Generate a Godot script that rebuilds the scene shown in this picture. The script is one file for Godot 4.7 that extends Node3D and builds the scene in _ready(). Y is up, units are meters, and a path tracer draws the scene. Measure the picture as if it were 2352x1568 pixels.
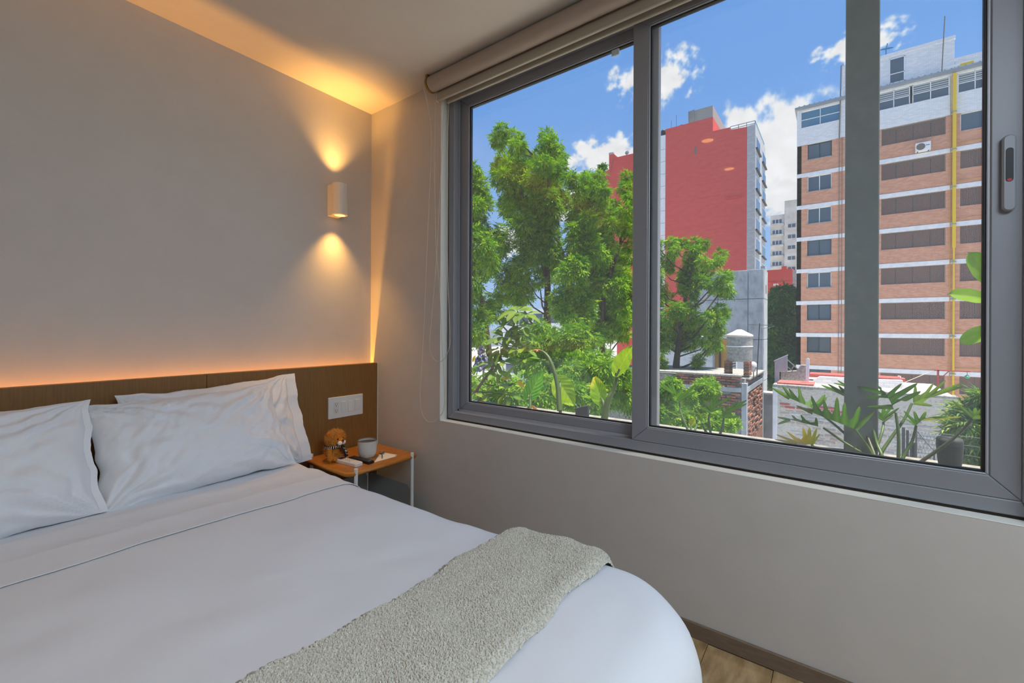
extends Node3D
# A bedroom corner with a wide sliding window over a planted ledge and a city block.
# World axes follow the room: headboard wall in the plane z = 0, window wall in the plane x = 0, the street side is +x.

const CEIL := 2.6
const TOP_BED := 0.535

var M := {}
var used := {}
var rng := RandomNumberGenerator.new()


func _ready() -> void:
	rng.seed = 20240611
	camera_and_light()
	make_materials()
	room_shell()
	window_unit()
	headboard_and_lamps()
	blinds()
	bed_things()
	nightstand_things()
	ledge_and_plants()
	neighbours()
	trees()


# ---------------------------------------------------------------- camera, sky, sun, exposure

func camera_and_light() -> void:
	var cam := Camera3D.new()
	cam.name = "camera"
	cam.position = Vector3(-1.7698, 1.1768, 2.4847)
	cam.rotation = Vector3(0.0, deg_to_rad(-53.4025), deg_to_rad(0.2627))
	cam.projection = Camera3D.PROJECTION_FRUSTUM
	cam.near = 0.05
	cam.far = 600.0
	cam.size = 0.05 * 1568.0 / 1003.01
	cam.frustum_offset = Vector2(0.0, -0.05 * (784.0 - 756.48) / 1003.01)
	add_child(cam)
	cam.current = true

	var sky_mat := PanoramaSkyMaterial.new()
	sky_mat.panorama = ImageTexture.create_from_image(sky_image())
	var sky := Sky.new()
	sky.sky_material = sky_mat
	var env := Environment.new()
	env.background_mode = Environment.BG_SKY
	env.sky = sky
	env.background_energy_multiplier = 1.05
	env.tonemap_mode = Environment.TONE_MAPPER_LINEAR
	env.tonemap_exposure = 1.0
	env.sdfgi_enabled = true
	env.ssao_enabled = true
	env.ssil_enabled = true
	var we := WorldEnvironment.new()
	we.name = "world"
	we.environment = env
	add_child(we)

	var sun := DirectionalLight3D.new()
	sun.name = "sun"
	sun.light_energy = 3.4
	sun.light_color = Color(1.0, 0.965, 0.9)
	sun.light_angular_distance = 4.0
	sun.shadow_enabled = true
	add_child(sun)
	sun.look_at_from_position(Vector3(0.06, 0.97, 0.2) * 50.0, Vector3.ZERO)


func sky_image() -> Image:
	var w := 4096
	var h := 2048
	var img := Image.create(w, h, false, Image.FORMAT_RGBA8)
	for y in h:
		var el := 90.0 - 180.0 * (y + 0.5) / h
		var c: Color
		if el > 0.0:
			var t := clampf(el / 75.0, 0.0, 1.0)
			var low := Color8(180, 211, 248)
			var mid := Color8(113, 167, 238)
			var high := Color8(98, 152, 236)
			c = low.lerp(mid, clampf(t / 0.36, 0, 1)) if t < 0.36 else mid.lerp(high, (t - 0.36) / 0.64)
		else:
			c = Color8(176, 190, 205)
		img.fill_rect(Rect2i(0, y, w, 1), c)
	var sprites := []
	for k in 4:
		sprites.append(cloud_sprite(400, 260, 11 + k * 7))
	# azimuth (degrees from -z towards +x), elevation, width in degrees, height factor, sprite
	var spots := [
		[66.6, 20.5, 15.0, 0.8, 0], [71.5, 28.5, 11.5, 1.1, 1], [83.5, 19.5, 17.0, 1.35, 2], [86.5, 13.5, 18.0, 0.75, 3],
		[92.0, 27.0, 8.5, 0.8, 1], [100.5, 33.5, 14.0, 0.85, 3], [104.5, 30.0, 12.0, 0.9, 0], [60.5, 15.5, 15.0, 0.6, 2],
		[69.5, 15.0, 14.0, 0.8, 3], [76.0, 12.0, 16.0, 0.6, 0], [45.0, 9.0, 18.0, 0.5, 1], [53.5, 11.5, 14.0, 0.6, 3]]
	var r := RandomNumberGenerator.new()
	r.seed = 5
	for k in 34:
		spots.append([120.0 + r.randf() * 270.0, 9.0 + r.randf() * 32.0, 10.0 + r.randf() * 12.0, 0.55 + r.randf() * 0.5, k % 4])
	for s in spots:
		var sw := int(s[2] / 360.0 * w / maxf(0.3, cos(deg_to_rad(s[1]))))
		var sh := int(s[2] * s[3] * 0.62 / 180.0 * h)
		var im: Image = sprites[s[4]].duplicate()
		im.resize(sw, sh, Image.INTERPOLATE_CUBIC)
		var cx := int(fposmod(s[0] / 360.0, 1.0) * w)
		var cy := int((90.0 - s[1]) / 180.0 * h)
		for wrap in [-w, 0, w]:
			img.blend_rect(im, Rect2i(0, 0, sw, sh), Vector2i(cx - sw / 2 + wrap, cy - sh / 2))
	return img


func cloud_sprite(w: int, h: int, sd: int) -> Image:
	var fn := FastNoiseLite.new()
	fn.seed = sd
	fn.frequency = 0.0095
	fn.fractal_octaves = 6
	fn.fractal_gain = 0.55
	var img := Image.create(w, h, false, Image.FORMAT_RGBA8)
	for y in h:
		for x in w:
			var u := (x + 0.5) / w * 2.0 - 1.0
			var v := (y + 0.5) / h * 2.0 - 1.0
			var puff := 1.0 - Vector2(u, v * (1.0 if v < 0.2 else 1.15)).length()
			var n := fn.get_noise_2d(x, y)
			var d := puff * 1.25 + n * 0.95 - 0.2
			var a := smoothstep(0.0, 0.42, d) * smoothstep(0.0, 0.12, puff)
			var s := fn.get_noise_2d(x + 900, y * 1.3 + 300)
			var g := clampf(0.97 + s * 0.06, 0.86, 1.0)
			img.set_pixel(x, y, Color(g * 0.985, g * 0.99, g, a))
	return img


# ---------------------------------------------------------------- nodes and labels

func numbered(called: String) -> String:
	var k: int = used.get(called, 0)
	used[called] = k + 1
	return called if k == 0 else "%s_%03d" % [called, k]


func tag(o: Node, label: String, category: String, group := "") -> void:
	o.set_meta("label", label)
	o.set_meta("category", category)
	if group:
		o.set_meta("group", group)


func thing(called: String, label: String, category: String, at := Vector3.ZERO, turn := 0.0, group := "") -> Node3D:
	var o := Node3D.new()
	o.name = numbered(called)
	add_child(o)
	o.position = at
	o.rotation.y = turn
	tag(o, label, category, group)
	return o


func structure(called: String) -> Node3D:
	var o := Node3D.new()
	o.name = called
	add_child(o)
	o.set_meta("kind", "structure")
	return o


func piece(called: String, g: Geo, m: Material, parent: Node) -> MeshInstance3D:
	var o := MeshInstance3D.new()
	o.name = called
	o.mesh = g.mesh()
	o.material_override = m
	parent.add_child(o, true)
	return o


func solo(called: String, label: String, category: String, g: Geo, m: Material, group := "") -> MeshInstance3D:
	var o := MeshInstance3D.new()
	o.name = numbered(called)
	o.mesh = g.mesh()
	o.material_override = m
	add_child(o)
	tag(o, label, category, group)
	return o


func copy_piece(called: String, me: Mesh, m: Material, parent: Node, x: Transform3D) -> MeshInstance3D:
	var o := MeshInstance3D.new()
	o.name = called
	o.mesh = me
	o.material_override = m
	o.transform = x
	parent.add_child(o, true)
	return o


func scatter(called: String, me: Mesh, m: Material, parent: Node, xs: Array, cols := []) -> MultiMeshInstance3D:
	var mm := MultiMesh.new()
	mm.transform_format = MultiMesh.TRANSFORM_3D
	mm.use_colors = cols.size() > 0
	mm.mesh = me
	mm.instance_count = xs.size()
	for i in xs.size():
		mm.set_instance_transform(i, xs[i])
		if cols:
			mm.set_instance_color(i, cols[i])
	var o := MultiMeshInstance3D.new()
	o.name = called
	o.multimesh = mm
	o.material_override = m
	o.set_meta("kind", "stuff")
	parent.add_child(o, true)
	return o


# ---------------------------------------------------------------- geometry

class Geo:
	var v := PackedVector3Array()
	var n := PackedVector3Array()
	var t := PackedVector2Array()
	var c := PackedColorArray()
	var ix := PackedInt32Array()
	var tint := Color.WHITE
	var tinted := false

	func vert(p: Vector3, nn: Vector3, uv := Vector2.ZERO) -> int:
		v.append(p)
		n.append(nn)
		t.append(uv)
		c.append(tint)
		return v.size() - 1

	func face(a: int, b: int, d: int) -> void:      # wound so that the side the normals point to is the front
		var nn := n[a] + n[b] + n[d]
		if (v[b] - v[a]).cross(v[d] - v[a]).dot(nn) > 0.0:
			ix.append_array([a, d, b])
		else:
			ix.append_array([a, b, d])

	func tri(a: Vector3, b: Vector3, d: Vector3, out: Vector3) -> void:
		var nn := (b - a).cross(d - a).normalized()
		if nn.dot(out) < 0.0:
			nn = -nn
		face(vert(a, nn), vert(b, nn), vert(d, nn))

	func quad(a: Vector3, b: Vector3, d: Vector3, e: Vector3, out: Vector3, uvs := []) -> void:
		var nn := (b - a).cross(d - a).normalized()
		if nn.length_squared() < 0.5:
			nn = (d - a).cross(e - a).normalized()
		if nn.dot(out) < 0.0:
			nn = -nn
		var has := uvs.size() == 4
		var i := vert(a, nn, uvs[0] if has else Vector2(0, 0))
		var j := vert(b, nn, uvs[1] if has else Vector2(1, 0))
		var k := vert(d, nn, uvs[2] if has else Vector2(1, 1))
		var l := vert(e, nn, uvs[3] if has else Vector2(0, 1))
		face(i, j, k)
		face(i, k, l)

	func box(at: Vector3, s: Vector3, b := Basis.IDENTITY, r := 0.0) -> void:
		# r > 0 chamfers all edges
		var hx := s * 0.5
		r = minf(r, minf(hx.x, minf(hx.y, hx.z)) * 0.98)
		var ax := [Vector3.RIGHT, Vector3.UP, Vector3.BACK]
		for i in 3:
			var j := (i + 1) % 3
			var k := (i + 2) % 3
			for sg in [-1.0, 1.0]:
				var o: Vector3 = ax[i] * hx[i] * sg
				var p: Vector3 = ax[j] * (hx[j] - r)
				var q: Vector3 = ax[k] * (hx[k] - r)
				var w := [Vector2(-1, -1), Vector2(1, -1), Vector2(1, 1), Vector2(-1, 1)]
				var cs := []
				for e in w:
					cs.append(at + b * (o + p * e.x + q * e.y))
				quad(cs[0], cs[1], cs[2], cs[3], b * (ax[i] * sg))
		if r <= 0.0:
			return
		for i in 3:
			var j := (i + 1) % 3
			var k := (i + 2) % 3
			for sj in [-1.0, 1.0]:
				for sk in [-1.0, 1.0]:
					var e: Vector3 = ax[i] * (hx[i] - r)
					var a1: Vector3 = ax[j] * hx[j] * sj + ax[k] * (hx[k] - r) * sk
					var a2: Vector3 = ax[j] * (hx[j] - r) * sj + ax[k] * hx[k] * sk
					quad(at + b * (a1 - e), at + b * (a1 + e), at + b * (a2 + e), at + b * (a2 - e), b * (ax[j] * sj + ax[k] * sk))
		for sx in [-1.0, 1.0]:
			for sy in [-1.0, 1.0]:
				for sz in [-1.0, 1.0]:
					var sg := Vector3(sx, sy, sz)
					var base := (hx - Vector3(r, r, r)) * sg
					tri(at + b * (base + Vector3(r * sx, 0, 0)), at + b * (base + Vector3(0, r * sy, 0)), at + b * (base + Vector3(0, 0, r * sz)), b * sg)

	func span(lo: Vector3, hi: Vector3, r := 0.0) -> void:
		box((lo + hi) * 0.5, (hi - lo).abs(), Basis.IDENTITY, r)

	func bar(a: Vector3, b: Vector3, w: float, d: float, up := Vector3.UP) -> void:
		var y := (b - a).normalized()
		var x := up.cross(y)
		if x.length() < 0.01:
			x = Vector3.RIGHT.cross(y)
		x = x.normalized()
		box((a + b) * 0.5, Vector3(w, (b - a).length(), d), Basis(x, y, x.cross(y)))

	func ring(at: Vector3, x: Vector3, y: Vector3, sides: int, nrm_tilt := Vector3.ZERO) -> int:
		var first := v.size()
		for i in sides + 1:
			var a := TAU * i / sides
			var d := x * cos(a) + y * sin(a)
			vert(at + d, (d.normalized() + nrm_tilt).normalized(), Vector2(float(i) / sides, 0))
		return first

	func tube(pts: Array, rad, sides := 8, caps := true) -> void:
		var up := Vector3.UP
		var x := Vector3.ZERO
		var rows := []
		for i in pts.size():
			var d: Vector3
			if i == 0:
				d = pts[1] - pts[0]
			elif i == pts.size() - 1:
				d = pts[i] - pts[i - 1]
			else:
				d = pts[i + 1] - pts[i - 1]
			d = d.normalized()
			if x == Vector3.ZERO:
				x = up.cross(d)
				if x.length() < 0.05:
					x = Vector3.RIGHT.cross(d)
			x = (x - d * x.dot(d)).normalized()
			var y := d.cross(x)
			var r: float = rad[i] if rad is Array or rad is PackedFloat32Array else rad
			rows.append(ring(pts[i], x * r, y * r, sides))
		for i in rows.size() - 1:
			for j in sides:
				face(rows[i] + j, rows[i] + j + 1, rows[i + 1] + j + 1)
				face(rows[i] + j, rows[i + 1] + j + 1, rows[i + 1] + j)
		if caps:
			for e in [0, rows.size() - 1]:
				var d: Vector3 = (pts[0] - pts[1]) if e == 0 else (pts[e] - pts[e - 1])
				d = d.normalized()
				var m := vert(pts[e], d)
				var f := v.size()
				for j in sides + 1:
					vert(v[rows[e] + j], d)
				for j in sides:
					face(m, f + j, f + j + 1)

	func lathe(prof: Array, sides := 24, x := Transform3D.IDENTITY) -> void:
		# prof: Vector2(radius, height) from one end to the other
		var rows := []
		for i in prof.size():
			var a: Vector2 = prof[maxi(i - 1, 0)]
			var b: Vector2 = prof[mini(i + 1, prof.size() - 1)]
			var d := (b - a).normalized()
			var nn := Vector2(d.y, -d.x)
			var first := v.size()
			for j in sides + 1:
				var an := TAU * j / sides
				var dir := Vector3(cos(an), 0, sin(an))
				vert(x * (dir * prof[i].x + Vector3.UP * prof[i].y), (x.basis * (dir * nn.x + Vector3.UP * nn.y)).normalized(), Vector2(float(j) / sides, float(i) / prof.size()))
			rows.append(first)
		for i in rows.size() - 1:
			for j in sides:
				face(rows[i] + j, rows[i] + j + 1, rows[i + 1] + j + 1)
				face(rows[i] + j, rows[i + 1] + j + 1, rows[i + 1] + j)

	func ball(at: Vector3, r, sides := 12, b := Basis.IDENTITY) -> void:
		var s: Vector3 = r if r is Vector3 else Vector3(r, r, r)
		var rows := sides / 2
		var first := v.size()
		for i in rows + 1:
			var p := PI * i / rows
			for j in sides + 1:
				var a := TAU * j / sides
				var d := Vector3(sin(p) * cos(a), cos(p), sin(p) * sin(a))
				vert(at + b * (d * s), (b * (d / s)).normalized(), Vector2(float(j) / sides, float(i) / rows))
		for i in rows:
			for j in sides:
				var k := first + i * (sides + 1) + j
				face(k, k + 1, k + sides + 2)
				face(k, k + sides + 2, k + sides + 1)

	func sheet(nu: int, nv: int, f: Callable, out := Vector3.UP, flip := false) -> void:
		# a smooth surface: f(u, v) in 0..1 gives the point
		var pts := PackedVector3Array()
		pts.resize((nu + 1) * (nv + 1))
		for j in nv + 1:
			for i in nu + 1:
				pts[j * (nu + 1) + i] = f.call(float(i) / nu, float(j) / nv)
		var first := v.size()
		for j in nv + 1:
			for i in nu + 1:
				var du := pts[j * (nu + 1) + mini(i + 1, nu)] - pts[j * (nu + 1) + maxi(i - 1, 0)]
				var dv := pts[mini(j + 1, nv) * (nu + 1) + i] - pts[maxi(j - 1, 0) * (nu + 1) + i]
				var nn := du.cross(dv)
				nn = nn.normalized() if nn.length_squared() > 1e-20 else out
				if flip:
					nn = -nn
				vert(pts[j * (nu + 1) + i], nn, Vector2(float(i) / nu, float(j) / nv))
		for j in nv:
			for i in nu:
				var k := first + j * (nu + 1) + i
				face(k, k + 1, k + nu + 2)
				face(k, k + nu + 2, k + nu + 1)

	func prism(poly: PackedVector2Array, depth: float, x: Transform3D, r := 0.0) -> void:
		# an outline in x and y, from z = 0 to z = depth, its front edge rounded by r
		var tris := Geometry2D.triangulate_polygon(poly)
		var cen := Vector2.ZERO
		for p in poly:
			cen += p / poly.size()
		var front := PackedVector2Array(poly)
		if r > 0.0:
			var ins := Geometry2D.offset_polygon(poly, -r)
			if ins.size() == 1 and ins[0].size() == poly.size():
				# keep the order of the outline
				var best := 0
				for i in ins[0].size():
					if ins[0][i].distance_to(poly[0]) < ins[0][best].distance_to(poly[0]):
						best = i
				for i in poly.size():
					front[i] = ins[0][(best + i) % poly.size()]
			else:
				r = 0.0
		for s in [0, 1]:
			var pp := front if s == 1 else poly
			var zz := depth if s == 1 else 0.0
			var nn := (x.basis * Vector3(0, 0, 1 if s == 1 else -1) * (1.0 if depth > 0 else -1.0)).normalized()
			var first := v.size()
			for p in pp:
				vert(x * Vector3(p.x, p.y, zz), nn, p)
			for i in tris.size() / 3:
				face(first + tris[i * 3], first + tris[i * 3 + 1], first + tris[i * 3 + 2])
		for i in poly.size():
			var j := (i + 1) % poly.size()
			var e := poly[j] - poly[i]
			var o := Vector2(e.y, -e.x)
			if Geometry2D.is_polygon_clockwise(poly):
				o = -o
			var o3 := x.basis * Vector3(o.x, o.y, 0)
			var zr := depth - (r if depth > 0 else -r)
			quad(x * Vector3(poly[i].x, poly[i].y, 0), x * Vector3(poly[j].x, poly[j].y, 0), x * Vector3(poly[j].x, poly[j].y, zr), x * Vector3(poly[i].x, poly[i].y, zr), o3)
			if r > 0.0:
				quad(x * Vector3(poly[i].x, poly[i].y, zr), x * Vector3(poly[j].x, poly[j].y, zr), x * Vector3(front[j].x, front[j].y, depth), x * Vector3(front[i].x, front[i].y, depth), o3)

	func mesh() -> ArrayMesh:
		var a := []
		a.resize(Mesh.ARRAY_MAX)
		a[Mesh.ARRAY_VERTEX] = v
		a[Mesh.ARRAY_NORMAL] = n
		a[Mesh.ARRAY_TEX_UV] = t
		if tinted:
			a[Mesh.ARRAY_COLOR] = c
		a[Mesh.ARRAY_INDEX] = ix
		var m := ArrayMesh.new()
		m.add_surface_from_arrays(Mesh.PRIMITIVE_TRIANGLES, a)
		return m


func boxes(list: Array) -> Geo:      # [[lo, hi], ...] in one mesh
	var g := Geo.new()
	for b in list:
		g.span(b[0], b[1], b[2] if b.size() > 2 else 0.0)
	return g


func rounded(w: float, h: float, r: float, steps := 5) -> PackedVector2Array:
	var p := PackedVector2Array()
	for q in 4:
		var cx := (w / 2 - r) * (1 if q == 0 or q == 3 else -1)
		var cy := (h / 2 - r) * (1 if q < 2 else -1)
		for i in steps + 1:
			var a := PI / 2 * (q + float(i) / steps)
			p.append(Vector2(cx + cos(a) * r, cy + sin(a) * r))
	return p


# ---------------------------------------------------------------- materials

func tex(img: Image) -> ImageTexture:
	img.generate_mipmaps()
	return ImageTexture.create_from_image(img)


func noise_image(w: int, h: int, freq: float, oct: int, sd: int, gain := 0.5) -> Image:
	var fn := FastNoiseLite.new()
	fn.seed = sd
	fn.frequency = freq
	fn.fractal_octaves = oct
	fn.fractal_gain = gain
	return fn.get_seamless_image(w, h)


func ramp_image(src: Image, stops: Array) -> Image:   # stops: [[value, Color], ...]
	var lut := []
	for i in 256:
		var x := i / 255.0
		var c: Color = stops[0][1]
		for k in stops.size() - 1:
			if x >= stops[k][0]:
				c = stops[k][1].lerp(stops[k + 1][1], clampf((x - stops[k][0]) / (stops[k + 1][0] - stops[k][0]), 0, 1))
		lut.append(c)
	var w := src.get_width()
	var h := src.get_height()
	var out := Image.create(w, h, false, Image.FORMAT_RGB8)
	for y in h:
		for x in w:
			out.set_pixel(x, y, lut[int(src.get_pixel(x, y).r * 255.0)])
	return out


func flat(c: Color, rough := 0.7, metal := 0.0) -> StandardMaterial3D:
	var m := StandardMaterial3D.new()
	m.albedo_color = c
	m.roughness = rough
	m.metallic = metal
	return m


func grained(img: Image, scale: Vector3, rough := 0.7, world := true) -> StandardMaterial3D:
	var m := flat(Color.WHITE, rough)
	m.albedo_texture = tex(img)
	m.uv1_triplanar = true
	m.uv1_world_triplanar = world
	m.uv1_scale = scale
	return m


func bumped(m: StandardMaterial3D, img: Image, cm: float) -> StandardMaterial3D:
	m.heightmap_enabled = true
	m.heightmap_texture = tex(img)
	m.heightmap_scale = cm
	return m


func make_materials() -> void:
	var plaster := noise_image(512, 512, 0.012, 5, 3)
	M.wall = grained(ramp_image(plaster, [[0.0, Color8(196, 190, 184)], [1.0, Color8(200, 194, 188)]]), Vector3(0.8, 0.8, 0.8), 0.85)
	M.ceiling = grained(ramp_image(plaster, [[0.0, Color8(208, 199, 189)], [1.0, Color8(211, 203, 193)]]), Vector3(0.7, 0.7, 0.7), 0.9)
	M.reveal = flat(Color8(222, 220, 212), 0.55)
	M.alu = flat(Color8(140, 141, 147), 0.42, 0.12)
	M.alu_light = flat(Color8(170, 172, 179), 0.34, 0.2)
	M.gasket = flat(Color8(14, 14, 15), 0.6)
	M.sealant = flat(Color8(58, 50, 42), 0.9)
	var glass := flat(Color(0.92, 0.97, 0.98, 0.05), 0.02)
	glass.transparency = BaseMaterial3D.TRANSPARENCY_ALPHA
	glass.metallic_specular = 0.5
	M.glass = glass
	var grain := noise_image(512, 512, 0.02, 5, 21, 0.6)
	M.veneer = grained(ramp_image(grain, [[0.0, Color8(126, 87, 40)], [0.5, Color8(136, 95, 45)], [1.0, Color8(146, 104, 52)]]), Vector3(9.0, 0.55, 9.0), 0.5)
	M.table_wood = grained(ramp_image(noise_image(512, 512, 0.016, 5, 33, 0.55), [[0.0, Color8(166, 102, 36)], [0.5, Color8(181, 117, 44)], [1.0, Color8(194, 132, 56)]]), Vector3(1.0, 6.0, 5.0), 0.38, false)
	M.white_paint = flat(Color8(222, 222, 218), 0.42)
	M.grey_metal = flat(Color8(150, 150, 145), 0.5)
	var weave := noise_image(256, 256, 0.35, 2, 5)
	M.linen = flat(Color8(232, 232, 234), 0.82)
	M.linen.rim_enabled = true
	M.linen.rim = 0.25
	M.linen.uv1_triplanar = true
	M.linen.uv1_world_triplanar = true
	M.linen.uv1_scale = Vector3(5, 5, 5)
	bumped(M.linen, weave, 0.02)
	M.throw = grained(ramp_image(noise_image(512, 512, 0.11, 3, 14), [[0.0, Color8(192, 182, 168)], [0.5, Color8(210, 202, 190)], [1.0, Color8(224, 218, 208)]]), Vector3(4, 4, 4), 0.95)
	M.tuft = flat(Color8(255, 255, 255), 0.95)
	M.tuft.vertex_color_use_as_albedo = true
	M.blind = grained(ramp_image(weave, [[0.0, Color8(164, 148, 136)], [1.0, Color8(174, 158, 146)]]), Vector3(6, 6, 6), 0.85)
	M.blind_bar = flat(Color8(172, 163, 147), 0.5)
	M.brass = flat(Color8(150, 118, 52), 0.4, 0.6)
	M.bead = flat(Color8(208, 198, 182), 0.45)
	M.plastic = flat(Color8(226, 226, 224), 0.4)
	M.plastic_warm = flat(Color8(218, 216, 212), 0.35)
	M.slot = flat(Color8(22, 22, 22), 0.5)
	M.black = flat(Color8(20, 20, 23), 0.45)
	M.black_key = flat(Color8(52, 52, 58), 0.5)
	M.skirting = grained(ramp_image(grain, [[0.0, Color8(110, 92, 76)], [1.0, Color8(128, 109, 91)]]), Vector3(1.2, 7, 1.2), 0.6)
	var stone := noise_image(512, 512, 0.01, 5, 55, 0.62)
	M.tile = []
	for k in 3:
		var d: int = [0, 7, -6][k]
		var m := grained(ramp_image(stone, [[0.0, Color8(118 + d, 92 + d, 62 + d)], [0.3, Color8(150 + d, 122 + d, 86 + d)], [0.6, Color8(172 + d, 144 + d, 106 + d)], [0.82, Color8(186 + d, 160 + d, 122 + d)], [1.0, Color8(160 + d, 132 + d, 96 + d)]]), Vector3(0.7, 1.0, 2.6), 0.45)
		m.uv1_offset = Vector3(0.3 * k, 0.1 * k, 0.7 * k)
		M.tile.append(m)
	M.grout = flat(Color8(112, 92, 66), 0.9)
	M.fur = grained(ramp_image(noise_image(256, 256, 0.06, 4, 61), [[0.0, Color8(178, 96, 22)], [0.6, Color8(205, 122, 34)], [1.0, Color8(222, 146, 52)]]), Vector3(14, 14, 14), 0.95)
	M.mane = flat(Color.WHITE, 0.9)
	M.mane.vertex_color_use_as_albedo = true
	M.cup = grained(ramp_image(noise_image(256, 256, 0.05, 4, 71), [[0.0, Color8(196, 197, 191)], [1.0, Color8(214, 214, 208)]]), Vector3(5, 5, 5), 0.3)
	M.cup_rim = flat(Color8(120, 96, 72), 0.45)
	M.coffee = flat(Color8(52, 26, 12), 0.12)
	M.paper = flat(Color8(240, 238, 232), 0.8)
	M.steel = flat(Color8(190, 178, 166), 0.22, 0.9)
	M.lamp_body = flat(Color8(214, 206, 196), 0.6)
	M.red_dot = flat(Color8(190, 20, 34), 0.5)
	M.display = flat(Color8(52, 60, 58), 0.25)
	M.key_orange = flat(Color8(236, 122, 52), 0.5)
	M.key_grey = flat(Color8(176, 180, 188), 0.5)
	M.clear_clip = flat(Color8(196, 206, 214), 0.3)


func glow(c: Color, e: float) -> StandardMaterial3D:
	var m := flat(c, 0.5)
	m.emission_enabled = true
	m.emission = c
	m.emission_energy_multiplier = e
	return m


# ---------------------------------------------------------------- room

func room_shell() -> void:
	var x0 := -4.3
	var z1 := 4.6
	var f := structure("floor")
	piece("screed", boxes([[Vector3(x0 - 0.2, -0.25, -0.2), Vector3(0.14, -0.012, z1 + 0.2)]]), M.grout, f)
	# travertine planks 0.21 m wide laid across the room
	var g := Geo.new()
	g.box(Vector3(0, -0.006, 0), Vector3(0.899, 0.012, 0.2095), Basis.IDENTITY, 0.0012)
	var pm := g.mesh()
	var row := 0
	var z := 2.1025 - 0.2112 * 10.0
	while z < z1:
		var zz := z + 0.1056
		var x := -0.012 - 0.45 + (0.3 if row % 2 else 0.0)
		while x > x0 - 0.4:
			if zz > 0.1 and zz < z1 and x + 0.45 > x0 and x - 0.45 < 0.0 and (zz > 1.3 or x < -2.0):
				copy_piece("tile", pm, M.tile[(row + int(-x * 3.0)) % 3], f, Transform3D(Basis.IDENTITY, Vector3(x, 0, zz)))
			x -= 0.9012
		row += 1
		z += 0.2112
	var c := structure("ceiling")
	piece("slab", boxes([[Vector3(x0 - 0.2, CEIL, -0.2), Vector3(0.14, CEIL + 0.22, z1 + 0.2)]]), M.ceiling, c)
	var wb := structure("wall_headboard")
	piece("wall_face", boxes([[Vector3(x0 - 0.2, 0, -0.2), Vector3(0.14, CEIL, 0)]]), M.wall, wb)
	var wl := structure("wall_left")
	piece("wall_face", boxes([[Vector3(x0 - 0.2, 0, 0), Vector3(x0, CEIL, z1)]]), M.wall, wl)
	var wf := structure("wall_rear")
	piece("wall_face", boxes([[Vector3(x0 - 0.2, 0, z1), Vector3(0.14, CEIL, z1 + 0.2)]]), M.wall, wf)
	# window wall with its opening
	var oz0 := 0.6557
	var oz1 := 2.932
	var oy0 := 0.651
	var oy1 := 2.54
	var ww := structure("wall_window")
	piece("wall_face", boxes([
		[Vector3(0, 0, 0), Vector3(0.14, oy0, z1)],
		[Vector3(0, oy1, 0), Vector3(0.14, CEIL, z1)],
		[Vector3(0, oy0, 0), Vector3(0.14, oy1, oz0)],
		[Vector3(0, oy0, oz1), Vector3(0.14, oy1, z1)]]), M.wall, ww)
	var tr := structure("trim_1")
	piece("reveal", boxes([
		[Vector3(-0.0008, oy0 - 0.001, oz0), Vector3(0.052, oy0 + 0.002, oz1), 0.0008],
		[Vector3(-0.0008, oy0, oz0 - 0.001), Vector3(0.052, oy1, oz0 + 0.002), 0.0008],
		[Vector3(-0.0008, oy0, oz1 - 0.002), Vector3(0.052, oy1, oz1 + 0.001), 0.0008],
		[Vector3(-0.0008, oy1 - 0.002, oz0), Vector3(0.052, oy1 + 0.001, oz1), 0.0008]]), M.reveal, tr)
	var bb := structure("baseboard_window")
	piece("board", boxes([[Vector3(-0.012, 0, 0.082), Vector3(0, 0.057, z1), 0.0015]]), M.skirting, bb)
	var bl := structure("baseboard_rear")
	piece("board", boxes([[Vector3(x0, 0, z1 - 0.012), Vector3(-0.012, 0.057, z1), 0.0015]]), M.skirting, bl)


func mitred(parent: Node, called: String, z0: float, z1: float, y0: float, y1: float, wl: float, wr: float, wb: float, wt: float, xf: float, xb: float, m: Material, r := 0.0015) -> void:
	# four members of a frame in the plane of the window wall, cut at 45 degrees
	var e := 0.0003
	var x := Transform3D(Basis(Vector3(0, 0, 1), Vector3(0, 1, 0), Vector3(-1, 0, 0)), Vector3(xb, 0, 0))
	var o := [Vector2(z0, y0), Vector2(z1, y0), Vector2(z1, y1), Vector2(z0, y1)]
	var i := [Vector2(z0 + wl, y0 + wb), Vector2(z1 - wr, y0 + wb), Vector2(z1 - wr, y1 - wt), Vector2(z0 + wl, y1 - wt)]
	var nudge := [Vector2(1, 0), Vector2(0, 1), Vector2(-1, 0), Vector2(0, -1)]
	var nm := ["bottom_rail", "right_stile", "top_rail", "left_stile"]
	for k in 4:
		var l := (k + 1) % 4
		var g := Geo.new()
		g.prism(PackedVector2Array([o[k] + nudge[k] * e, o[l] - nudge[k] * e, i[l] - nudge[k] * e, i[k] + nudge[k] * e]), xb - xf, x, r)
		piece(called if called != "" else nm[k], g, m, parent)


func pane(parent: Node, z0: float, z1: float, y0: float, y1: float, xg: float) -> void:
	piece("pane", boxes([[Vector3(xg - 0.002, y0, z0), Vector3(xg + 0.002, y1, z1)]]), M.glass, parent)


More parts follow.
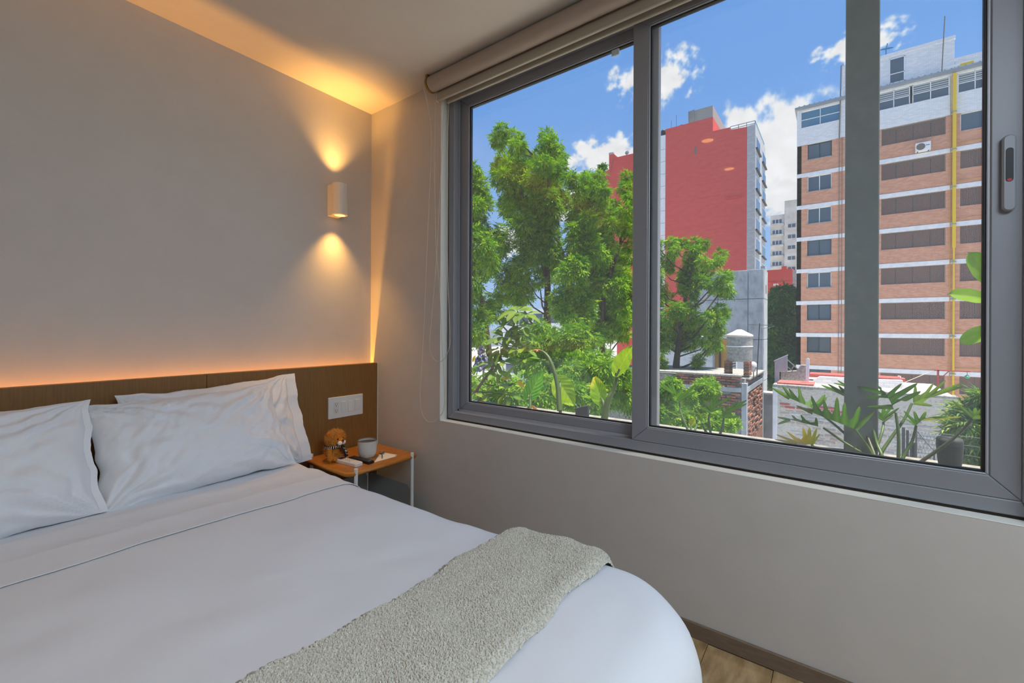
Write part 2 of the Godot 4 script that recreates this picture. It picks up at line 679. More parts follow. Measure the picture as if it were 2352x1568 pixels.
func window_unit() -> void:
	var w := structure("window_1")
	var fr := Node3D.new()
	fr.name = "outer_frame"
	w.add_child(fr)
	mitred(fr, "", 0.667, 2.922, 0.6605, 2.532, 0.044, 0.02, 0.0425, 0.02, 0.052, 0.138, M.alu, 0.003)
	piece("sealant", boxes([
		[Vector3(0.058, 0.653, 0.6577), Vector3(0.137, 0.6605, 2.93)], [Vector3(0.062, 0.653, 0.6577), Vector3(0.137, 2.538, 0.667)],
		[Vector3(0.058, 0.653, 2.922), Vector3(0.137, 2.538, 2.93)], [Vector3(0.058, 2.532, 0.6577), Vector3(0.137, 2.538, 2.93)]]), M.sealant, fr)
	piece("track_fin", boxes([
		[Vector3(0.0905, 0.70, 0.71), Vector3(0.0935, 0.712, 2.902)], [Vector3(0.0905, 0.70, 0.708), Vector3(0.0935, 2.512, 0.72)]]), M.alu_light, fr)
	# inner sash, nearer to the room, to the right
	var s := Node3D.new()
	s.name = "inner_sash"
	w.add_child(s)
	mitred(s, "", 1.7765, 2.9015, 0.7035, 2.514, 0.0655, 0.0625, 0.0605, 0.045, 0.054, 0.084, M.alu, 0.0025)
	mitred(s, "bead", 1.842, 2.839, 0.764, 2.469, 0.0075, 0.0075, 0.0055, 0.0075, 0.0565, 0.083, M.alu_light, 0.002)
	mitred(s, "gasket", 1.8495, 2.8315, 0.7695, 2.4615, 0.005, 0.006, 0.005, 0.005, 0.061, 0.08, M.gasket, 0.001)
	pane(s, 1.8545, 2.8255, 0.7745, 2.4565, 0.07)
	# outer sash, to the left
	var q := Node3D.new()
	q.name = "outer_sash"
	w.add_child(q)
	mitred(q, "", 0.704, 1.872, 0.695, 2.522, 0.0715, 0.0665, 0.058, 0.056, 0.098, 0.128, M.alu, 0.0025)
	mitred(q, "bead", 0.7755, 1.8055, 0.753, 2.466, 0.0075, 0.0075, 0.0055, 0.0075, 0.1005, 0.127, M.alu_light, 0.002)
	mitred(q, "gasket", 0.783, 1.798, 0.7585, 2.4585, 0.006, 0.005, 0.005, 0.005, 0.105, 0.124, M.gasket, 0.001)
	pane(q, 0.789, 1.793, 0.7635, 2.4535, 0.114)
	# latch plate on the right-hand stile
	var x := Transform3D(Basis(Vector3(0, 0, 1), Vector3(0, 1, 0), Vector3(-1, 0, 0)), Vector3(0.054, 1.6225, 2.8725))
	var g := Geo.new()
	g.prism(rounded(0.028, 0.215, 0.0135, 6), 0.014, x, 0.004)
	var la := piece("latch", g, M.alu, s)
	g = Geo.new()
	g.prism(rounded(0.015, 0.095, 0.0074, 6), 0.0146, x.translated(Vector3(0, 0.022, 0)))
	piece("finger_slot", g, M.slot, la)
	g = Geo.new()
	g.prism(rounded(0.009, 0.007, 0.0034, 4), 0.0149, x.translated(Vector3(0, -0.02, 0)))
	piece("lock_mark", g, M.red_dot, la)
	piece("stop_clip", boxes([[Vector3(0.1, 2.425, 1.655), Vector3(0.111, 2.4535, 1.69), 0.002]]), M.clear_clip, q)


# ---------------------------------------------------------------- headboard, lamps

func headboard_and_lamps() -> void:
	var h := thing("headboard", "brown wood-veneer headboard panel running along the wall behind the pillows", "headboard", Vector3(-1.7, 0, 0.057))
	for e in [[-3.4, -0.9680], [-0.9665, -0.0055]]:
		piece("panel", boxes([[Vector3(e[0] + 1.7, 0.0, -0.025), Vector3(e[1] + 1.7, 0.956, 0.025), 0.0012]]), M.veneer, h)
	piece("edge_strip", boxes([[Vector3(1.6945, 0.0, 0.017), Vector3(1.6995, 0.9575, 0.0262)]]), M.reveal, h)
	piece("batten", boxes([[Vector3(-1.6, 0.74, -0.057), Vector3(1.69, 0.795, -0.025)]]), M.veneer, h)

	var led := thing("light_strip", "warm light strip glowing from the gap behind the headboard", "light strip", Vector3(-1.66, 0.795, 0.016))
	piece("diffuser", boxes([[Vector3(-1.5, 0.0, -0.012), Vector3(1.645, 0.006, -0.002)]]), glow(Color(1.0, 0.68, 0.29), 2.0), led)
	var al := AreaLight3D.new()
	al.name = "strip_glow"
	al.area_size = Vector2(3.1, 0.01)
	al.light_color = Color(1.0, 0.69, 0.25)
	al.light_energy = 2.9
	al.light_size = 0.01
	al.shadow_enabled = true
	led.add_child(al)
	al.position = Vector3(0.08, 0.01, -0.007)
	al.rotation_degrees = Vector3(90, 0, 0)

	var s := thing("wall_sconce", "off-white up-and-down wall lamp glowing near the room corner", "wall lamp", Vector3(-0.276, 1.954, 0.0))
	var g := Geo.new()
	var sec := PackedVector2Array()
	for i in 17:
		var a := lerpf(-0.72, PI + 0.72, i / 16.0)
		sec.append(Vector2(cos(a) * 0.0435, 0.078 + sin(a) * 0.0435))
	sec.append(Vector2(-0.034, 0.0))
	sec.append(Vector2(0.034, 0.0))
	g.prism(sec, 0.186, Transform3D(Basis(Vector3(1, 0, 0), Vector3(0, 0, 1), Vector3(0, -1, 0)), Vector3(0, 0.093, 0)))
	piece("housing", g, M.lamp_body, s)
	for sg in [1.0, -1.0]:
		g = Geo.new()
		g.lathe([Vector2(0.0, 0.0006 * sg), Vector2(0.031, 0.0006 * sg)], 24, Transform3D(Basis.IDENTITY, Vector3(0, 0.0935 * sg, 0.078)))
		piece("lens", g, glow(Color(1.0, 0.8, 0.5), 1.6), s)
		g = Geo.new()
		g.lathe([Vector2(0.031, 0.0), Vector2(0.031, 0.002 * sg), Vector2(0.036, 0.002 * sg), Vector2(0.036, 0.0)], 24, Transform3D(Basis.IDENTITY, Vector3(0, 0.093 * sg, 0.078)))
		piece("lens_ring", g, M.lamp_body, s)
		var sp := SpotLight3D.new()
		sp.name = "beam"
		sp.light_color = Color(1.0, 0.75, 0.39)
		sp.light_energy = 0.62
		sp.light_size = 0.022
		sp.spot_angle = 44.0
		sp.spot_angle_attenuation = 1.0
		sp.spot_range = 8.0
		sp.shadow_enabled = true
		s.add_child(sp, true)
		sp.position = Vector3(0, 0.098 * sg, 0.078)
		sp.rotation_degrees = Vector3(90.0 * sg, 0, 0)

	# recessed ceiling spots: the pair that the window glass mirrors
	var spots := [[Vector3(-1.584, CEIL, 1.705), "recessed ceiling spotlight mirrored higher in the window glass"], [Vector3(-2.308, CEIL, 1.724), "recessed ceiling spotlight mirrored lower in the window glass"]]
	for d in spots:
		var t := thing("ceiling_spotlight", d[1], "ceiling light", d[0], 0.0, "recessed ceiling spotlights")
		g = Geo.new()
		g.lathe([Vector2(0.041, -0.001), Vector2(0.043, -0.006), Vector2(0.056, -0.005), Vector2(0.057, 0.0)], 24)
		piece("trim_ring", g, M.plastic, t)
		g = Geo.new()
		g.lathe([Vector2(0.0, -0.0015), Vector2(0.041, -0.0015)], 24)
		piece("lens", g, glow(Color(1.0, 0.72, 0.4), 6.0), t)
		var sp := SpotLight3D.new()
		sp.name = "beam"
		sp.light_color = Color(1.0, 0.88, 0.74)
		sp.light_energy = 0.12
		sp.light_size = 0.04
		sp.spot_angle = 60.0
		sp.spot_angle_attenuation = 1.0
		sp.spot_range = 8.0
		sp.shadow_enabled = true
		t.add_child(sp, true)
		sp.position = Vector3(0, -0.008, 0)
		sp.rotation_degrees = Vector3(-90, 0, 0)
	# added fill light: an unseen ceiling panel behind the camera brightens the room
	var pl := thing("added_fill_panel", "added unseen fill light panel on the ceiling over the rear of the room", "ceiling light", Vector3(-1.5, CEIL, 3.95))
	piece("frame", boxes([[Vector3(-0.62, -0.03, -0.62), Vector3(0.62, 0.0, 0.62), 0.004]]), M.white_paint, pl)
	piece("diffuser", boxes([[Vector3(-0.58, -0.032, -0.58), Vector3(0.58, -0.0305, 0.58)]]), glow(Color(0.86, 0.935, 1.0), 1.2), pl)
	var pa := AreaLight3D.new()
	pa.name = "added_fill_glow"
	pa.area_size = Vector2(1.14, 1.14)
	pa.light_color = Color(0.86, 0.935, 1.0)
	pa.light_energy = 6.2
	pa.shadow_enabled = true
	pl.add_child(pa)
	pa.position = Vector3(0, -0.036, 0)
	pa.rotation_degrees = Vector3(-90, 0, 0)

	# switch plate on the headboard
	var sw := thing("switch_plate", "white wall plate with a socket and three rocker switches on the headboard", "switch plate", Vector3(-0.234, 0.705, 0.082))
	var fx := Transform3D.IDENTITY
	g = Geo.new()
	g.prism(rounded(0.232, 0.127, 0.004, 3), 0.008, fx, 0.002)
	piece("plate", g, M.plastic, sw)
	for k in 3:
		g = Geo.new()
		g.prism(rounded(0.0345, 0.0725, 0.002, 2), 0.0088, fx.translated(Vector3(-0.0205 + 0.0475 * k, 0, 0)))
		var rim := piece("switch_surround", g, M.plastic_warm, sw)
		g = Geo.new()
		g.box(Vector3(-0.0205 + 0.0475 * k, 0.0, 0.0092), Vector3(0.031, 0.067, 0.005), Basis(Vector3.RIGHT, deg_to_rad([3.5, -3.5, 3.5][k])), 0.001)
		piece("rocker", g, M.plastic, rim)
	g = Geo.new()
	g.prism(rounded(0.0345, 0.0725, 0.002, 2), 0.0092, fx.translated(Vector3(-0.068, 0, 0)))
	var so := piece("socket", g, M.plastic_warm, sw)
	for k in 2:
		var y := 0.0185 - 0.037 * k
		piece("socket_slot", boxes([
			[Vector3(-0.0745, y - 0.001, 0.009), Vector3(-0.0727, y + 0.008, 0.0096)], [Vector3(-0.0633, y + 0.0005, 0.009), Vector3(-0.0615, y + 0.008, 0.0096)],
			[Vector3(-0.0703, y - 0.0095, 0.009), Vector3(-0.0657, y - 0.005, 0.0096)]]), M.slot, so)


# ---------------------------------------------------------------- roller blinds

func blinds() -> void:
	var z0 := 0.652
	var z1 := 2.99
	var b := thing("roller_blind", "rolled-up beige roller blind with a thick roll under the ceiling", "roller blind", Vector3(0, 0, 0))
	var g := Geo.new()
	g.tube([Vector3(-0.068, 2.554, z0), Vector3(-0.068, 2.554, z1)], 0.0415, 32)
	piece("fabric_roll", g, M.blind, b)
	g = Geo.new()
	g.tube([Vector3(-0.068, 2.554, z0 - 0.014), Vector3(-0.068, 2.554, z0 - 0.002)], 0.044, 32)
	g.tube([Vector3(-0.068, 2.554, z0 - 0.02), Vector3(-0.068, 2.554, z0 - 0.013)], 0.03, 24)
	piece("chain_wheel", g, M.brass, b)
	piece("bracket", boxes([[Vector3(-0.1, 2.586, z0 - 0.02), Vector3(-0.03, 2.6, z0 - 0.002), 0.001], [Vector3(-0.085, 2.53, z0 - 0.026), Vector3(-0.05, 2.6, z0 - 0.021)]]), M.brass, b)
	piece("hanging_fabric", boxes([[Vector3(-0.0282, 2.515, z0 + 0.005), Vector3(-0.0268, 2.554, z1)]]), M.blind, b)
	piece("bottom_bar", boxes([[Vector3(-0.036, 2.472, z0 + 0.004), Vector3(-0.019, 2.52, z1), 0.003]]), M.blind_bar, b)
	piece("bar_end_cap", boxes([[Vector3(-0.037, 2.471, z0), Vector3(-0.018, 2.535, z0 + 0.0045), 0.001]]), M.reveal, b)
	chain(b, [[0.632, 2.52, -0.112], [0.631, 2.31, -0.055], [0.612, 1.9, -0.05], [0.59, 1.5, -0.05], [0.572, 1.15, -0.05], [0.549, 0.86, -0.05], [0.546, 0.76, -0.05], [0.566, 0.685, -0.05], [0.612, 0.648, -0.05], [0.676, 0.664, -0.05], [0.732, 0.72, -0.05], [0.744, 0.8, -0.05], [0.732, 0.98, -0.05], [0.715, 1.2, -0.05], [0.7, 1.42, -0.05], [0.675, 1.6, -0.05], [0.655, 1.9, -0.045], [0.645, 2.3, -0.04], [0.642, 2.53, -0.03]])

	var c := thing("sheer_blind", "second slimmer roller blind tucked against the window frame", "roller blind", Vector3(0, 0, 0))
	g = Geo.new()
	g.tube([Vector3(0.022, 2.512, 0.69), Vector3(0.022, 2.512, 2.92)], 0.02, 20)
	piece("fabric_roll", g, M.blind, c)
	piece("bottom_bar", boxes([[Vector3(0.004, 2.465, 0.694), Vector3(0.018, 2.508, 2.92), 0.003]]), M.blind_bar, c)
	chain(c, [[0.685, 2.5, 0.0], [0.676, 2.2, -0.012], [0.664, 1.85, -0.022], [0.652, 1.56, -0.03], [0.632, 1.38, -0.03], [0.612, 1.2, -0.03], [0.6, 1.09, -0.03], [0.612, 1.035, -0.03], [0.645, 1.0, -0.03], [0.685, 0.992, -0.03], [0.73, 1.02, -0.03], [0.76, 1.08, -0.03], [0.764, 1.15, -0.03], [0.755, 1.3, -0.03], [0.738, 1.55, -0.026], [0.722, 1.9, -0.012], [0.712, 2.3, 0.0], [0.708, 2.5, 0.012]])


func chain(parent: Node, pts: Array) -> void:
	var cv := Curve3D.new()
	for i in pts.size():
		var p := Vector3(pts[i][2], pts[i][1], pts[i][0])
		var a := Vector3(pts[maxi(i - 1, 0)][2], pts[maxi(i - 1, 0)][1], pts[maxi(i - 1, 0)][0])
		var d := Vector3(pts[mini(i + 1, pts.size() - 1)][2], pts[mini(i + 1, pts.size() - 1)][1], pts[mini(i + 1, pts.size() - 1)][0])
		cv.add_point(p, (a - d) / 6.0, (d - a) / 6.0)
	var total := cv.get_baked_length()
	var path := []
	var xs := []
	var s := 0.0
	while s < total:
		xs.append(Transform3D(Basis.IDENTITY, cv.sample_baked(s, true)))
		s += 0.0066
	s = 0.0
	while s < total:
		path.append(cv.sample_baked(s, true))
		s += 0.03
	var g := Geo.new()
	g.tube(path, 0.0006, 5)
	var cord := piece("bead_chain", g, M.bead, parent)
	g = Geo.new()
	g.ball(Vector3.ZERO, 0.0027, 6)
	scatter("chain_beads", g.mesh(), M.bead, cord, xs)


# ---------------------------------------------------------------- bed

const BX0 := -2.42
const BX1 := -0.615
const BZ1 := 2.27
const ER := 0.115
const PR := 0.13
var fold_noise := FastNoiseLite.new()
var soft_noise := FastNoiseLite.new()


func drape(s: float, t: float, lift := 0.0, hem := 0.08) -> Vector3:
	# (s, t) runs over the cloth; inside the top it equals x and z, past the edge it follows the roll and the drop
	var k := PR + ER
	var cl := Vector2(clampf(s, BX0 + k, BX1 - k), minf(t, BZ1 - k))
	var o := Vector2(s, t) - cl
	var l0 := o.length()
	var dir := o / l0 if l0 > 1e-6 else Vector2.ZERO
	var top := TOP_BED - 0.012 * pow((clampf(s, BX0, BX1) - (BX0 + BX1) / 2) / 0.9, 2.0) + 0.035 * smoothstep(1.35, 2.0, t)
	var p: Vector3
	var nn := Vector3.UP
	if l0 <= PR:
		p = Vector3(s, top, t)
	else:
		var l := l0 - PR
		var ang := minf(l / ER, PI / 2)
		var d := ER * (1.0 - cos(ang)) + maxf(0.0, l - ER * PI / 2)
		var hh := ER * sin(ang)
		nn = Vector3(dir.x * sin(ang), cos(ang), dir.y * sin(ang))
		var b := cl + dir * (PR + hh)
		p = Vector3(b.x, maxf(top - d, hem), b.y)
		# folds of the hanging part
		var per := t * 1.0 if absf(dir.x) > absf(dir.y) else -s
		per += atan2(dir.y, dir.x) * 0.25
		var amp := smoothstep(ER * 0.9, ER * 1.57 + 0.28, l) * 0.02
		var corner := smoothstep(0.25, 0.7, minf(absf(dir.x), absf(dir.y)) * 1.4)
		p += nn * (sin(per * 27.0 + fold_noise.get_noise_2d(per * 60.0, 3.0) * 3.5) * amp * (0.35 + 1.5 * corner))
	p += nn * (lift + soft_noise.get_noise_2d(s * 100.0, t * 100.0) * 0.007 + fold_noise.get_noise_2d(s * 120.0 + t * 60.0, t * 200.0 - s * 90.0) * 0.003)
	return p


func bed_things() -> void:
	fold_noise.seed = 4
	fold_noise.frequency = 0.02
	fold_noise.fractal_octaves = 3
	soft_noise.seed = 9
	soft_noise.frequency = 0.022
	soft_noise.fractal_octaves = 2
	var b := thing("bed", "wide low bed against the headboard under white bedding", "bed", Vector3(-1.52, 0, 1.17))
	piece("base", boxes([[Vector3(-0.82, 0.03, -1.06), Vector3(0.82, 0.26, 0.98), 0.01]]), M.veneer, b)
	piece("mattress", boxes([[Vector3(-0.84, 0.26, -1.07), Vector3(0.84, 0.488, 1.0), 0.05]]), M.linen, b)
	# duvet
	var s0 := BX0 - 0.3
	var s1 := BX1 + 0.42
	var t0 := 0.3
	var t1 := BZ1 + 0.42
	var g := Geo.new()
	g.sheet(150, 150, func(u, v): return drape(lerpf(s0, s1, u), lerpf(t0, t1, v)), Vector3.UP, true)
	solo("duvet", "smooth white duvet covering the bed and hanging over its foot corner", "duvet", g, M.linen)
	# the sheet folded back over the duvet
	g = Geo.new()
	var e0 := 0.36
	var e1 := 0.838
	g.sheet(120, 44, func(u, v):
		var lift := 0.0055
		var t := lerpf(e0, e1, minf(v / 0.93, 1.0))
		if v > 0.93:
			var a: float = (v - 0.93) / 0.07 * PI
			t = e1 + sin(a) * 0.0015
			lift = 0.0042 + cos(a) * 0.0013
		lift += 0.006 * exp(-pow((t - 0.55) / 0.035, 2.0)) + 0.004 * exp(-pow((t - 0.70) / 0.03, 2.0))
		return drape(lerpf(s0, s1, u), t, lift, 0.14), Vector3.UP, true)
	solo("folded_sheet", "white top sheet folded back in a band below the pillows", "bed sheet", g, M.linen)

	# throw across the foot
	var th := thing("throw_blanket", "oatmeal boucle throw with a short fringe across the foot of the bed", "blanket")
	var a0 := 1.665
	var a1 := 2.0
	var smin := BX0 - 0.25
	var smax := BX1 + 0.26
	var place := func(u: float, v: float, up := 0.0) -> Vector3:
		var s := lerpf(smin, smax, u)
		var wob := soft_noise.get_noise_1d(s * 140.0) * 0.02
		var t := lerpf(a0 + wob, a1 + wob * 0.6, v)
		var edge := minf(v, 1.0 - v) * (a1 - a0)
		var puff := 0.016 * smoothstep(0.0, 0.02, edge) + 0.006 * soft_noise.get_noise_2d(s * 260.0, t * 260.0)
		puff += 0.014 * smoothstep(BX1 - 0.2, BX1 - 0.02, s) * smoothstep(0.0, 0.05, edge)
		return drape(s, t, 0.006 + puff + up)
	g = Geo.new()
	g.sheet(150, 40, func(u, v): return place.call(u, v), Vector3.UP, true)
	piece("cloth", g, M.throw, th)
	# looped pile
	g = Geo.new()
	for k in 2:
		var an := PI * k / 2.0
		var sd := Vector3(cos(an), 0, sin(an))
		var prev := -sd * 0.0022
		for i in 4:
			var q := PI * (i + 1) / 4.0
			var nx := -sd * cos(q) * 0.0016 + Vector3.UP * sin(q) * 0.0036
			var wd := sd.cross(Vector3.UP) * 0.0011
			g.quad(prev - wd, prev + wd, nx + wd, nx - wd, Vector3.UP)
			prev = nx
	var loop := g.mesh()
	var xs := []
	var cols := []
	for i in 90000:
		var u := rng.randf()
		var v := rng.randf()
		var s := lerpf(smin, smax, u)
		if s < -1.9:
			continue
		var p: Vector3 = place.call(u, v)
		var pu: Vector3 = place.call(u + 0.004, v) - p
		var pv: Vector3 = place.call(u, v + 0.01) - p
		var nn := pv.cross(pu).normalized()
		nn = (nn + Vector3(rng.randf_range(-0.5, 0.5), rng.randf_range(-0.5, 0.5), rng.randf_range(-0.5, 0.5))).normalized()
		var xx := nn.cross(Vector3(rng.randf_range(-1, 1), rng.randf_range(-1, 1), rng.randf_range(-1, 1))).normalized()
		var sc := rng.randf_range(0.7, 1.25)
		xs.append(Transform3D(Basis(xx * sc, nn * sc, xx.cross(nn) * sc), p - nn * 0.001))
		var w := rng.randf()
		var w2 := w * w
		cols.append(Color(0.6 + 0.17 * w, 0.56 + 0.17 * w, 0.49 + 0.17 * w2))
	scatter("pile", loop, M.tuft, th, xs, cols)
	# fringe along the edge towards the pillows
	g = Geo.new()
	var pts := []
	for i in 5:
		pts.append(Vector3(sin(i * 0.8) * 0.0018, 0.004 * sin(i * 0.75), -i * 0.0085))
	g.tube(pts, [0.0024, 0.0022, 0.0022, 0.0019, 0.0012], 5)
	var yarn := g.mesh()
	xs = []
	cols = []
	var u := 0.0
	while u < 1.0:
		if lerpf(smin, smax, u) > -1.95:
			var p: Vector3 = place.call(u, 0.012)
			var pu: Vector3 = (place.call(u + 0.004, 0.012) - p).normalized()
			var pv: Vector3 = (place.call(u, 0.05) - p).normalized()
			var nn := pv.cross(pu).normalized()
			var zz := (pv + pu * rng.randf_range(-0.45, 0.45) + nn * rng.randf_range(-0.4, 0.05)).normalized()
			var xx := nn.cross(zz).normalized()
			xs.append(Transform3D(Basis(xx, zz.cross(xx), zz * rng.randf_range(0.75, 1.2)), p))
			var w := rng.randf()
			cols.append(Color(0.56 + 0.12 * w, 0.53 + 0.12 * w, 0.47 + 0.11 * w))
		u += 0.0021
	scatter("fringe", yarn, M.tuft, th, xs, cols)

	# pillows
	pillow("white pillow standing against the headboard behind the front one", Vector3(-0.925, 0.46, 0.25), 0.72, 0.475, 0.13, -17.0, 3.5, 2.2, 71, 0.10)
	pillow("white pillow leaning at the front between headboard and folded sheet", Vector3(-1.06, 0.527, 0.44), 0.70, 0.425, 0.19, -30.0, 3.0, 1.5, 23, -1.0)
	pillow("white pillow cut off by the picture's edge with a fold at its corner", Vector3(-1.80, 0.525, 0.47), 0.80, 0.435, 0.19, -31.0, -2.0, 2.5, 47, 0.0)


func pillow(label: String, foot: Vector3, w: float, h: float, th: float, lean: float, yaw: float, roll: float, sd: int, flange: float) -> void:
	var fn := FastNoiseLite.new()
	fn.seed = sd
	fn.frequency = 0.03
	fn.fractal_octaves = 3
	var shape := func(u: float, v: float, side: float) -> Vector3:
		# u across, v up, both -1..1
		var pinch_x := 1.0 - 0.055 * (1.0 - v * v) * absf(u)
		var pinch_y := 1.0 - 0.07 * (1.0 - u * u) * absf(v)
		var x := w / 2 * u * pinch_x
		var y := h / 2 * v * pinch_y
		var a := pow(maxf(0.0, 1.0 - pow(absf(u), 3.2)), 0.62)
		var b := pow(maxf(0.0, 1.0 - pow(absf(v), 2.8)), 0.62)
		var fat := 1.0 - 0.22 * v                        # the filling sinks
		var d := th / 2 * a * b * fat
		# creases fan out from the corners and along the seam
		var cr := Vector2(absf(u) - 1.0, absf(v) - 1.0)
		var ang := atan2(cr.y, cr.x)
		var near := exp(-cr.length() * 1.7)
		d += sin(ang * 17.0 + fn.get_noise_2d(u * 40, v * 40) * 5.0) * 0.016 * near * a * b * 2.0
		d += fn.get_noise_2d(u * 85.0 + 40.0 * side, v * 50.0) * 0.013 * a * b
		d += absf(fn.get_noise_2d(u * 120.0 - v * 70.0, v * 45.0 + u * 40.0)) * 0.022 * a * b
		y += fn.get_noise_1d(u * 60.0) * 0.012 * v
		x += fn.get_noise_1d(v * 50.0 + 90.0) * 0.012 * u
		return Vector3(x, y + h / 2, d * side)
	var o := Node3D.new()
	o.name = numbered("pillow")
	add_child(o)
	tag(o, label, "pillow", "white pillows on the bed")
	o.position = foot
	o.rotation_degrees = Vector3(lean, yaw, roll)
	var g := Geo.new()
	g.sheet(72, 48, func(u, v): return shape.call(sin((u - 0.5) * PI), sin((v - 0.5) * PI), 1.0), Vector3.BACK)
	g.sheet(40, 28, func(u, v): return shape.call(sin((u - 0.5) * PI), sin((v - 0.5) * PI), -1.0), Vector3.FORWARD, true)
	piece("pillowcase", g, M.linen, o)
	if flange < 0.0:
		return
	# open end of the case: a flat double hem on the right-hand edge
	g = Geo.new()
	for sgn in [1.0, -1.0]:
		g.sheet(6, 40, func(u, v):
			var vv := lerpf(-1.0, 1.0, v)
			var p: Vector3 = shape.call(0.985, vv, sgn)
			p.x += u * (0.018 + flange * 0.35 + 0.004 * fn.get_noise_1d(vv * 40.0))
			p.z += sgn * 0.0012 * (1.0 - u * 0.5) + fn.get_noise_1d(vv * 45.0 + 30.0) * 0.006 * u
			return p, Vector3.BACK * sgn, sgn < 0)
	piece("hem", g, M.linen, o)


# ---------------------------------------------------------------- nightstand and what lies on it

func net(lo: Vector3, hi: Vector3, cell: float, f: Callable) -> Geo:
	# surface nets over a distance field
	var nx := int(ceil((hi.x - lo.x) / cell)) + 1
	var ny := int(ceil((hi.y - lo.y) / cell)) + 1
	var nz := int(ceil((hi.z - lo.z) / cell)) + 1
	var d := PackedFloat32Array()
	d.resize(nx * ny * nz)
	var i := 0
	for z in nz:
		for y in ny:
			for x in nx:
				d[i] = f.call(lo + Vector3(x, y, z) * cell)
				i += 1
	var g := Geo.new()
	var where := PackedInt32Array()
	where.resize(nx * ny * nz)
	where.fill(-1)
	var sy := nx
	var sz := nx * ny
	var corner := [0, 1, sy, sy + 1, sz, sz + 1, sz + sy, sz + sy + 1]
	var cp := []
	for k in 8:
		cp.append(Vector3(k & 1, (k >> 1) & 1, (k >> 2) & 1))
	var edges := [[0, 1], [2, 3], [4, 5], [6, 7], [0, 2], [1, 3], [4, 6], [5, 7], [0, 4], [1, 5], [2, 6], [3, 7]]
	for z in nz - 1:
		for y in ny - 1:
			for x in nx - 1:
				var b := x + y * sy + z * sz
				var neg := 0
				for k in 8:
					if d[b + corner[k]] < 0.0:
						neg += 1
				if neg == 0 or neg == 8:
					continue
				var p := Vector3.ZERO
				var cnt := 0
				for e in edges:
					var da := d[b + corner[e[0]]]
					var db := d[b + corner[e[1]]]
					if (da < 0.0) != (db < 0.0):
						p += cp[e[0]].lerp(cp[e[1]], da / (da - db))
						cnt += 1
				p = lo + (Vector3(x, y, z) + p / cnt) * cell
				var ee := cell * 0.6
				var nn := Vector3(f.call(p + Vector3(ee, 0, 0)) - f.call(p - Vector3(ee, 0, 0)), f.call(p + Vector3(0, ee, 0)) - f.call(p - Vector3(0, ee, 0)), f.call(p + Vector3(0, 0, ee)) - f.call(p - Vector3(0, 0, ee))).normalized()
				where[b] = g.vert(p, nn)
	for z in range(1, nz - 1):
		for y in range(1, ny - 1):
			for x in range(1, nx - 1):
				var b := x + y * sy + z * sz
				for ax in 3:
					var st: int = [1, sy, sz][ax]
					if (d[b] < 0.0) == (d[b + st] < 0.0):
						continue
					var s1: int = [sy, sz, 1][ax]
					var s2: int = [sz, 1, sy][ax]
					var q := [where[b], where[b - s1], where[b - s1 - s2], where[b - s2]]
					if q.min() < 0:
						continue
					g.face(q[0], q[1], q[2])
					g.face(q[0], q[2], q[3])
	return g


func capsule(p: Vector3, a: Vector3, b: Vector3, ra: float, rb: float) -> float:
	var ab := b - a
	var h := clampf((p - a).dot(ab) / ab.length_squared(), 0.0, 1.0)
	return (p - a - ab * h).length() - lerpf(ra, rb, h)


func smin(a: float, b: float, k: float) -> float:
	var h := clampf(0.5 + 0.5 * (b - a) / k, 0.0, 1.0)
	return lerpf(b, a, h) - k * h * (1.0 - h)


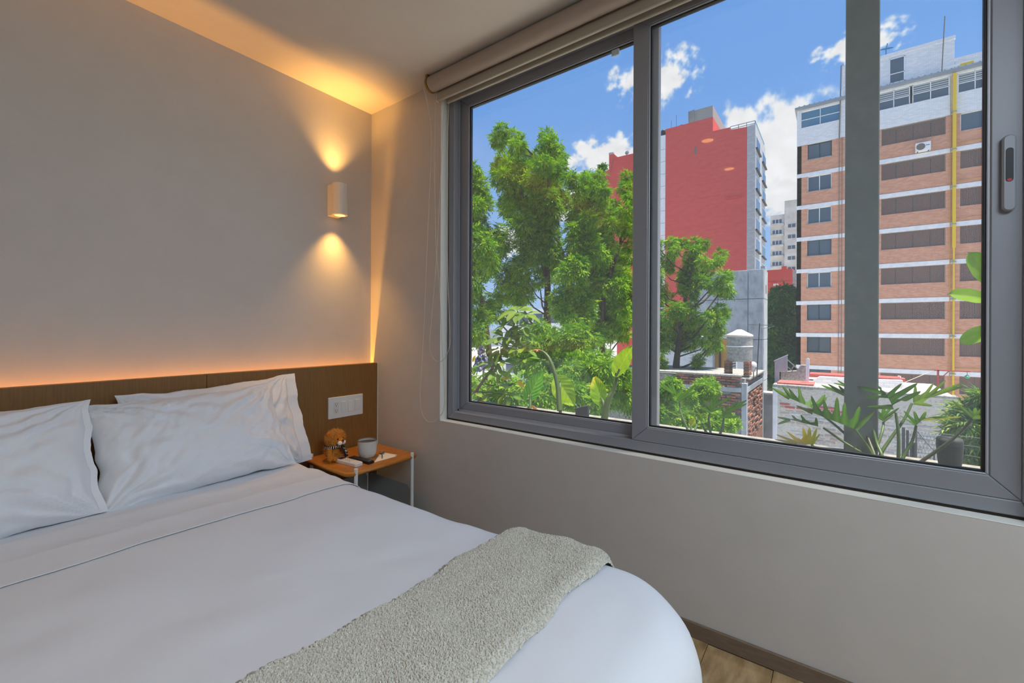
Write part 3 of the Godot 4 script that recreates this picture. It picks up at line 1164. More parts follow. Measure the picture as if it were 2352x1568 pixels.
func nightstand_things() -> void:
	var top := 0.45
	var o := thing("nightstand", "small wooden bedside table with white posts in the room corner", "nightstand", Vector3(-0.275, 0, 0.312), 0.0)
	var g := Geo.new()
	var flatx := Transform3D(Basis(Vector3(1, 0, 0), Vector3(0, 0, 1), Vector3(0, -1, 0)), Vector3.ZERO)
	# table top with rounded rim
	var rows := [[0.0, -0.024, 0.012], [0.0, -0.020, 0.005], [0.0, -0.012, 0.0], [0.0, -0.005, 0.003], [0.0, -0.001, 0.008], [0.0, 0.0, 0.014]]
	var outline := func(ins: float) -> PackedVector2Array: return rounded(0.468 - 2 * ins, 0.446 - 2 * ins, 0.045 - ins * 0.6, 8)
	var first := -1
	for rr in rows:
		var poly: PackedVector2Array = outline.call(rr[2])
		var f := g.v.size()
		for i in poly.size() + 1:
			var p := poly[i % poly.size()]
			var out := Vector3(p.x, 0, p.y).normalized()
			var up: float = clampf((rr[1] + 0.012) / 0.012, -1, 1)
			g.vert(Vector3(p.x, top + rr[1], p.y), (out * sqrt(maxf(0.0, 1.0 - up * up)) + Vector3.UP * up).normalized())
		if first >= 0:
			for i in poly.size():
				g.face(first + i, first + i + 1, f + i + 1)
				g.face(first + i, f + i + 1, f + i)
		first = f
	for e in [[0.014, 0.0, 1.0], [0.012, -0.024, -1.0]]:
		var poly: PackedVector2Array = outline.call(e[0])
		var m := g.vert(Vector3(0, top + e[1], 0), Vector3.UP * e[2])
		var f := g.v.size()
		for i in poly.size() + 1:
			g.vert(Vector3(poly[i % poly.size()].x, top + e[1], poly[i % poly.size()].y), Vector3.UP * e[2])
		for i in poly.size():
			g.face(m, f + i, f + i + 1)
	piece("table_top", g, M.table_wood, o)
	for sx in [-1.0, 1.0]:
		for sz in [-1.0, 1.0]:
			g = Geo.new()
			g.lathe([Vector2(0.0, 0.466), Vector2(0.0085, 0.466), Vector2(0.01, 0.4645), Vector2(0.01, 0.002), Vector2(0.0, 0.002)], 16, Transform3D(Basis.IDENTITY, Vector3(0.183 * sx, 0, 0.214 * sz)))
			piece("leg", g, M.white_paint, o)
	# sheet metal bin under the top
	for sx in [-1.0, 1.0]:
		g = Geo.new()
		g.prism(rounded(0.384, 0.2, 0.03, 5), 0.003, Transform3D(Basis(Vector3(0, 0, 1), Vector3.UP, Vector3(-1, 0, 0)), Vector3(0.1845 * sx, 0.175, 0)))
		piece("side_panel", g, M.grey_metal, o)
	g = Geo.new()
	g.prism(rounded(0.345, 0.2, 0.03, 5), 0.003, Transform3D(Basis.IDENTITY, Vector3(0, 0.175, -0.2)))
	piece("back_panel", g, M.grey_metal, o)
	piece("bottom_shelf", boxes([[Vector3(-0.172, 0.078, -0.196), Vector3(0.172, 0.081, 0.196)]]), M.grey_metal, o)

	cup(Vector3(-0.262, top, 0.342))
	lion(Vector3(-0.412, top, 0.236))
	remotes(top)
	napkin(top)


func cup(at: Vector3) -> void:
	var c := thing("coffee_cup", "pale grey stoneware cup of black coffee on the nightstand", "cup", at)
	var g := Geo.new()
	g.lathe([Vector2(0.0, 0.002), Vector2(0.034, 0.002), Vector2(0.036, 0.0), Vector2(0.039, 0.001), Vector2(0.045, 0.009), Vector2(0.0505, 0.024), Vector2(0.053, 0.045), Vector2(0.0537, 0.07), Vector2(0.0535, 0.094)], 40)
	g.lathe([Vector2(0.0505, 0.094), Vector2(0.0505, 0.07), Vector2(0.05, 0.045), Vector2(0.046, 0.02), Vector2(0.03, 0.008), Vector2(0.0, 0.006)], 40)
	piece("body", g, M.cup, c)
	g = Geo.new()
	g.lathe([Vector2(0.0537, 0.092), Vector2(0.0533, 0.0955), Vector2(0.052, 0.0965), Vector2(0.0507, 0.0955), Vector2(0.0503, 0.092)], 40)
	piece("rim", g, M.cup_rim, c)
	g = Geo.new()
	g.lathe([Vector2(0.0502, 0.083), Vector2(0.046, 0.0822), Vector2(0.0, 0.0822)], 40)
	piece("coffee", g, M.coffee, c)


func lion(at: Vector3) -> void:
	var l := thing("plush_lion", "small orange plush lion wearing a black scarf with white lettering", "soft toy", at, deg_to_rad(15.0))
	var head := Vector3(0, 0.118, 0.02)
	var field := func(p: Vector3) -> float:
		var q := Vector3(absf(p.x), p.y, p.z)
		var d := ((p - Vector3(0, 0.05, -0.004)) / Vector3(0.041, 0.05, 0.036)).length() * 0.038 - 0.038
		var hd := ((p - head) / Vector3(0.042, 0.038, 0.04)).length() * 0.039 - 0.039
		d = smin(d, hd, 0.008)
		d = smin(d, ((p - Vector3(0, 0.106, 0.058)) / Vector3(0.019, 0.014, 0.018)).length() * 0.016 - 0.016, 0.01)
		d = smin(d, capsule(q, Vector3(0.034, 0.076, 0.012), Vector3(0.05, 0.018, 0.03), 0.013, 0.0155), 0.006)
		d = smin(d, capsule(q, Vector3(0.026, 0.018, 0.014), Vector3(0.033, 0.017, 0.052), 0.018, 0.016), 0.006)
		return smin(d, ((q - Vector3(0.037, 0.146, 0.008)) / Vector3(0.013, 0.014, 0.007)).length() * 0.009 - 0.009, 0.004)
	piece("body", net(Vector3(-0.075, -0.006, -0.055), Vector3(0.075, 0.172, 0.085), 0.0038, field), M.fur, l)
	# shaggy mane
	var g := Geo.new()
	var w := 0.0016
	var prev := Vector3.ZERO
	for i in 4:
		var nx := Vector3(0, 0.006 * (i + 1), 0.0011 * (i + 1) * (i + 1))
		var wa := w * (1.0 - i * 0.24)
		var wb := w * (1.0 - (i + 1) * 0.24)
		g.quad(prev - Vector3(wa, 0, 0), prev + Vector3(wa, 0, 0), nx + Vector3(wb, 0, 0), nx - Vector3(wb, 0, 0), Vector3.BACK)
		prev = nx
	var strand := g.mesh()
	var xs := []
	var cols := []
	for i in 2600:
		var a := rng.randf_range(-PI * 0.75, PI * 0.75)
		var b := rng.randf_range(-0.9, 0.62)
		var dir := Vector3(sin(a) * cos(b), cos(a) * cos(b), sin(b)).normalized()
		var p := head + dir * Vector3(0.041, 0.037, 0.039)
		var nn := (dir + Vector3(rng.randf_range(-0.5, 0.5), rng.randf_range(-0.6, 0.3), rng.randf_range(-0.6, 0.35))).normalized()
		var xx := nn.cross(Vector3(rng.randf_range(-1, 1), rng.randf_range(-1, 1), rng.randf_range(-1, 1))).normalized()
		var s := rng.randf_range(0.4, 0.85)
		xs.append(Transform3D(Basis(xx, nn * s, xx.cross(nn)), p))
		var k := rng.randf()
		cols.append(Color(0.66 + 0.2 * k, 0.28 + 0.15 * k, 0.04 + 0.06 * k))
	scatter("mane", strand, M.mane, l, xs, cols)
	# short pile on body and limbs
	xs = []
	cols = []
	for i in 2600:
		var p := Vector3(rng.randf_range(-0.068, 0.068), rng.randf_range(0.003, 0.1), rng.randf_range(-0.045, 0.07))
		var d: float = field.call(p)
		if absf(d) > 0.008:
			continue
		var e := 0.002
		var nn := Vector3(field.call(p + Vector3(e, 0, 0)) - d, field.call(p + Vector3(0, e, 0)) - d, field.call(p + Vector3(0, 0, e)) - d).normalized()
		p -= nn * d
		nn = (nn + Vector3(rng.randf_range(-0.5, 0.5), rng.randf_range(-0.7, 0.2), rng.randf_range(-0.5, 0.5))).normalized()
		var xx := nn.cross(Vector3(rng.randf_range(-1, 1), rng.randf_range(-1, 1), rng.randf_range(-1, 1))).normalized()
		xs.append(Transform3D(Basis(xx * 0.8, nn * 0.22, xx.cross(nn)), p))
		var k := rng.randf()
		cols.append(Color(0.68 + 0.16 * k, 0.29 + 0.1 * k, 0.04 + 0.04 * k))
	scatter("fur", strand, M.mane, l, xs, cols)
	for sx in [-1.0, 1.0]:
		g = Geo.new()
		g.ball(Vector3(0.0185 * sx, 0.121, 0.0545), 0.0052, 12)
		piece("eye", g, M.black, l)
		g = Geo.new()
		g.ball(Vector3(0.013 * sx, 0.1, 0.064), Vector3(0.0135, 0.012, 0.013), 14)
		piece("muzzle", g, M.paper, l)
	g = Geo.new()
	g.ball(Vector3(0, 0.113, 0.074), Vector3(0.009, 0.006, 0.006), 12)
	piece("nose", g, flat(Color8(92, 46, 20), 0.5), l)
	# scarf: a black band round the neck, a tail in front, white knitted stripes and letters
	var neck := func(a: float, y: float, r: float) -> Vector3: return Vector3(sin(a) * r * 1.08, y + 0.004 * cos(a), 0.006 + cos(a) * r)
	g = Geo.new()
	g.sheet(36, 4, func(u, v): return neck.call(u * TAU, 0.066 + 0.018 * v, 0.0435 + 0.003 * sin(v * PI)), Vector3.UP, true)
	var sc := piece("scarf", g, M.black, l)
	g = Geo.new()
	g.sheet(6, 8, func(u, v): return Vector3(lerpf(0.0, 0.034, u) + 0.01 * v, 0.078 - 0.062 * v, 0.05 + 0.026 * sin(v * 1.9) + 0.004 * cos(u * PI)), Vector3.BACK, true)
	piece("scarf_tail", g, M.black, sc)
	for k in 9:
		var a := -2.0 + k * 0.24
		g = Geo.new()
		g.sheet(1, 3, func(u, v): return neck.call(a + 0.07 * u + 0.03 * v, 0.068 + 0.014 * v, 0.0472 + 0.0012 * sin(v * PI)), Vector3.BACK, true)
		piece("stripe", g, M.paper, sc)
	var font := SystemFont.new()
	font.font_names = PackedStringArray(["Droid Sans"])
	var letters := ["C", "N", "S"]
	for k in 3:
		var tm := TextMesh.new()
		tm.text = letters[k]
		tm.font = font
		tm.font_size = 16
		tm.pixel_size = 0.00115
		tm.depth = 0.0006
		var v := 0.74 - 0.24 * k
		var at2 := Vector3(0.017 + 0.01 * v, 0.078 - 0.062 * v, 0.0505 + 0.026 * sin(v * 1.9))
		copy_piece("letter", tm, M.paper, sc, Transform3D(Basis.from_euler(Vector3(-0.75, 0, 0.9)), at2 + Vector3(0, 0.003, 0.0036)))


func remotes(top: float) -> void:
	var a := thing("remote_control", "white remote control with a small dark display on the nightstand", "remote control", Vector3(-0.401, top, 0.374), deg_to_rad(4.0), "remote controls on the nightstand")
	var lay := Transform3D(Basis(Vector3(1, 0, 0), Vector3(0, 0, -1), Vector3(0, 1, 0)), Vector3(0, 0.001, 0))
	var g := Geo.new()
	g.prism(rounded(0.05, 0.182, 0.012, 5), 0.018, lay, 0.004)
	piece("body", g, M.plastic, a)
	g = Geo.new()
	g.prism(rounded(0.034, 0.036, 0.003, 3), 0.0006, lay.translated(Vector3(0, 0.018, -0.06)))
	piece("display", g, M.display, a)
	for r in 4:
		for c in 3:
			g = Geo.new()
			g.prism(rounded(0.0095, 0.006, 0.0025, 3), 0.0012, lay.translated(Vector3(-0.0135 + 0.0135 * c, 0.018, -0.026 + 0.017 * r)))
			piece("button", g, M.key_orange if (r == 0 and c != 1) else M.key_grey, a)
	var b := thing("remote_control", "slim black remote control beside the white one on the nightstand", "remote control", Vector3(-0.336, top, 0.392), deg_to_rad(5.0), "remote controls on the nightstand")
	g = Geo.new()
	g.prism(rounded(0.04, 0.168, 0.006, 4), 0.013, lay, 0.003)
	piece("body", g, M.black, b)
	for r in 7:
		for c in 3:
			g = Geo.new()
			g.prism(rounded(0.007, 0.0055, 0.002, 2), 0.001, lay.translated(Vector3(-0.0105 + 0.0105 * c, 0.013, -0.065 + 0.0165 * r)))
			piece("button", g, M.black_key, b)
	g = Geo.new()
	g.prism(rounded(0.016, 0.003, 0.001, 2), 0.0006, lay.translated(Vector3(0, 0.013, 0.068)))
	piece("maker_mark", g, M.key_grey, b)


func napkin(top: float) -> void:
	var n := thing("paper_napkin", "folded white paper napkin under a teaspoon on the nightstand", "napkin", Vector3(0, top, 0))
	var p := [Vector2(-0.305, 0.468), Vector2(-0.158, 0.328), Vector2(-0.15, 0.405), Vector2(-0.139, 0.452), Vector2(-0.163, 0.476)]
	var g := Geo.new()
	var lay := Transform3D(Basis(Vector3(1, 0, 0), Vector3(0, 0, 1), Vector3(0, -1, 0)), Vector3.ZERO)
	g.prism(PackedVector2Array([p[0], p[1], p[2], p[3]]), -0.0012, lay)
	piece("lower_fold", g, M.paper, n)
	g = Geo.new()
	g.prism(PackedVector2Array([p[0] + Vector2(0.004, 0.004), Vector2(-0.163, 0.343), Vector2(-0.168, 0.41), p[4]]), -0.0011, lay.translated(Vector3(0, 0.0013, 0)))
	piece("upper_fold", g, M.paper, n)
	var s := thing("teaspoon", "metal teaspoon lying on the white napkin", "spoon", Vector3(-0.196, top + 0.0105, 0.388), deg_to_rad(-36.0))
	g = Geo.new()
	g.sheet(16, 12, func(u, v):
		var a: float = u * TAU
		var r: float = sin(v * PI / 2)
		var e := Vector3(cos(a) * 0.0165 * r, 0, sin(a) * 0.026 * r)
		return e + Vector3(0, -0.0068 * (1.0 - r * r), -0.03), Vector3.UP, true)
	piece("bowl", g, M.steel, s)
	g = Geo.new()
	var path := []
	var rad := []
	for i in 9:
		var k := i / 8.0
		path.append(Vector3(0, 0.0005 + 0.007 * sin(k * PI) * (1.0 - k) - 0.006 * k, -0.006 + 0.085 * k))
		rad.append(lerpf(0.0026, 0.0042, k * k))
	g.tube(path, rad, 8)
	piece("handle", g, M.steel, s)


# ---------------------------------------------------------------- planted ledge outside the window

func leaf_material(rough := 0.45) -> StandardMaterial3D:
	var m := flat(Color.WHITE, rough)
	m.metallic_specular = 0.35
	m.vertex_color_use_as_albedo = true
	m.backlight_enabled = true
	m.backlight = Color(0.8, 0.95, 0.2)
	m.cull_mode = BaseMaterial3D.CULL_DISABLED
	return m


func ledge_and_plants() -> void:
	var conc := noise_image(512, 512, 0.02, 5, 77, 0.6)
	M.ledge = grained(ramp_image(conc, [[0.0, Color8(112, 109, 101)], [0.5, Color8(141, 138, 129)], [1.0, Color8(158, 154, 145)]]), Vector3(1.6, 1.6, 1.6), 0.9)
	M.post = grained(ramp_image(conc, [[0.0, Color8(86, 92, 90)], [0.8, Color8(98, 104, 101)], [1.0, Color8(112, 117, 113)]]), Vector3(1.5, 1.5, 1.5), 0.6)
	M.leaf = leaf_material()
	M.stalk = flat(Color8(66, 88, 34), 0.5)
	M.stalk_dark = flat(Color8(62, 66, 38), 0.5)
	M.pot = grained(ramp_image(conc, [[0.0, Color8(44, 46, 50)], [1.0, Color8(62, 64, 69)]]), Vector3(6, 6, 6), 0.75)
	M.dry = flat(Color8(176, 118, 60), 0.8)
	var l := structure("ledge")
	piece("slab", boxes([[Vector3(0.14, 0.43, -0.4), Vector3(0.41, 0.712, 4.8), 0.004]]), M.ledge, l)
	var g := Geo.new()
	g.span(Vector3(0.3, 0.712, 2.51), Vector3(0.4, 3.4, 2.609), 0.003)
	solo("steel_post", "grey-green square steel post standing outside the window", "post", g, M.post)

	clump("lobed_philodendron", "large philodendron with deeply lobed leaves in front of the steel post", big_clump())
	clump("lobed_philodendron", "smaller philodendron with upright lobed leaves beside the window's middle post", small_clump())

	# elephant ears
	var e := thing("elephant_ear_plant", "elephant ear plant with broad veined green leaves in the left pane", "plant", Vector3(0.26, 0.712, 1.3))
	for d in elephant_ears():
		ear_leaf(e, d, Vector3(0.26, 0.712, 1.3))
	g = Geo.new()
	var st := []
	for q in bent_stalk():
		st.append(q - Vector3(0.26, 0.712, 1.3))
	g.tube(smooth_path(st, 5), taper(st.size() * 5 - 4, 0.0165, 0.006), 10)
	piece("bent_stalk", g, M.stalk, e)
	g = Geo.new()
	var tip: Vector3 = st[-1]
	for i in 7:
		var a := i * 1.3
		g.tube([tip, tip + Vector3(sin(a) * 0.01, 0.006 * cos(a * 2), -0.012 + 0.016 * cos(a)), tip + Vector3(sin(a) * 0.016, -0.008, -0.02 + 0.03 * cos(a))], [0.006, 0.004, 0.001], 6)
	piece("withered_tip", g, M.dry, e)
	g = Geo.new()
	g.sheet(10, 6, func(u, v): return Vector3(0.27 + 0.03 * v, 0.714 + 0.022 * sin(u * PI) + 0.012 * sin(v * 3.0), 1.06 + 0.085 * u), Vector3.UP, true)
	solo("fallen_leaf", "curled brown fallen leaf lying on the ledge", "leaf", g, M.dry)
	g = Geo.new()
	var x := Transform3D(Basis(Vector3(0, 0, 1), Vector3(0, 1, 0), Vector3(-1, 0, 0)), Vector3(0.29, 0.712, 1.42))
	g.prism(PackedVector2Array([Vector2(-0.036, 0), Vector2(0.036, 0), Vector2(0.038, 0.075), Vector2(0.012, 0.069), Vector2(-0.036, 0.053)]), 0.018, x, 0.003)
	solo("pot_shard", "slanted dark shard of a plant pot on the ledge", "pot shard", g, M.pot)

	umbrella_plant()
	fiddle_leaf_fig()

	# dark pot
	var p := thing("plant_pot", "tall charcoal plant pot standing on the ledge", "plant pot", Vector3(0.272, 0.712, 2.79))
	g = Geo.new()
	g.lathe([Vector2(0.0, 0.0), Vector2(0.024, 0.0), Vector2(0.026, 0.004), Vector2(0.0305, 0.04), Vector2(0.0333, 0.08), Vector2(0.0335, 0.1), Vector2(0.031, 0.109), Vector2(0.02, 0.1135), Vector2(0.0, 0.1145)], 28)
	piece("body", g, M.pot, p)
	g = Geo.new()
	g.lathe([Vector2(0.0334, 0.0845), Vector2(0.0339, 0.086), Vector2(0.0336, 0.0875)], 28)
	piece("moulded_line", g, M.gasket, p)


func smooth_path(pts: Array, sub: int) -> Array:
	var o := []
	for i in pts.size() - 1:
		var a: Vector3 = pts[maxi(i - 1, 0)]
		var d: Vector3 = pts[mini(i + 2, pts.size() - 1)]
		for s in sub:
			o.append(pts[i].cubic_interpolate(pts[i + 1], a, d, float(s) / sub))
	o.append(pts[-1])
	return o


func taper(n: int, a: float, b: float) -> Array:
	var r := []
	for i in n:
		r.append(lerpf(a, b, float(i) / (n - 1)))
	return r


func look(kind: String, lobe: int, lobes: int, r: float) -> Color:
	var green := Color(0.03, 0.115, 0.01).lerp(Color(0.055, 0.17, 0.013), rng.randf())
	match kind:
		"olive":
			return Color(0.09, 0.17, 0.012).lerp(Color(0.13, 0.21, 0.015), rng.randf())
		"yellow":
			return Color(0.62, 0.4, 0.02).lerp(Color(0.75, 0.34, 0.012), clampf(1.0 - float(lobe) / lobes * 1.4, 0, 1) * 0.8).lerp(Color(0.38, 0.4, 0.02), 0.5 if lobe > 3 else 0.0)
		"browned":
			return green.lerp(Color(0.36, 0.13, 0.03), smoothstep(0.9, 0.97, r))
		"yellowtip":
			return green.lerp(Color(0.7, 0.52, 0.02), 1.0 if lobe >= lobes - 1 else smoothstep(0.85, 1.0, r) * 0.7)
		"sheen":
			return Color(0.05, 0.11, 0.05).lerp(Color(0.075, 0.14, 0.065), rng.randf())
	return green


func clump(called: String, label: String, leaves: Array) -> void:
	var base: Vector3 = leaves[0][4][-1]
	base.y = 0.712
	var o := thing(called, label, "plant", base, 0.0, "lobed philodendrons on the ledge")
	for d in leaves:
		var a: Vector3 = d[0]
		var tips: Array = d[2]
		var nn := Vector3.ZERO
		for i in tips.size() - 1:
			nn += (tips[i] - a).cross(tips[i + 1] - a)
		nn = nn.normalized()
		if nn.y < 0.0:
			nn = -nn
		var g := Geo.new()
		g.tinted = true
		var rows := 14
		var ctr := func(i: int, r: float) -> Vector3:
			var root: Vector3 = a.lerp(d[1], d[3][i])
			var along: Vector3 = tips[i] - root
			return root + along * r + nn * (0.10 * along.length() * (r - r * r)) - a
		for i in tips.size():
			var root: Vector3 = a.lerp(d[1], d[3][i])
			var along: Vector3 = tips[i] - root
			var side := nn.cross(along).normalized()
			if i + 1 < tips.size():
				if side.dot(tips[i + 1] - tips[i]) < 0.0:
					side = -side
			elif side.dot(tips[i] - tips[i - 1]) < 0.0:
				side = -side
			var hw: float = along.length() * 0.078 + 0.004
			var grid := []
			for j in rows + 1:
				var r := float(j) / rows
				var c: Vector3 = ctr.call(i, r)
				var wide := hw * pow(maxf(0.0, 1.0 - r), 0.55) * (0.75 + 0.5 * r)
				var row := [c]
				for s in [-1, 1]:
					var own: Vector3 = c + side * wide * s - nn * wide * 0.35
					var k: int = i + s
					if k >= 0 and k < tips.size():
						var shared: Vector3 = (c + ctr.call(k, r)) * 0.5
						own = shared.lerp(own, smoothstep(0.26, 0.46, r)) if shared.distance_to(c) < wide * 3.4 or r < 0.36 else own
					row.append(own)
				grid.append(row)
			for j in rows + 1:
				var nr := (grid[mini(j + 1, rows)][0] - grid[maxi(j - 1, 0)][0]) as Vector3
				for q in 3:
					var v: Vector3 = grid[j][q]
					var tilt: Vector3 = nn + side * (0.0 if q == 0 else (-0.3 if q == 1 else 0.3))
					tilt = (tilt - nr.normalized() * tilt.dot(nr.normalized())).normalized()
					g.tint = look(d[5], i, tips.size(), float(j) / rows)
					if q == 0:
						g.tint = g.tint.lerp(Color(0.3, 0.36, 0.06), 0.35)
					g.vert(v + a - base, tilt)
			var f := g.v.size() - (rows + 1) * 3
			for j in rows:
				var b := f + j * 3
				for q in [1, 2]:
					g.face(b, b + q, b + 3 + q)
					g.face(b, b + 3 + q, b + 3)
		piece("leaf", g, M.leaf, o)
		var st := []
		for q in d[4]:
			st.append(q - base)
		st.reverse()
		g = Geo.new()
		g.tube(smooth_path(st, 5), taper(st.size() * 5 - 4, 0.0065, 0.0038), 8)
		piece("stalk", g, M.stalk if d[5] != "sheen" else M.stalk_dark, o)


func ear_leaf(o: Node3D, d: Array, base: Vector3) -> void:
	var a: Vector3 = d[0]
	var t: Vector3 = d[1]
	var along := t - a
	var ln := along.length()
	var y := along / ln
	var n: Vector3 = d[3]
	n = (n - y * n.dot(y)).normalized()
	var x := y.cross(n)
	var w: float = d[2]
	var kind: String = d[5]
	var g := Geo.new()
	g.tinted = true
	var nu := 26
	var nv := 34
	var at := func(u: float, v: float) -> Vector3:
		# v from the notch behind the joint to the tip, u across
		var s := lerpf(-0.34, 1.0, v)
		var half := w * pow(sin(PI * clampf((s + 0.36) / 1.38, 0.0, 1.0)), 0.62) * (1.0 - 0.28 * clampf(s, 0, 1))
		var uu := u
		if s < 0.0:                                      # two lobes with a gap between
			var gap := 0.1 + 0.28 * (-s / 0.34)
			uu = signf(u) * lerpf(gap, 1.0, absf(u)) if absf(u) > 0.02 else signf(u + 0.0001) * gap * 0.9
		var vein := sin((s - 0.42 * absf(uu)) * 34.0)
		var z := 0.16 * w * absf(uu) + 0.018 * w * vein * absf(uu) * (1.2 - absf(uu)) * 2.0 - 0.12 * ln * s * s + 0.02 * w * sin(s * 19.0 + uu * 5.0) * absf(uu)
		return x * (half * uu) + y * (ln * s) + n * z
	var pts := []
	for j in nv + 1:
		for i in nu + 1:
			pts.append(at.call(float(i) / nu * 2.0 - 1.0, float(j) / nv))
	for j in nv + 1:
		for i in nu + 1:
			var du: Vector3 = pts[j * (nu + 1) + mini(i + 1, nu)] - pts[j * (nu + 1) + maxi(i - 1, 0)]
			var dv: Vector3 = pts[mini(j + 1, nv) * (nu + 1) + i] - pts[maxi(j - 1, 0) * (nu + 1) + i]
			var nr := du.cross(dv)
			nr = nr.normalized() if nr.length_squared() > 1e-16 else n
			if nr.dot(n) < 0.0:
				nr = -nr
			var u := absf(float(i) / nu * 2.0 - 1.0)
			var s := lerpf(-0.34, 1.0, float(j) / nv)
			var c := Color(0.12, 0.33, 0.016)
			if kind == "lime":
				c = Color(0.34, 0.5, 0.02)
			elif kind == "mottled":
				c = Color(0.28, 0.48, 0.02).lerp(Color(0.72, 0.66, 0.05), smoothstep(0.6, 1.0, s + u * 0.3))
			var vein := absf(sin((s - 0.42 * u) * 17.0))
			c = c.lerp(c * 0.55 if kind != "green" else c * 1.7, smoothstep(0.86, 1.0, vein) * 0.8)
			if u < 0.05 and s > 0.0:
				c = c.lerp(Color(0.45, 0.5, 0.12), 0.6)
			g.tint = c * rng.randf_range(0.92, 1.08)
			g.vert(pts[j * (nu + 1) + i] + a - base, nr)
	for j in nv:
		for i in nu:
			var s := lerpf(-0.34, 1.0, (j + 0.5) / nv)
			if s < -0.02 and (i == nu / 2 or i == nu / 2 - 1):
				continue
			var k := j * (nu + 1) + i
			g.face(k, k + 1, k + nu + 2)
			g.face(k, k + nu + 2, k + nu + 1)
	piece("leaf", g, M.leaf, o)
	var st := []
	for q in d[4]:
		st.append(q - base)
	st.reverse()
	g = Geo.new()
	g.tube(smooth_path(st, 6), taper(st.size() * 6 - 5, 0.019 if kind == "lime" and st.size() > 3 else 0.009, 0.006), 10)
	piece("stalk", g, M.stalk, o)


func oval_leaf(length: float, width: float, c: Color, blunt := 1.0) -> Mesh:
	# a simple leaf along +y with a shallow fold, facing +z
	var g := Geo.new()
	g.tinted = true
	var nv := 8
	for j in nv + 1:
		var k := float(j) / nv
		var w := width * pow(sin(PI * pow(k, blunt)), 0.75)
		for q in [-1.0, 0.0, 1.0]:
			g.tint = c if q != 0.0 else c.lerp(Color(0.4, 0.45, 0.1), 0.35)
			g.vert(Vector3(w * q, length * k, 0.28 * w * absf(q) - 0.25 * length * k * k), Vector3(-0.3 * q, 0.35 * k, 1).normalized())
	for j in nv:
		for q in 2:
			var b := j * 3 + q
			g.face(b, b + 1, b + 4)
			g.face(b, b + 4, b + 3)
	return g.mesh()


func umbrella_plant() -> void:
	var base := Vector3(0.3, 0.712, 0.66)
	var o := thing("umbrella_plant", "umbrella plant with fans of oval leaves at the window's lower corner", "plant", base)
	var st := []
	for q in umbrella_stem():
		st.append(q - base)
	st[0].y = -0.01
	var g := Geo.new()
	var path := smooth_path(st, 4)
	g.tube(path, taper(path.size(), 0.011, 0.005), 8)
	piece("stem", g, flat(Color8(122, 104, 66), 0.7), o)
	var shades := [oval_leaf(1.0, 0.21, Color(0.1, 0.22, 0.016), 1.3), oval_leaf(1.0, 0.2, Color(0.06, 0.17, 0.014), 1.3), oval_leaf(1.0, 0.22, Color(0.18, 0.29, 0.02), 1.3)]
	for wdat in umbrella_whorls():
		var c: Vector3 = wdat[0] - base
		# stalk from the nearest point of the stem
		var best: Vector3 = path[0]
		for q in path:
			if (q - c).length() < (best - c).length() and q.y < c.y + 0.02:
				best = q
		g = Geo.new()
		g.tube([best, best.lerp(c, 0.5) + Vector3(0, 0.006, 0), c], [0.0032, 0.0026, 0.002], 6)
		piece("leaf_stalk", g, M.stalk, o)
		var n: int = wdat[1]
		var tilt := Vector3(rng.randf_range(-0.7, -0.1), 1.0, rng.randf_range(-0.5, 0.5)).normalized()
		var sx := tilt.cross(Vector3(0.2, 0.1, 1.0)).normalized()
		var sz := sx.cross(tilt)
		for i in n:
			var an := TAU * i / n + rng.randf_range(-0.2, 0.2)
			var dir := (sx * cos(an) + sz * sin(an) + tilt * rng.randf_range(-0.35, 0.25)).normalized()
			var zz := (tilt - dir * tilt.dot(dir)).normalized()
			var len_: float = wdat[2] * rng.randf_range(0.75, 1.1)
			copy_piece("leaf", shades[rng.randi() % 3], M.leaf, o, Transform3D(Basis(dir.cross(zz) * len_, dir * len_, zz * len_), c + dir * 0.008))
	var yl := oval_leaf(1.0, 0.24, Color(0.75, 0.42, 0.015), 1.1)
	for y in yellow_leaves():
		var dir := Vector3(0, sin(y[2]), cos(y[2]))
		var zz := Vector3(-0.9, 0.3, 0.0)
		zz = (zz - dir * zz.dot(dir)).normalized()
		copy_piece("yellow_leaf", yl, M.leaf, o, Transform3D(Basis(dir.cross(zz), dir, zz).scaled_local(Vector3.ONE * y[1]), y[0] - base))


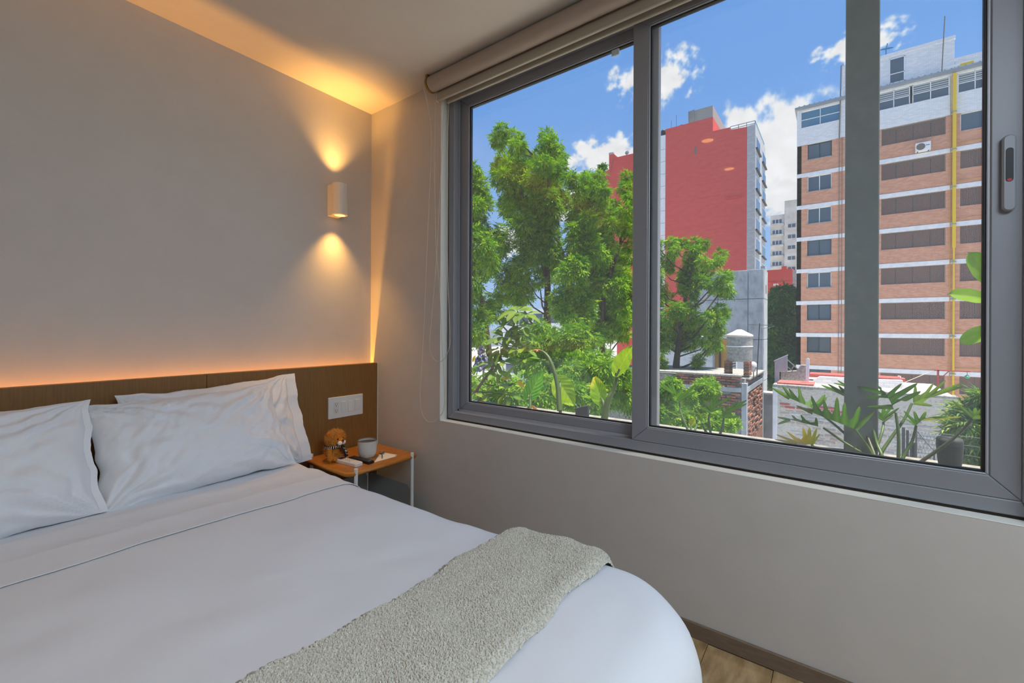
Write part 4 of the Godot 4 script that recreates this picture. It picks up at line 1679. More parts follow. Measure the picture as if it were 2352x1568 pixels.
func fiddle_leaf_fig() -> void:
	var base := Vector3(0.34, 0.712, 2.93)
	var o := thing("fiddle_leaf_fig", "fiddle leaf fig with large rounded leaves reaching in from the frame", "plant", base)
	var g := Geo.new()
	g.tube([Vector3(0, 0, 0), Vector3(0.01, 0.35, 0.02), Vector3(0.0, 0.75, 0.0), Vector3(0.01, 1.05, 0.02)], [0.012, 0.01, 0.008, 0.005], 8)
	piece("stem", g, M.stalk_dark, o)
	for d in fiddle_leaves():
		var a: Vector3 = d[0] - base
		var t: Vector3 = d[1] - base
		var y := (t - a).normalized()
		var n := Vector3(-0.85, 0.45, 0.1)
		n = (n - y * n.dot(y)).normalized()
		var x := y.cross(n)
		var ln := (t - a).length()
		var w: float = d[2] * 0.5
		g = Geo.new()
		g.tinted = true
		var nu := 12
		var nv := 18
		for j in nv + 1:
			var k := float(j) / nv
			var half := w * (pow(sin(PI * pow(k, 1.45)), 0.55) * 0.98 + 0.06 * (1.0 - k))
			for i in nu + 1:
				var u := float(i) / nu * 2.0 - 1.0
				var z := 0.22 * w * absf(u) + 0.05 * w * sin(k * 17.0 + u * 4.0) * absf(u) - 0.18 * ln * k * k
				var c := Color(0.24, 0.42, 0.02)
				if absf(u) < 0.09 or absf(sin((k - 0.3 * absf(u)) * 13.0)) > 0.985:
					c = Color(0.3, 0.42, 0.08)
				g.tint = c * rng.randf_range(0.94, 1.06)
				g.vert(a + x * half * u + y * ln * k + n * z, (n + x * -0.22 * signf(u) + y * 0.36 * k).normalized())
		for j in nv:
			for i in nu:
				var q := j * (nu + 1) + i
				g.face(q, q + 1, q + nu + 2)
				g.face(q, q + nu + 2, q + nu + 1)
		piece("leaf", g, M.leaf, o)
		g = Geo.new()
		g.tube([Vector3(0.005, a.y - 0.04, 0.01), a.lerp(Vector3(0.005, a.y - 0.04, 0.01), 0.4) + Vector3(0, 0.01, 0), a], 0.0035, 6)
		piece("leaf_stalk", g, M.stalk_dark, o)


# leaves of the lobed philodendrons: joint, end of midrib, lobe tips, where each lobe leaves the midrib, stalk, look
func big_clump() -> Array:
	return [
		[Vector3(0.380, 0.862, 2.413), Vector3(0.380, 0.896, 2.331), [Vector3(0.410, 0.932, 2.262), Vector3(0.380, 0.948, 2.303), Vector3(0.360, 0.940, 2.328), Vector3(0.400, 0.946, 2.360), Vector3(0.430, 0.894, 2.401), Vector3(0.460, 0.913, 2.450), Vector3(0.480, 0.900, 2.455)], [1.00, 0.90, 0.70, 0.50, 0.20, 0.00, 0.00], [Vector3(0.380, 0.862, 2.413), Vector3(0.340, 0.802, 2.493), Vector3(0.300, 0.738, 2.557), Vector3(0.300, 0.708, 2.557)], "green"],
		[Vector3(0.250, 0.820, 2.541), Vector3(0.250, 0.865, 2.413), [Vector3(0.300, 0.880, 2.357), Vector3(0.280, 0.927, 2.407), Vector3(0.240, 0.922, 2.447), Vector3(0.220, 0.936, 2.488), Vector3(0.210, 0.921, 2.510), Vector3(0.200, 0.912, 2.552), Vector3(0.300, 0.884, 2.598)], [1.00, 0.85, 0.62, 0.42, 0.25, 0.05, 0.00], [Vector3(0.250, 0.820, 2.541), Vector3(0.245, 0.766, 2.575), Vector3(0.240, 0.731, 2.591), Vector3(0.240, 0.708, 2.591)], "browned"],
		[Vector3(0.300, 0.803, 2.446), Vector3(0.300, 0.821, 2.337), [Vector3(0.300, 0.797, 2.294), Vector3(0.320, 0.822, 2.291), Vector3(0.280, 0.844, 2.344), Vector3(0.270, 0.850, 2.375), Vector3(0.270, 0.845, 2.424)], [1.00, 1.00, 0.75, 0.50, 0.20], [Vector3(0.300, 0.803, 2.446), Vector3(0.270, 0.761, 2.514), Vector3(0.240, 0.726, 2.579), Vector3(0.240, 0.708, 2.579)], "green"],
		[Vector3(0.270, 0.739, 2.410), Vector3(0.270, 0.737, 2.361), [Vector3(0.300, 0.733, 2.284), Vector3(0.270, 0.761, 2.292), Vector3(0.240, 0.784, 2.331), Vector3(0.230, 0.809, 2.384), Vector3(0.240, 0.812, 2.404), Vector3(0.270, 0.804, 2.426), Vector3(0.300, 0.779, 2.436)], [1.00, 0.90, 0.70, 0.30, 0.15, 0.05, 0.00], [Vector3(0.270, 0.739, 2.410), Vector3(0.260, 0.730, 2.422), Vector3(0.250, 0.722, 2.440), Vector3(0.250, 0.708, 2.440)], "yellow"],
		[Vector3(0.360, 0.884, 2.577), Vector3(0.360, 0.930, 2.515), [Vector3(0.410, 0.958, 2.434), Vector3(0.360, 0.968, 2.458), Vector3(0.330, 0.968, 2.492), Vector3(0.310, 0.988, 2.533), Vector3(0.340, 0.981, 2.564), Vector3(0.390, 0.962, 2.603)], [1.00, 1.00, 0.80, 0.55, 0.30, 0.10], [Vector3(0.360, 0.884, 2.577), Vector3(0.320, 0.846, 2.589), Vector3(0.280, 0.776, 2.603), Vector3(0.240, 0.740, 2.615), Vector3(0.240, 0.708, 2.615)], "green"],
		[Vector3(0.440, 0.925, 2.555), Vector3(0.440, 0.956, 2.520), [Vector3(0.480, 0.961, 2.476), Vector3(0.440, 0.977, 2.489), Vector3(0.410, 0.995, 2.518), Vector3(0.420, 0.987, 2.535), Vector3(0.460, 0.958, 2.562)], [1.00, 1.00, 0.80, 0.50, 0.10], [Vector3(0.440, 0.925, 2.555), Vector3(0.373, 0.875, 2.566), Vector3(0.307, 0.793, 2.578), Vector3(0.240, 0.737, 2.595), Vector3(0.240, 0.708, 2.595)], "sheen"],
		[Vector3(0.240, 0.895, 2.651), Vector3(0.240, 0.963, 2.624), [Vector3(0.300, 0.970, 2.547), Vector3(0.260, 0.984, 2.598), Vector3(0.260, 0.940, 2.568), Vector3(0.210, 1.000, 2.664), Vector3(0.190, 1.006, 2.702), Vector3(0.180, 0.981, 2.709), Vector3(0.240, 0.906, 2.573)], [0.95, 1.00, 0.70, 0.80, 0.60, 0.35, 0.25], [Vector3(0.240, 0.895, 2.651), Vector3(0.230, 0.819, 2.658), Vector3(0.220, 0.729, 2.657), Vector3(0.220, 0.708, 2.657)], "green"],
		[Vector3(0.340, 0.919, 2.703), Vector3(0.340, 0.956, 2.758), [Vector3(0.370, 0.983, 2.715), Vector3(0.360, 0.996, 2.762), Vector3(0.340, 1.009, 2.790), Vector3(0.320, 1.005, 2.830), Vector3(0.290, 0.996, 2.826), Vector3(0.280, 0.923, 2.749)], [0.15, 0.50, 0.75, 1.00, 0.95, 0.10], [Vector3(0.340, 0.919, 2.703), Vector3(0.310, 0.864, 2.680), Vector3(0.280, 0.800, 2.644), Vector3(0.250, 0.745, 2.614), Vector3(0.250, 0.708, 2.614)], "olive"],
		[Vector3(0.260, 0.854, 2.706), Vector3(0.260, 0.880, 2.724), [Vector3(0.310, 0.879, 2.665), Vector3(0.280, 0.900, 2.675), Vector3(0.240, 0.907, 2.698), Vector3(0.230, 0.910, 2.727), Vector3(0.260, 0.896, 2.789), Vector3(0.320, 0.887, 2.822)], [0.00, 0.10, 0.30, 0.60, 1.00, 1.00], [Vector3(0.260, 0.854, 2.706), Vector3(0.247, 0.802, 2.695), Vector3(0.233, 0.762, 2.676), Vector3(0.220, 0.730, 2.665), Vector3(0.220, 0.708, 2.665)], "yellowtip"],
		[Vector3(0.360, 0.838, 2.627), Vector3(0.360, 0.867, 2.624), [Vector3(0.390, 0.871, 2.588), Vector3(0.360, 0.892, 2.596), Vector3(0.330, 0.906, 2.628), Vector3(0.340, 0.898, 2.648), Vector3(0.380, 0.895, 2.673), Vector3(0.390, 0.866, 2.658)], [0.30, 0.60, 0.90, 0.80, 0.40, 0.10], [Vector3(0.360, 0.838, 2.627), Vector3(0.315, 0.807, 2.620), Vector3(0.270, 0.740, 2.598), Vector3(0.270, 0.708, 2.598)], "green"],
		[Vector3(0.220, 0.896, 2.833), Vector3(0.220, 0.918, 2.839), [Vector3(0.270, 0.949, 2.794), Vector3(0.220, 0.934, 2.823), Vector3(0.190, 0.940, 2.835), Vector3(0.200, 0.947, 2.868), Vector3(0.250, 0.901, 2.880)], [0.40, 0.60, 0.90, 1.00, 0.30], [Vector3(0.220, 0.896, 2.833), Vector3(0.220, 0.839, 2.797), Vector3(0.220, 0.784, 2.752), Vector3(0.220, 0.730, 2.706), Vector3(0.220, 0.708, 2.706)], "sheen"],
	]


func small_clump() -> Array:
	return [
		[Vector3(0.300, 0.844, 1.907), Vector3(0.300, 0.887, 1.882), [Vector3(0.350, 0.926, 1.770), Vector3(0.320, 0.939, 1.796), Vector3(0.280, 0.936, 1.856), Vector3(0.250, 0.941, 1.890), Vector3(0.250, 0.916, 1.940), Vector3(0.280, 0.924, 1.973), Vector3(0.330, 0.906, 1.982)], [1.00, 1.00, 0.90, 0.80, 0.50, 0.30, 0.20], [Vector3(0.300, 0.844, 1.907), Vector3(0.270, 0.797, 1.925), Vector3(0.240, 0.727, 1.965), Vector3(0.240, 0.708, 1.965)], "green"],
		[Vector3(0.270, 0.817, 2.045), Vector3(0.270, 0.848, 2.054), [Vector3(0.310, 0.835, 1.982), Vector3(0.270, 0.875, 2.015), Vector3(0.240, 0.885, 2.056), Vector3(0.240, 0.914, 2.093), Vector3(0.270, 0.898, 2.132), Vector3(0.300, 0.850, 2.102)], [0.10, 0.40, 0.70, 1.00, 0.80, 0.30], [Vector3(0.270, 0.817, 2.045), Vector3(0.255, 0.789, 2.043), Vector3(0.240, 0.725, 2.056), Vector3(0.240, 0.708, 2.056)], "green"],
		[Vector3(0.270, 0.803, 2.100), Vector3(0.270, 0.835, 2.114), [Vector3(0.300, 0.820, 2.057), Vector3(0.270, 0.849, 2.089), Vector3(0.250, 0.868, 2.122), Vector3(0.240, 0.888, 2.162), Vector3(0.270, 0.889, 2.188), Vector3(0.300, 0.870, 2.185), Vector3(0.310, 0.810, 2.159)], [0.00, 0.30, 0.60, 0.90, 1.00, 0.90, 0.20], [Vector3(0.270, 0.803, 2.100), Vector3(0.255, 0.771, 2.099), Vector3(0.240, 0.726, 2.088), Vector3(0.240, 0.708, 2.088)], "green"],
		[Vector3(0.310, 0.774, 2.002), Vector3(0.310, 0.799, 1.990), [Vector3(0.340, 0.810, 1.939), Vector3(0.350, 0.802, 1.905), Vector3(0.290, 0.817, 1.992), Vector3(0.280, 0.819, 2.021), Vector3(0.300, 0.804, 2.023)], [0.80, 0.60, 1.00, 0.70, 0.30], [Vector3(0.310, 0.774, 2.002), Vector3(0.275, 0.756, 2.015), Vector3(0.240, 0.728, 2.042), Vector3(0.240, 0.708, 2.042)], "olive"],
		[Vector3(0.330, 0.740, 1.950), Vector3(0.330, 0.768, 1.919), [Vector3(0.360, 0.787, 1.846), Vector3(0.340, 0.783, 1.864), Vector3(0.310, 0.774, 1.914), Vector3(0.310, 0.781, 1.972)], [1.00, 0.90, 0.50, 0.10], [Vector3(0.330, 0.740, 1.950), Vector3(0.240, 0.739, 1.974), Vector3(0.240, 0.708, 1.974)], "yellowtip"],
		[Vector3(0.340, 0.779, 1.970), Vector3(0.340, 0.795, 1.947), [Vector3(0.370, 0.798, 1.901), Vector3(0.340, 0.810, 1.939), Vector3(0.320, 0.798, 1.970)], [1.00, 0.90, 0.30], [Vector3(0.340, 0.779, 1.970), Vector3(0.290, 0.757, 1.986), Vector3(0.240, 0.730, 1.987), Vector3(0.240, 0.708, 1.987)], "olive"],
	]


func elephant_ears() -> Array:
	return [
		[Vector3(0.300, 0.805, 1.081), Vector3(0.330, 0.940, 1.139), 0.053, Vector3(-0.75, 0.2, 0.3), [Vector3(0.300, 0.805, 1.081), Vector3(0.270, 0.765, 1.101), Vector3(0.240, 0.708, 1.119)], "green"],
		[Vector3(0.330, 0.878, 1.258), Vector3(0.280, 0.780, 1.370), 0.071, Vector3(-0.9, 0.35, -0.1), [Vector3(0.330, 0.878, 1.258), Vector3(0.285, 0.825, 1.284), Vector3(0.240, 0.708, 1.314)], "lime"],
		[Vector3(0.300, 0.827, 1.518), Vector3(0.340, 0.931, 1.454), 0.055, Vector3(-0.9, 0.2, -0.2), [Vector3(0.300, 0.827, 1.518), Vector3(0.270, 0.806, 1.545), Vector3(0.240, 0.708, 1.570)], "mottled"],
		[Vector3(0.320, 0.980, 1.608), Vector3(0.360, 1.100, 1.652), 0.059, Vector3(-0.85, 0.1, -0.3), [Vector3(0.320, 0.980, 1.608), Vector3(0.293, 0.877, 1.588), Vector3(0.267, 0.824, 1.571), Vector3(0.240, 0.708, 1.559)], "lime"],
	]


func bent_stalk() -> Array:
	return [Vector3(0.240, 0.748, 1.311), Vector3(0.250, 0.788, 1.299), Vector3(0.270, 0.870, 1.279), Vector3(0.280, 0.953, 1.249), Vector3(0.290, 1.019, 1.210), Vector3(0.300, 1.052, 1.165), Vector3(0.300, 1.059, 1.135)]


func umbrella_stem() -> Array:
	return [Vector3(0.300, 0.670, 0.597), Vector3(0.320, 0.760, 0.629), Vector3(0.360, 0.850, 0.678), Vector3(0.400, 0.959, 0.744), Vector3(0.420, 1.043, 0.792), Vector3(0.440, 1.112, 0.824), Vector3(0.460, 1.195, 0.840), Vector3(0.460, 1.277, 0.871)]


func umbrella_whorls() -> Array:
	return [
		[Vector3(0.460, 1.289, 0.871), 9, 0.110],
		[Vector3(0.470, 1.278, 0.801), 8, 0.100],
		[Vector3(0.460, 1.270, 0.933), 8, 0.100],
		[Vector3(0.440, 1.208, 0.792), 8, 0.100],
		[Vector3(0.450, 1.207, 0.879), 8, 0.100],
		[Vector3(0.460, 1.195, 0.926), 7, 0.090],
		[Vector3(0.420, 1.117, 0.702), 7, 0.100],
		[Vector3(0.410, 1.125, 0.799), 8, 0.110],
		[Vector3(0.440, 1.138, 0.856), 8, 0.100],
		[Vector3(0.450, 1.139, 0.925), 8, 0.100],
		[Vector3(0.430, 1.059, 0.925), 7, 0.100],
		[Vector3(0.420, 1.057, 0.840), 7, 0.100],
		[Vector3(0.400, 1.055, 0.776), 8, 0.110],
		[Vector3(0.420, 0.999, 0.962), 7, 0.090],
		[Vector3(0.400, 0.981, 0.808), 7, 0.100],
		[Vector3(0.380, 0.966, 0.727), 6, 0.090],
		[Vector3(0.410, 0.954, 0.894), 7, 0.100],
		[Vector3(0.370, 0.907, 0.784), 7, 0.100],
		[Vector3(0.360, 0.826, 0.785), 7, 0.100],
		[Vector3(0.360, 0.775, 0.901), 6, 0.090],
		[Vector3(0.320, 0.775, 0.646), 8, 0.090],
		[Vector3(0.330, 0.767, 0.713), 7, 0.090],
		[Vector3(0.300, 0.719, 0.639), 7, 0.080],
		[Vector3(0.360, 0.775, 0.840), 6, 0.090],
	]


func yellow_leaves() -> Array:
	return [
		[Vector3(0.380, 0.871, 0.808), 0.050, 0.10],
		[Vector3(0.380, 0.869, 0.931), 0.060, -0.70],
		[Vector3(0.420, 1.050, 0.932), 0.040, 0.60],
		[Vector3(0.360, 0.960, 0.586), 0.050, 1.30],
		[Vector3(0.300, 0.744, 0.697), 0.045, -0.80],
		[Vector3(0.300, 0.721, 0.718), 0.045, -1.10],
		[Vector3(0.380, 0.873, 0.847), 0.030, 0.10],
	]


func fiddle_leaves() -> Array:
	return [
		[Vector3(0.360, 1.312, 2.908), Vector3(0.300, 1.439, 2.852), 0.070],
		[Vector3(0.340, 1.276, 2.915), Vector3(0.260, 1.312, 2.798), 0.053],
		[Vector3(0.340, 1.201, 2.916), Vector3(0.280, 1.147, 2.821), 0.050],
	]


# ---------------------------------------------------------------- the city beyond

func slab(parent: Node, called: String, zy: Array, x0: float, depth: float, m: Material) -> MeshInstance3D:
	# an outline of [z, y] pairs in a plane facing the room, depth metres thick away from it
	var p := PackedVector2Array()
	for q in zy:
		p.append(Vector2(q[0], q[1]))
	var g := Geo.new()
	g.prism(p, -depth, Transform3D(Basis(Vector3(0, 0, 1), Vector3(0, 1, 0), Vector3(-1, 0, 0)), Vector3(x0, 0, 0)))
	return piece(called, g, m, parent)


func rect(z0: float, z1: float, y0: float, y1: float) -> Array:
	return [[z0, y0], [z1, y0], [z1, y1], [z0, y1]]


func rebase(o: Node3D, at: Vector3) -> void:
	o.position = at
	for c in o.get_children():
		c.position -= at


func brick_image(w: int, h: int, across: int, courses: int, cols: Array, mortar: Color, sd: int) -> Image:
	var r := RandomNumberGenerator.new()
	r.seed = sd
	var img := Image.create(w, h, false, Image.FORMAT_RGB8)
	img.fill(mortar)
	var bw := float(w) / across
	var bh := float(h) / courses
	for j in courses:
		for i in across:
			var c: Color = cols[r.randi() % cols.size()].lerp(cols[r.randi() % cols.size()], r.randf())
			var x := int(bw * (i + (0.5 if j % 2 else 0.0)))
			var rw := int(bw) - 2
			for part in [0, -w]:
				img.fill_rect(Rect2i(x + part, int(bh * j), rw, int(bh) - 2), c)
	return img


func neighbours() -> void:
	var conc := noise_image(512, 512, 0.012, 5, 101, 0.6)
	var rough := noise_image(512, 512, 0.03, 5, 103, 0.65)
	M.orange_brick = grained(brick_image(512, 512, 10, 32, [Color8(202, 140, 108), Color8(214, 156, 124), Color8(208, 150, 122), Color8(196, 136, 112)], Color8(192, 164, 146), 3), Vector3(0.42, 0.42, 0.42), 0.9)
	M.white_wall = grained(ramp_image(conc, [[0.0, Color8(208, 210, 214)], [0.4, Color8(226, 229, 233)], [1.0, Color8(236, 238, 241)]]), Vector3(0.5, 0.5, 0.5), 0.85)
	M.white_brick = grained(brick_image(512, 512, 10, 32, [Color8(226, 229, 233), Color8(234, 236, 240), Color8(220, 222, 227)], Color8(198, 201, 206), 5), Vector3(0.42, 0.42, 0.42), 0.85)
	M.band = grained(ramp_image(conc, [[0.0, Color8(214, 217, 222)], [1.0, Color8(238, 240, 244)]]), Vector3(0.4, 0.4, 0.4), 0.8)
	M.dark_room = flat(Color8(128, 112, 106), 0.9)
	M.red_room = grained(ramp_image(rough, [[0.0, Color8(136, 88, 80)], [1.0, Color8(164, 108, 98)]]), Vector3(0.3, 0.1, 0.3), 0.9)
	M.screen = flat(Color8(150, 128, 120), 0.7)
	M.far_glass = flat(Color8(74, 86, 98), 0.08)
	M.far_glass.metallic_specular = 0.8
	M.blue_glass = flat(Color8(70, 118, 150), 0.06)
	M.blue_glass.metallic_specular = 0.9
	M.blind_cloth = flat(Color8(176, 184, 190), 0.8)
	M.frame_white = flat(Color8(230, 233, 236), 0.5)
	M.frame_dark = flat(Color8(48, 52, 58), 0.5)
	M.yellow = flat(Color8(226, 190, 18), 0.5)
	M.tin = flat(Color8(150, 158, 166), 0.45, 0.4)
	M.red_wall = grained(ramp_image(conc, [[0.0, Color8(196, 76, 70)], [0.4, Color8(206, 86, 80)], [1.0, Color8(212, 93, 87)]]), Vector3(0.12, 0.3, 0.12), 0.85)
	M.block = grained(brick_image(512, 512, 5, 12, [Color8(170, 174, 178), Color8(184, 188, 191), Color8(176, 179, 184)], Color8(140, 144, 150), 9), Vector3(0.42, 0.42, 0.42), 0.9)
	M.concrete = grained(ramp_image(conc, [[0.0, Color8(136, 142, 148)], [0.45, Color8(164, 170, 175)], [1.0, Color8(186, 191, 195)]]), Vector3(0.35, 0.2, 0.35), 0.9)
	M.old_concrete = grained(ramp_image(rough, [[0.0, Color8(96, 95, 92)], [0.45, Color8(150, 149, 145)], [1.0, Color8(184, 182, 177)]]), Vector3(0.8, 0.6, 0.8), 0.95)
	M.plaster = grained(ramp_image(rough, [[0.0, Color8(150, 138, 124)], [0.35, Color8(204, 195, 183)], [1.0, Color8(224, 218, 208)]]), Vector3(0.7, 0.7, 0.7), 0.95)
	M.ochre = flat(Color8(192, 142, 78), 0.7)
	M.red_roof = grained(ramp_image(rough, [[0.0, Color8(178, 80, 74)], [1.0, Color8(214, 112, 104)]]), Vector3(0.6, 0.6, 0.6), 0.9)
	M.blue_pipe = flat(Color8(44, 120, 160), 0.5)
	M.dark_tank = flat(Color8(38, 42, 50), 0.6)
	M.tarp = flat(Color8(116, 118, 130), 0.35)
	M.rust = flat(Color8(196, 84, 76), 0.7)
	M.green_lamp = flat(Color8(54, 150, 110), 0.5)
	M.wire = flat(Color8(96, 100, 104), 0.5, 0.4)
	M.weathered = flat(Color8(118, 112, 106), 0.9)
	M.soil = grained(ramp_image(rough, [[0.0, Color8(176, 174, 166)], [1.0, Color8(212, 210, 202)]]), Vector3(0.1, 0.1, 0.1), 0.95)
	M.tower = grained(ramp_image(conc, [[0.0, Color8(176, 172, 164)], [1.0, Color8(214, 212, 206)]]), Vector3(0.05, 0.05, 0.05), 0.9)

	var gr := structure("ground")
	piece("street_level", boxes([[Vector3(0.5, -9.4, -160), Vector3(260, -9.0, 120)]]), M.soil, gr)
	brick_block()
	red_tower()
	far_blocks()
	tank_house()
	rough_wall_house()
	small_outdoor_things()


func city_window(parent: Node, z0: float, z1: float, y0: float, y1: float, x: float, frame: Material, glass: Material, split := true, transom := -1.0) -> void:
	# frame bars standing in the plane x, panes behind them
	var t := 0.05
	var bars := [[Vector3(x, y0, z0), Vector3(x + 0.08, y0 + t, z1)], [Vector3(x, y1 - t, z0), Vector3(x + 0.08, y1, z1)], [Vector3(x, y0, z0), Vector3(x + 0.08, y1, z0 + t)], [Vector3(x, y0, z1 - t), Vector3(x + 0.08, y1, z1)]]
	var zm := (z0 + z1) / 2
	if split:
		bars.append([Vector3(x, y0, zm - t / 2), Vector3(x + 0.08, y1, zm + t / 2)])
	if transom > 0.0:
		bars.append([Vector3(x, transom - t / 2, z0), Vector3(x + 0.08, transom + t / 2, z1)])
	var w := piece("window", boxes(bars), frame, parent)
	var zs := [[z0 + t, zm - t / 2], [zm + t / 2, z1 - t]] if split else [[z0 + t, z1 - t]]
	var ys := [[y0 + t, transom - t / 2], [transom + t / 2, y1 - t]] if transom > 0.0 else [[y0 + t, y1 - t]]
	for a in zs:
		for b in ys:
			piece("pane", boxes([[Vector3(x + 0.04, b[0], a[0]), Vector3(x + 0.05, b[1], a[1])]]), glass, w)


func screen_mesh(w: float, h: float) -> Mesh:
	# expanded-metal screen in a thin frame, lower corner at the origin, along +z and +y
	var g := Geo.new()
	for b in [[Vector3(0, 0, 0), Vector3(0.05, 0.04, w)], [Vector3(0, h - 0.04, 0), Vector3(0.05, h, w)], [Vector3(0, 0, 0), Vector3(0.05, h, 0.04)], [Vector3(0, 0, w - 0.04), Vector3(0.05, h, w)]]:
		g.span(b[0], b[1])
	var step := 0.155
	var half := 0.014
	for dirn in [1.0, -1.0]:
		var s := -h * 1.4
		while s < w + h * 1.4:
			# line z = s + dirn * 1.4 * y
			var pts := []
			for y in [0.0, h]:
				pts.append(Vector2(s + dirn * 1.4 * y, y))
			var a: Vector2 = pts[0]
			var b: Vector2 = pts[1]
			var lo := 0.0
			var hi := 1.0
			var dz := b.x - a.x
			for lim in [0.0, w]:
				var q: float = (lim - a.x) / dz
				if (dz > 0.0) == (lim == 0.0):
					lo = maxf(lo, q)
				else:
					hi = minf(hi, q)
			if lo < hi:
				var p0 := a.lerp(b, lo)
				var p1 := a.lerp(b, hi)
				var o := Vector2(0, half * 1.2)
				g.quad(Vector3(0.02, p0.y - o.y, p0.x), Vector3(0.02, p0.y + o.y, p0.x), Vector3(0.02, p1.y + o.y, p1.x), Vector3(0.02, p1.y - o.y, p1.x), Vector3(-1, 0, 0))
			s += step
	return g.mesh()


func brick_block() -> void:
	var b := thing("apartment_block", "orange brick apartment block with white floor bands and mesh-screened windows", "building")
	var x := 41.0
	var za := -0.15
	var zb := 15.0
	piece("core", boxes([[Vector3(x + 1.2, -9, za + 0.05), Vector3(x + 11, 19.2, zb)]]), M.dark_room, b)
	piece("end_wall", boxes([[Vector3(x, -9, za), Vector3(x + 11, 16.3, za + 0.3)]]), M.orange_brick, b)
	var holes := [[0.57, 2.15], [5.15, 8.62], [9.33, 12.8]]
	var sm := screen_mesh(3.47, 1.24)
	var skin := Geo.new()
	for k in range(-4, 7):
		var top := 0.69 + 2.6 * k
		var low := 1.0 + 2.6 * (k - 1)
		skin.span(Vector3(x, low, za), Vector3(x + 0.28, top - 1.24, zb))
		var z := za
		for h in holes:
			skin.span(Vector3(x, top - 1.24, z), Vector3(x + 0.28, top, h[0]))
			z = h[1]
		skin.span(Vector3(x, top - 1.24, z), Vector3(x + 0.28, top, zb))
		if k < 6:
			piece("floor_band", boxes([[Vector3(x - 0.04, top, za - 0.02), Vector3(x + 0.3, top + 0.31, zb)]]), M.band, b)
		if k < -2:
			continue
		# left column: sliding windows
		piece("window_sill", boxes([[Vector3(x - 0.06, top - 1.3, 0.5), Vector3(x + 0.1, top - 1.24, 2.22)]]), M.old_concrete, b)
		var dark: bool = k in [-1, 0, 1, 3, 6]
		city_window(b, 0.57, 2.15, top - 1.24, top, x + 0.12, M.frame_dark if dark else M.frame_white, M.far_glass)
		piece("curtain", boxes([[Vector3(x + 0.22, top - 1.2, 0.62), Vector3(x + 0.24, top - 0.05, [1.3, 2.1, 1.0, 1.35, 0.9, 1.36, 1.36, 2.1, 1.9][k + 2])]]), [M.dark_room, M.blind_cloth, M.dark_room, M.far_glass, M.dark_room, M.blind_cloth, M.dark_room, M.blind_cloth, M.dark_room][k + 2], b)
		for h in [holes[1], holes[2]]:
			if k == 6 and h[0] > 9.0:
				city_window(b, h[0], h[1], top - 1.24, top, x + 0.1, M.frame_white, M.far_glass, true)
				continue
			copy_piece("mesh_screen", sm, M.screen, b, Transform3D(Basis.IDENTITY, Vector3(x + 0.06, top - 1.24, h[0])))
			piece("screened_room", boxes([[Vector3(x + 0.9, top - 1.24, h[0]), Vector3(x + 0.95, top, h[1])]]), M.red_room, b)
			for q in 3:
				var zz: float = h[0] + 0.85 + 0.95 * q
				piece("glazing_bar", boxes([[Vector3(x + 0.7, top - 1.24, zz), Vector3(x + 0.78, top, zz + 0.07)]]), M.frame_dark if k != 0 else M.weathered, b)
	piece("brick_skin", skin, M.orange_brick, b)
	# white top storey
	var w := Geo.new()
	w.span(Vector3(x - 0.02, 16.31, za - 0.02), Vector3(x + 0.3, 17.74, zb))
	w.span(Vector3(x - 0.02, 19.08, za - 0.02), Vector3(x + 0.3, 19.25, zb))
	for e in [[za - 0.02, 0.08], [2.7, 4.95 - 1.9], [8.8, 9.21], [12.6, zb]]:
		w.span(Vector3(x - 0.02, 17.74, e[0]), Vector3(x + 0.3, 19.08, e[1]))
	piece("white_storey", w, M.white_brick, b)
	piece("white_end", boxes([[Vector3(x, 16.3, za - 0.02), Vector3(x + 11, 19.2, za + 0.28)]]), M.white_wall, b)
	for e in [[0.08, 2.7, M.blue_glass], [3.05, 4.9, M.blue_glass], [4.95, 6.74, M.far_glass], [6.87, 8.8, M.far_glass], [9.21, 10.9, M.far_glass], [10.95, 12.6, M.far_glass]]:
		city_window(b, e[0], e[1], 17.74, 19.08, x + 0.08, M.frame_white, e[2], true, 18.4)
		if e[0] > 4.0:
			var bl := Geo.new()
			for s in 4:
				bl.span(Vector3(x + 0.1, 18.48 + 0.15 * s, e[0] + 0.06), Vector3(x + 0.115, 18.56 + 0.15 * s, e[1] - 0.06))
			piece("striped_blind", bl, M.blind_cloth, b)
	var rf := Geo.new()
	rf.span(Vector3(x - 0.35, 19.2, za - 0.15), Vector3(x + 11, 19.38, zb))
	for i in 44:
		rf.span(Vector3(x - 0.36, 19.38, za + 0.1 + i * 0.34), Vector3(x + 6.0, 19.43, za + 0.2 + i * 0.34))
	piece("corrugated_roof", rf, M.tin, b)
	# rooftop rooms
	piece("rooftop_room", boxes([[Vector3(x + 0.3, 19.3, 2.87), Vector3(x + 7, 21.75, 9.08)], [Vector3(x + 0.25, 21.7, 2.8), Vector3(x + 7, 21.95, 9.12)]]), M.white_brick, b)
	city_window(b, 5.6, 6.46, 19.65, 21.5, x + 0.24, M.frame_white, M.far_glass, false, 20.35)
	piece("rooftop_room", boxes([[Vector3(x + 0.4, 19.3, 9.12), Vector3(x + 7, 20.2, zb)], [Vector3(x + 0.35, 20.2, 9.12), Vector3(x + 7, 20.36, zb)]]), M.white_brick, b)
	piece("roof_pipe", boxes([[Vector3(x - 0.1, 19.62, 8.3), Vector3(x, 19.74, 11.5)]]), M.frame_white, b)
	piece("pipe_wrap", boxes([[Vector3(x - 0.12, 19.55, 9.3), Vector3(x - 0.01, 19.68, 9.95)]]), M.yellow, b)
	var g := Geo.new()
	g.tube([Vector3(x + 0.5, 21.95, 5.42), Vector3(x + 0.5, 22.4, 5.42), Vector3(x + 0.45, 22.85, 5.5)], 0.035, 6)
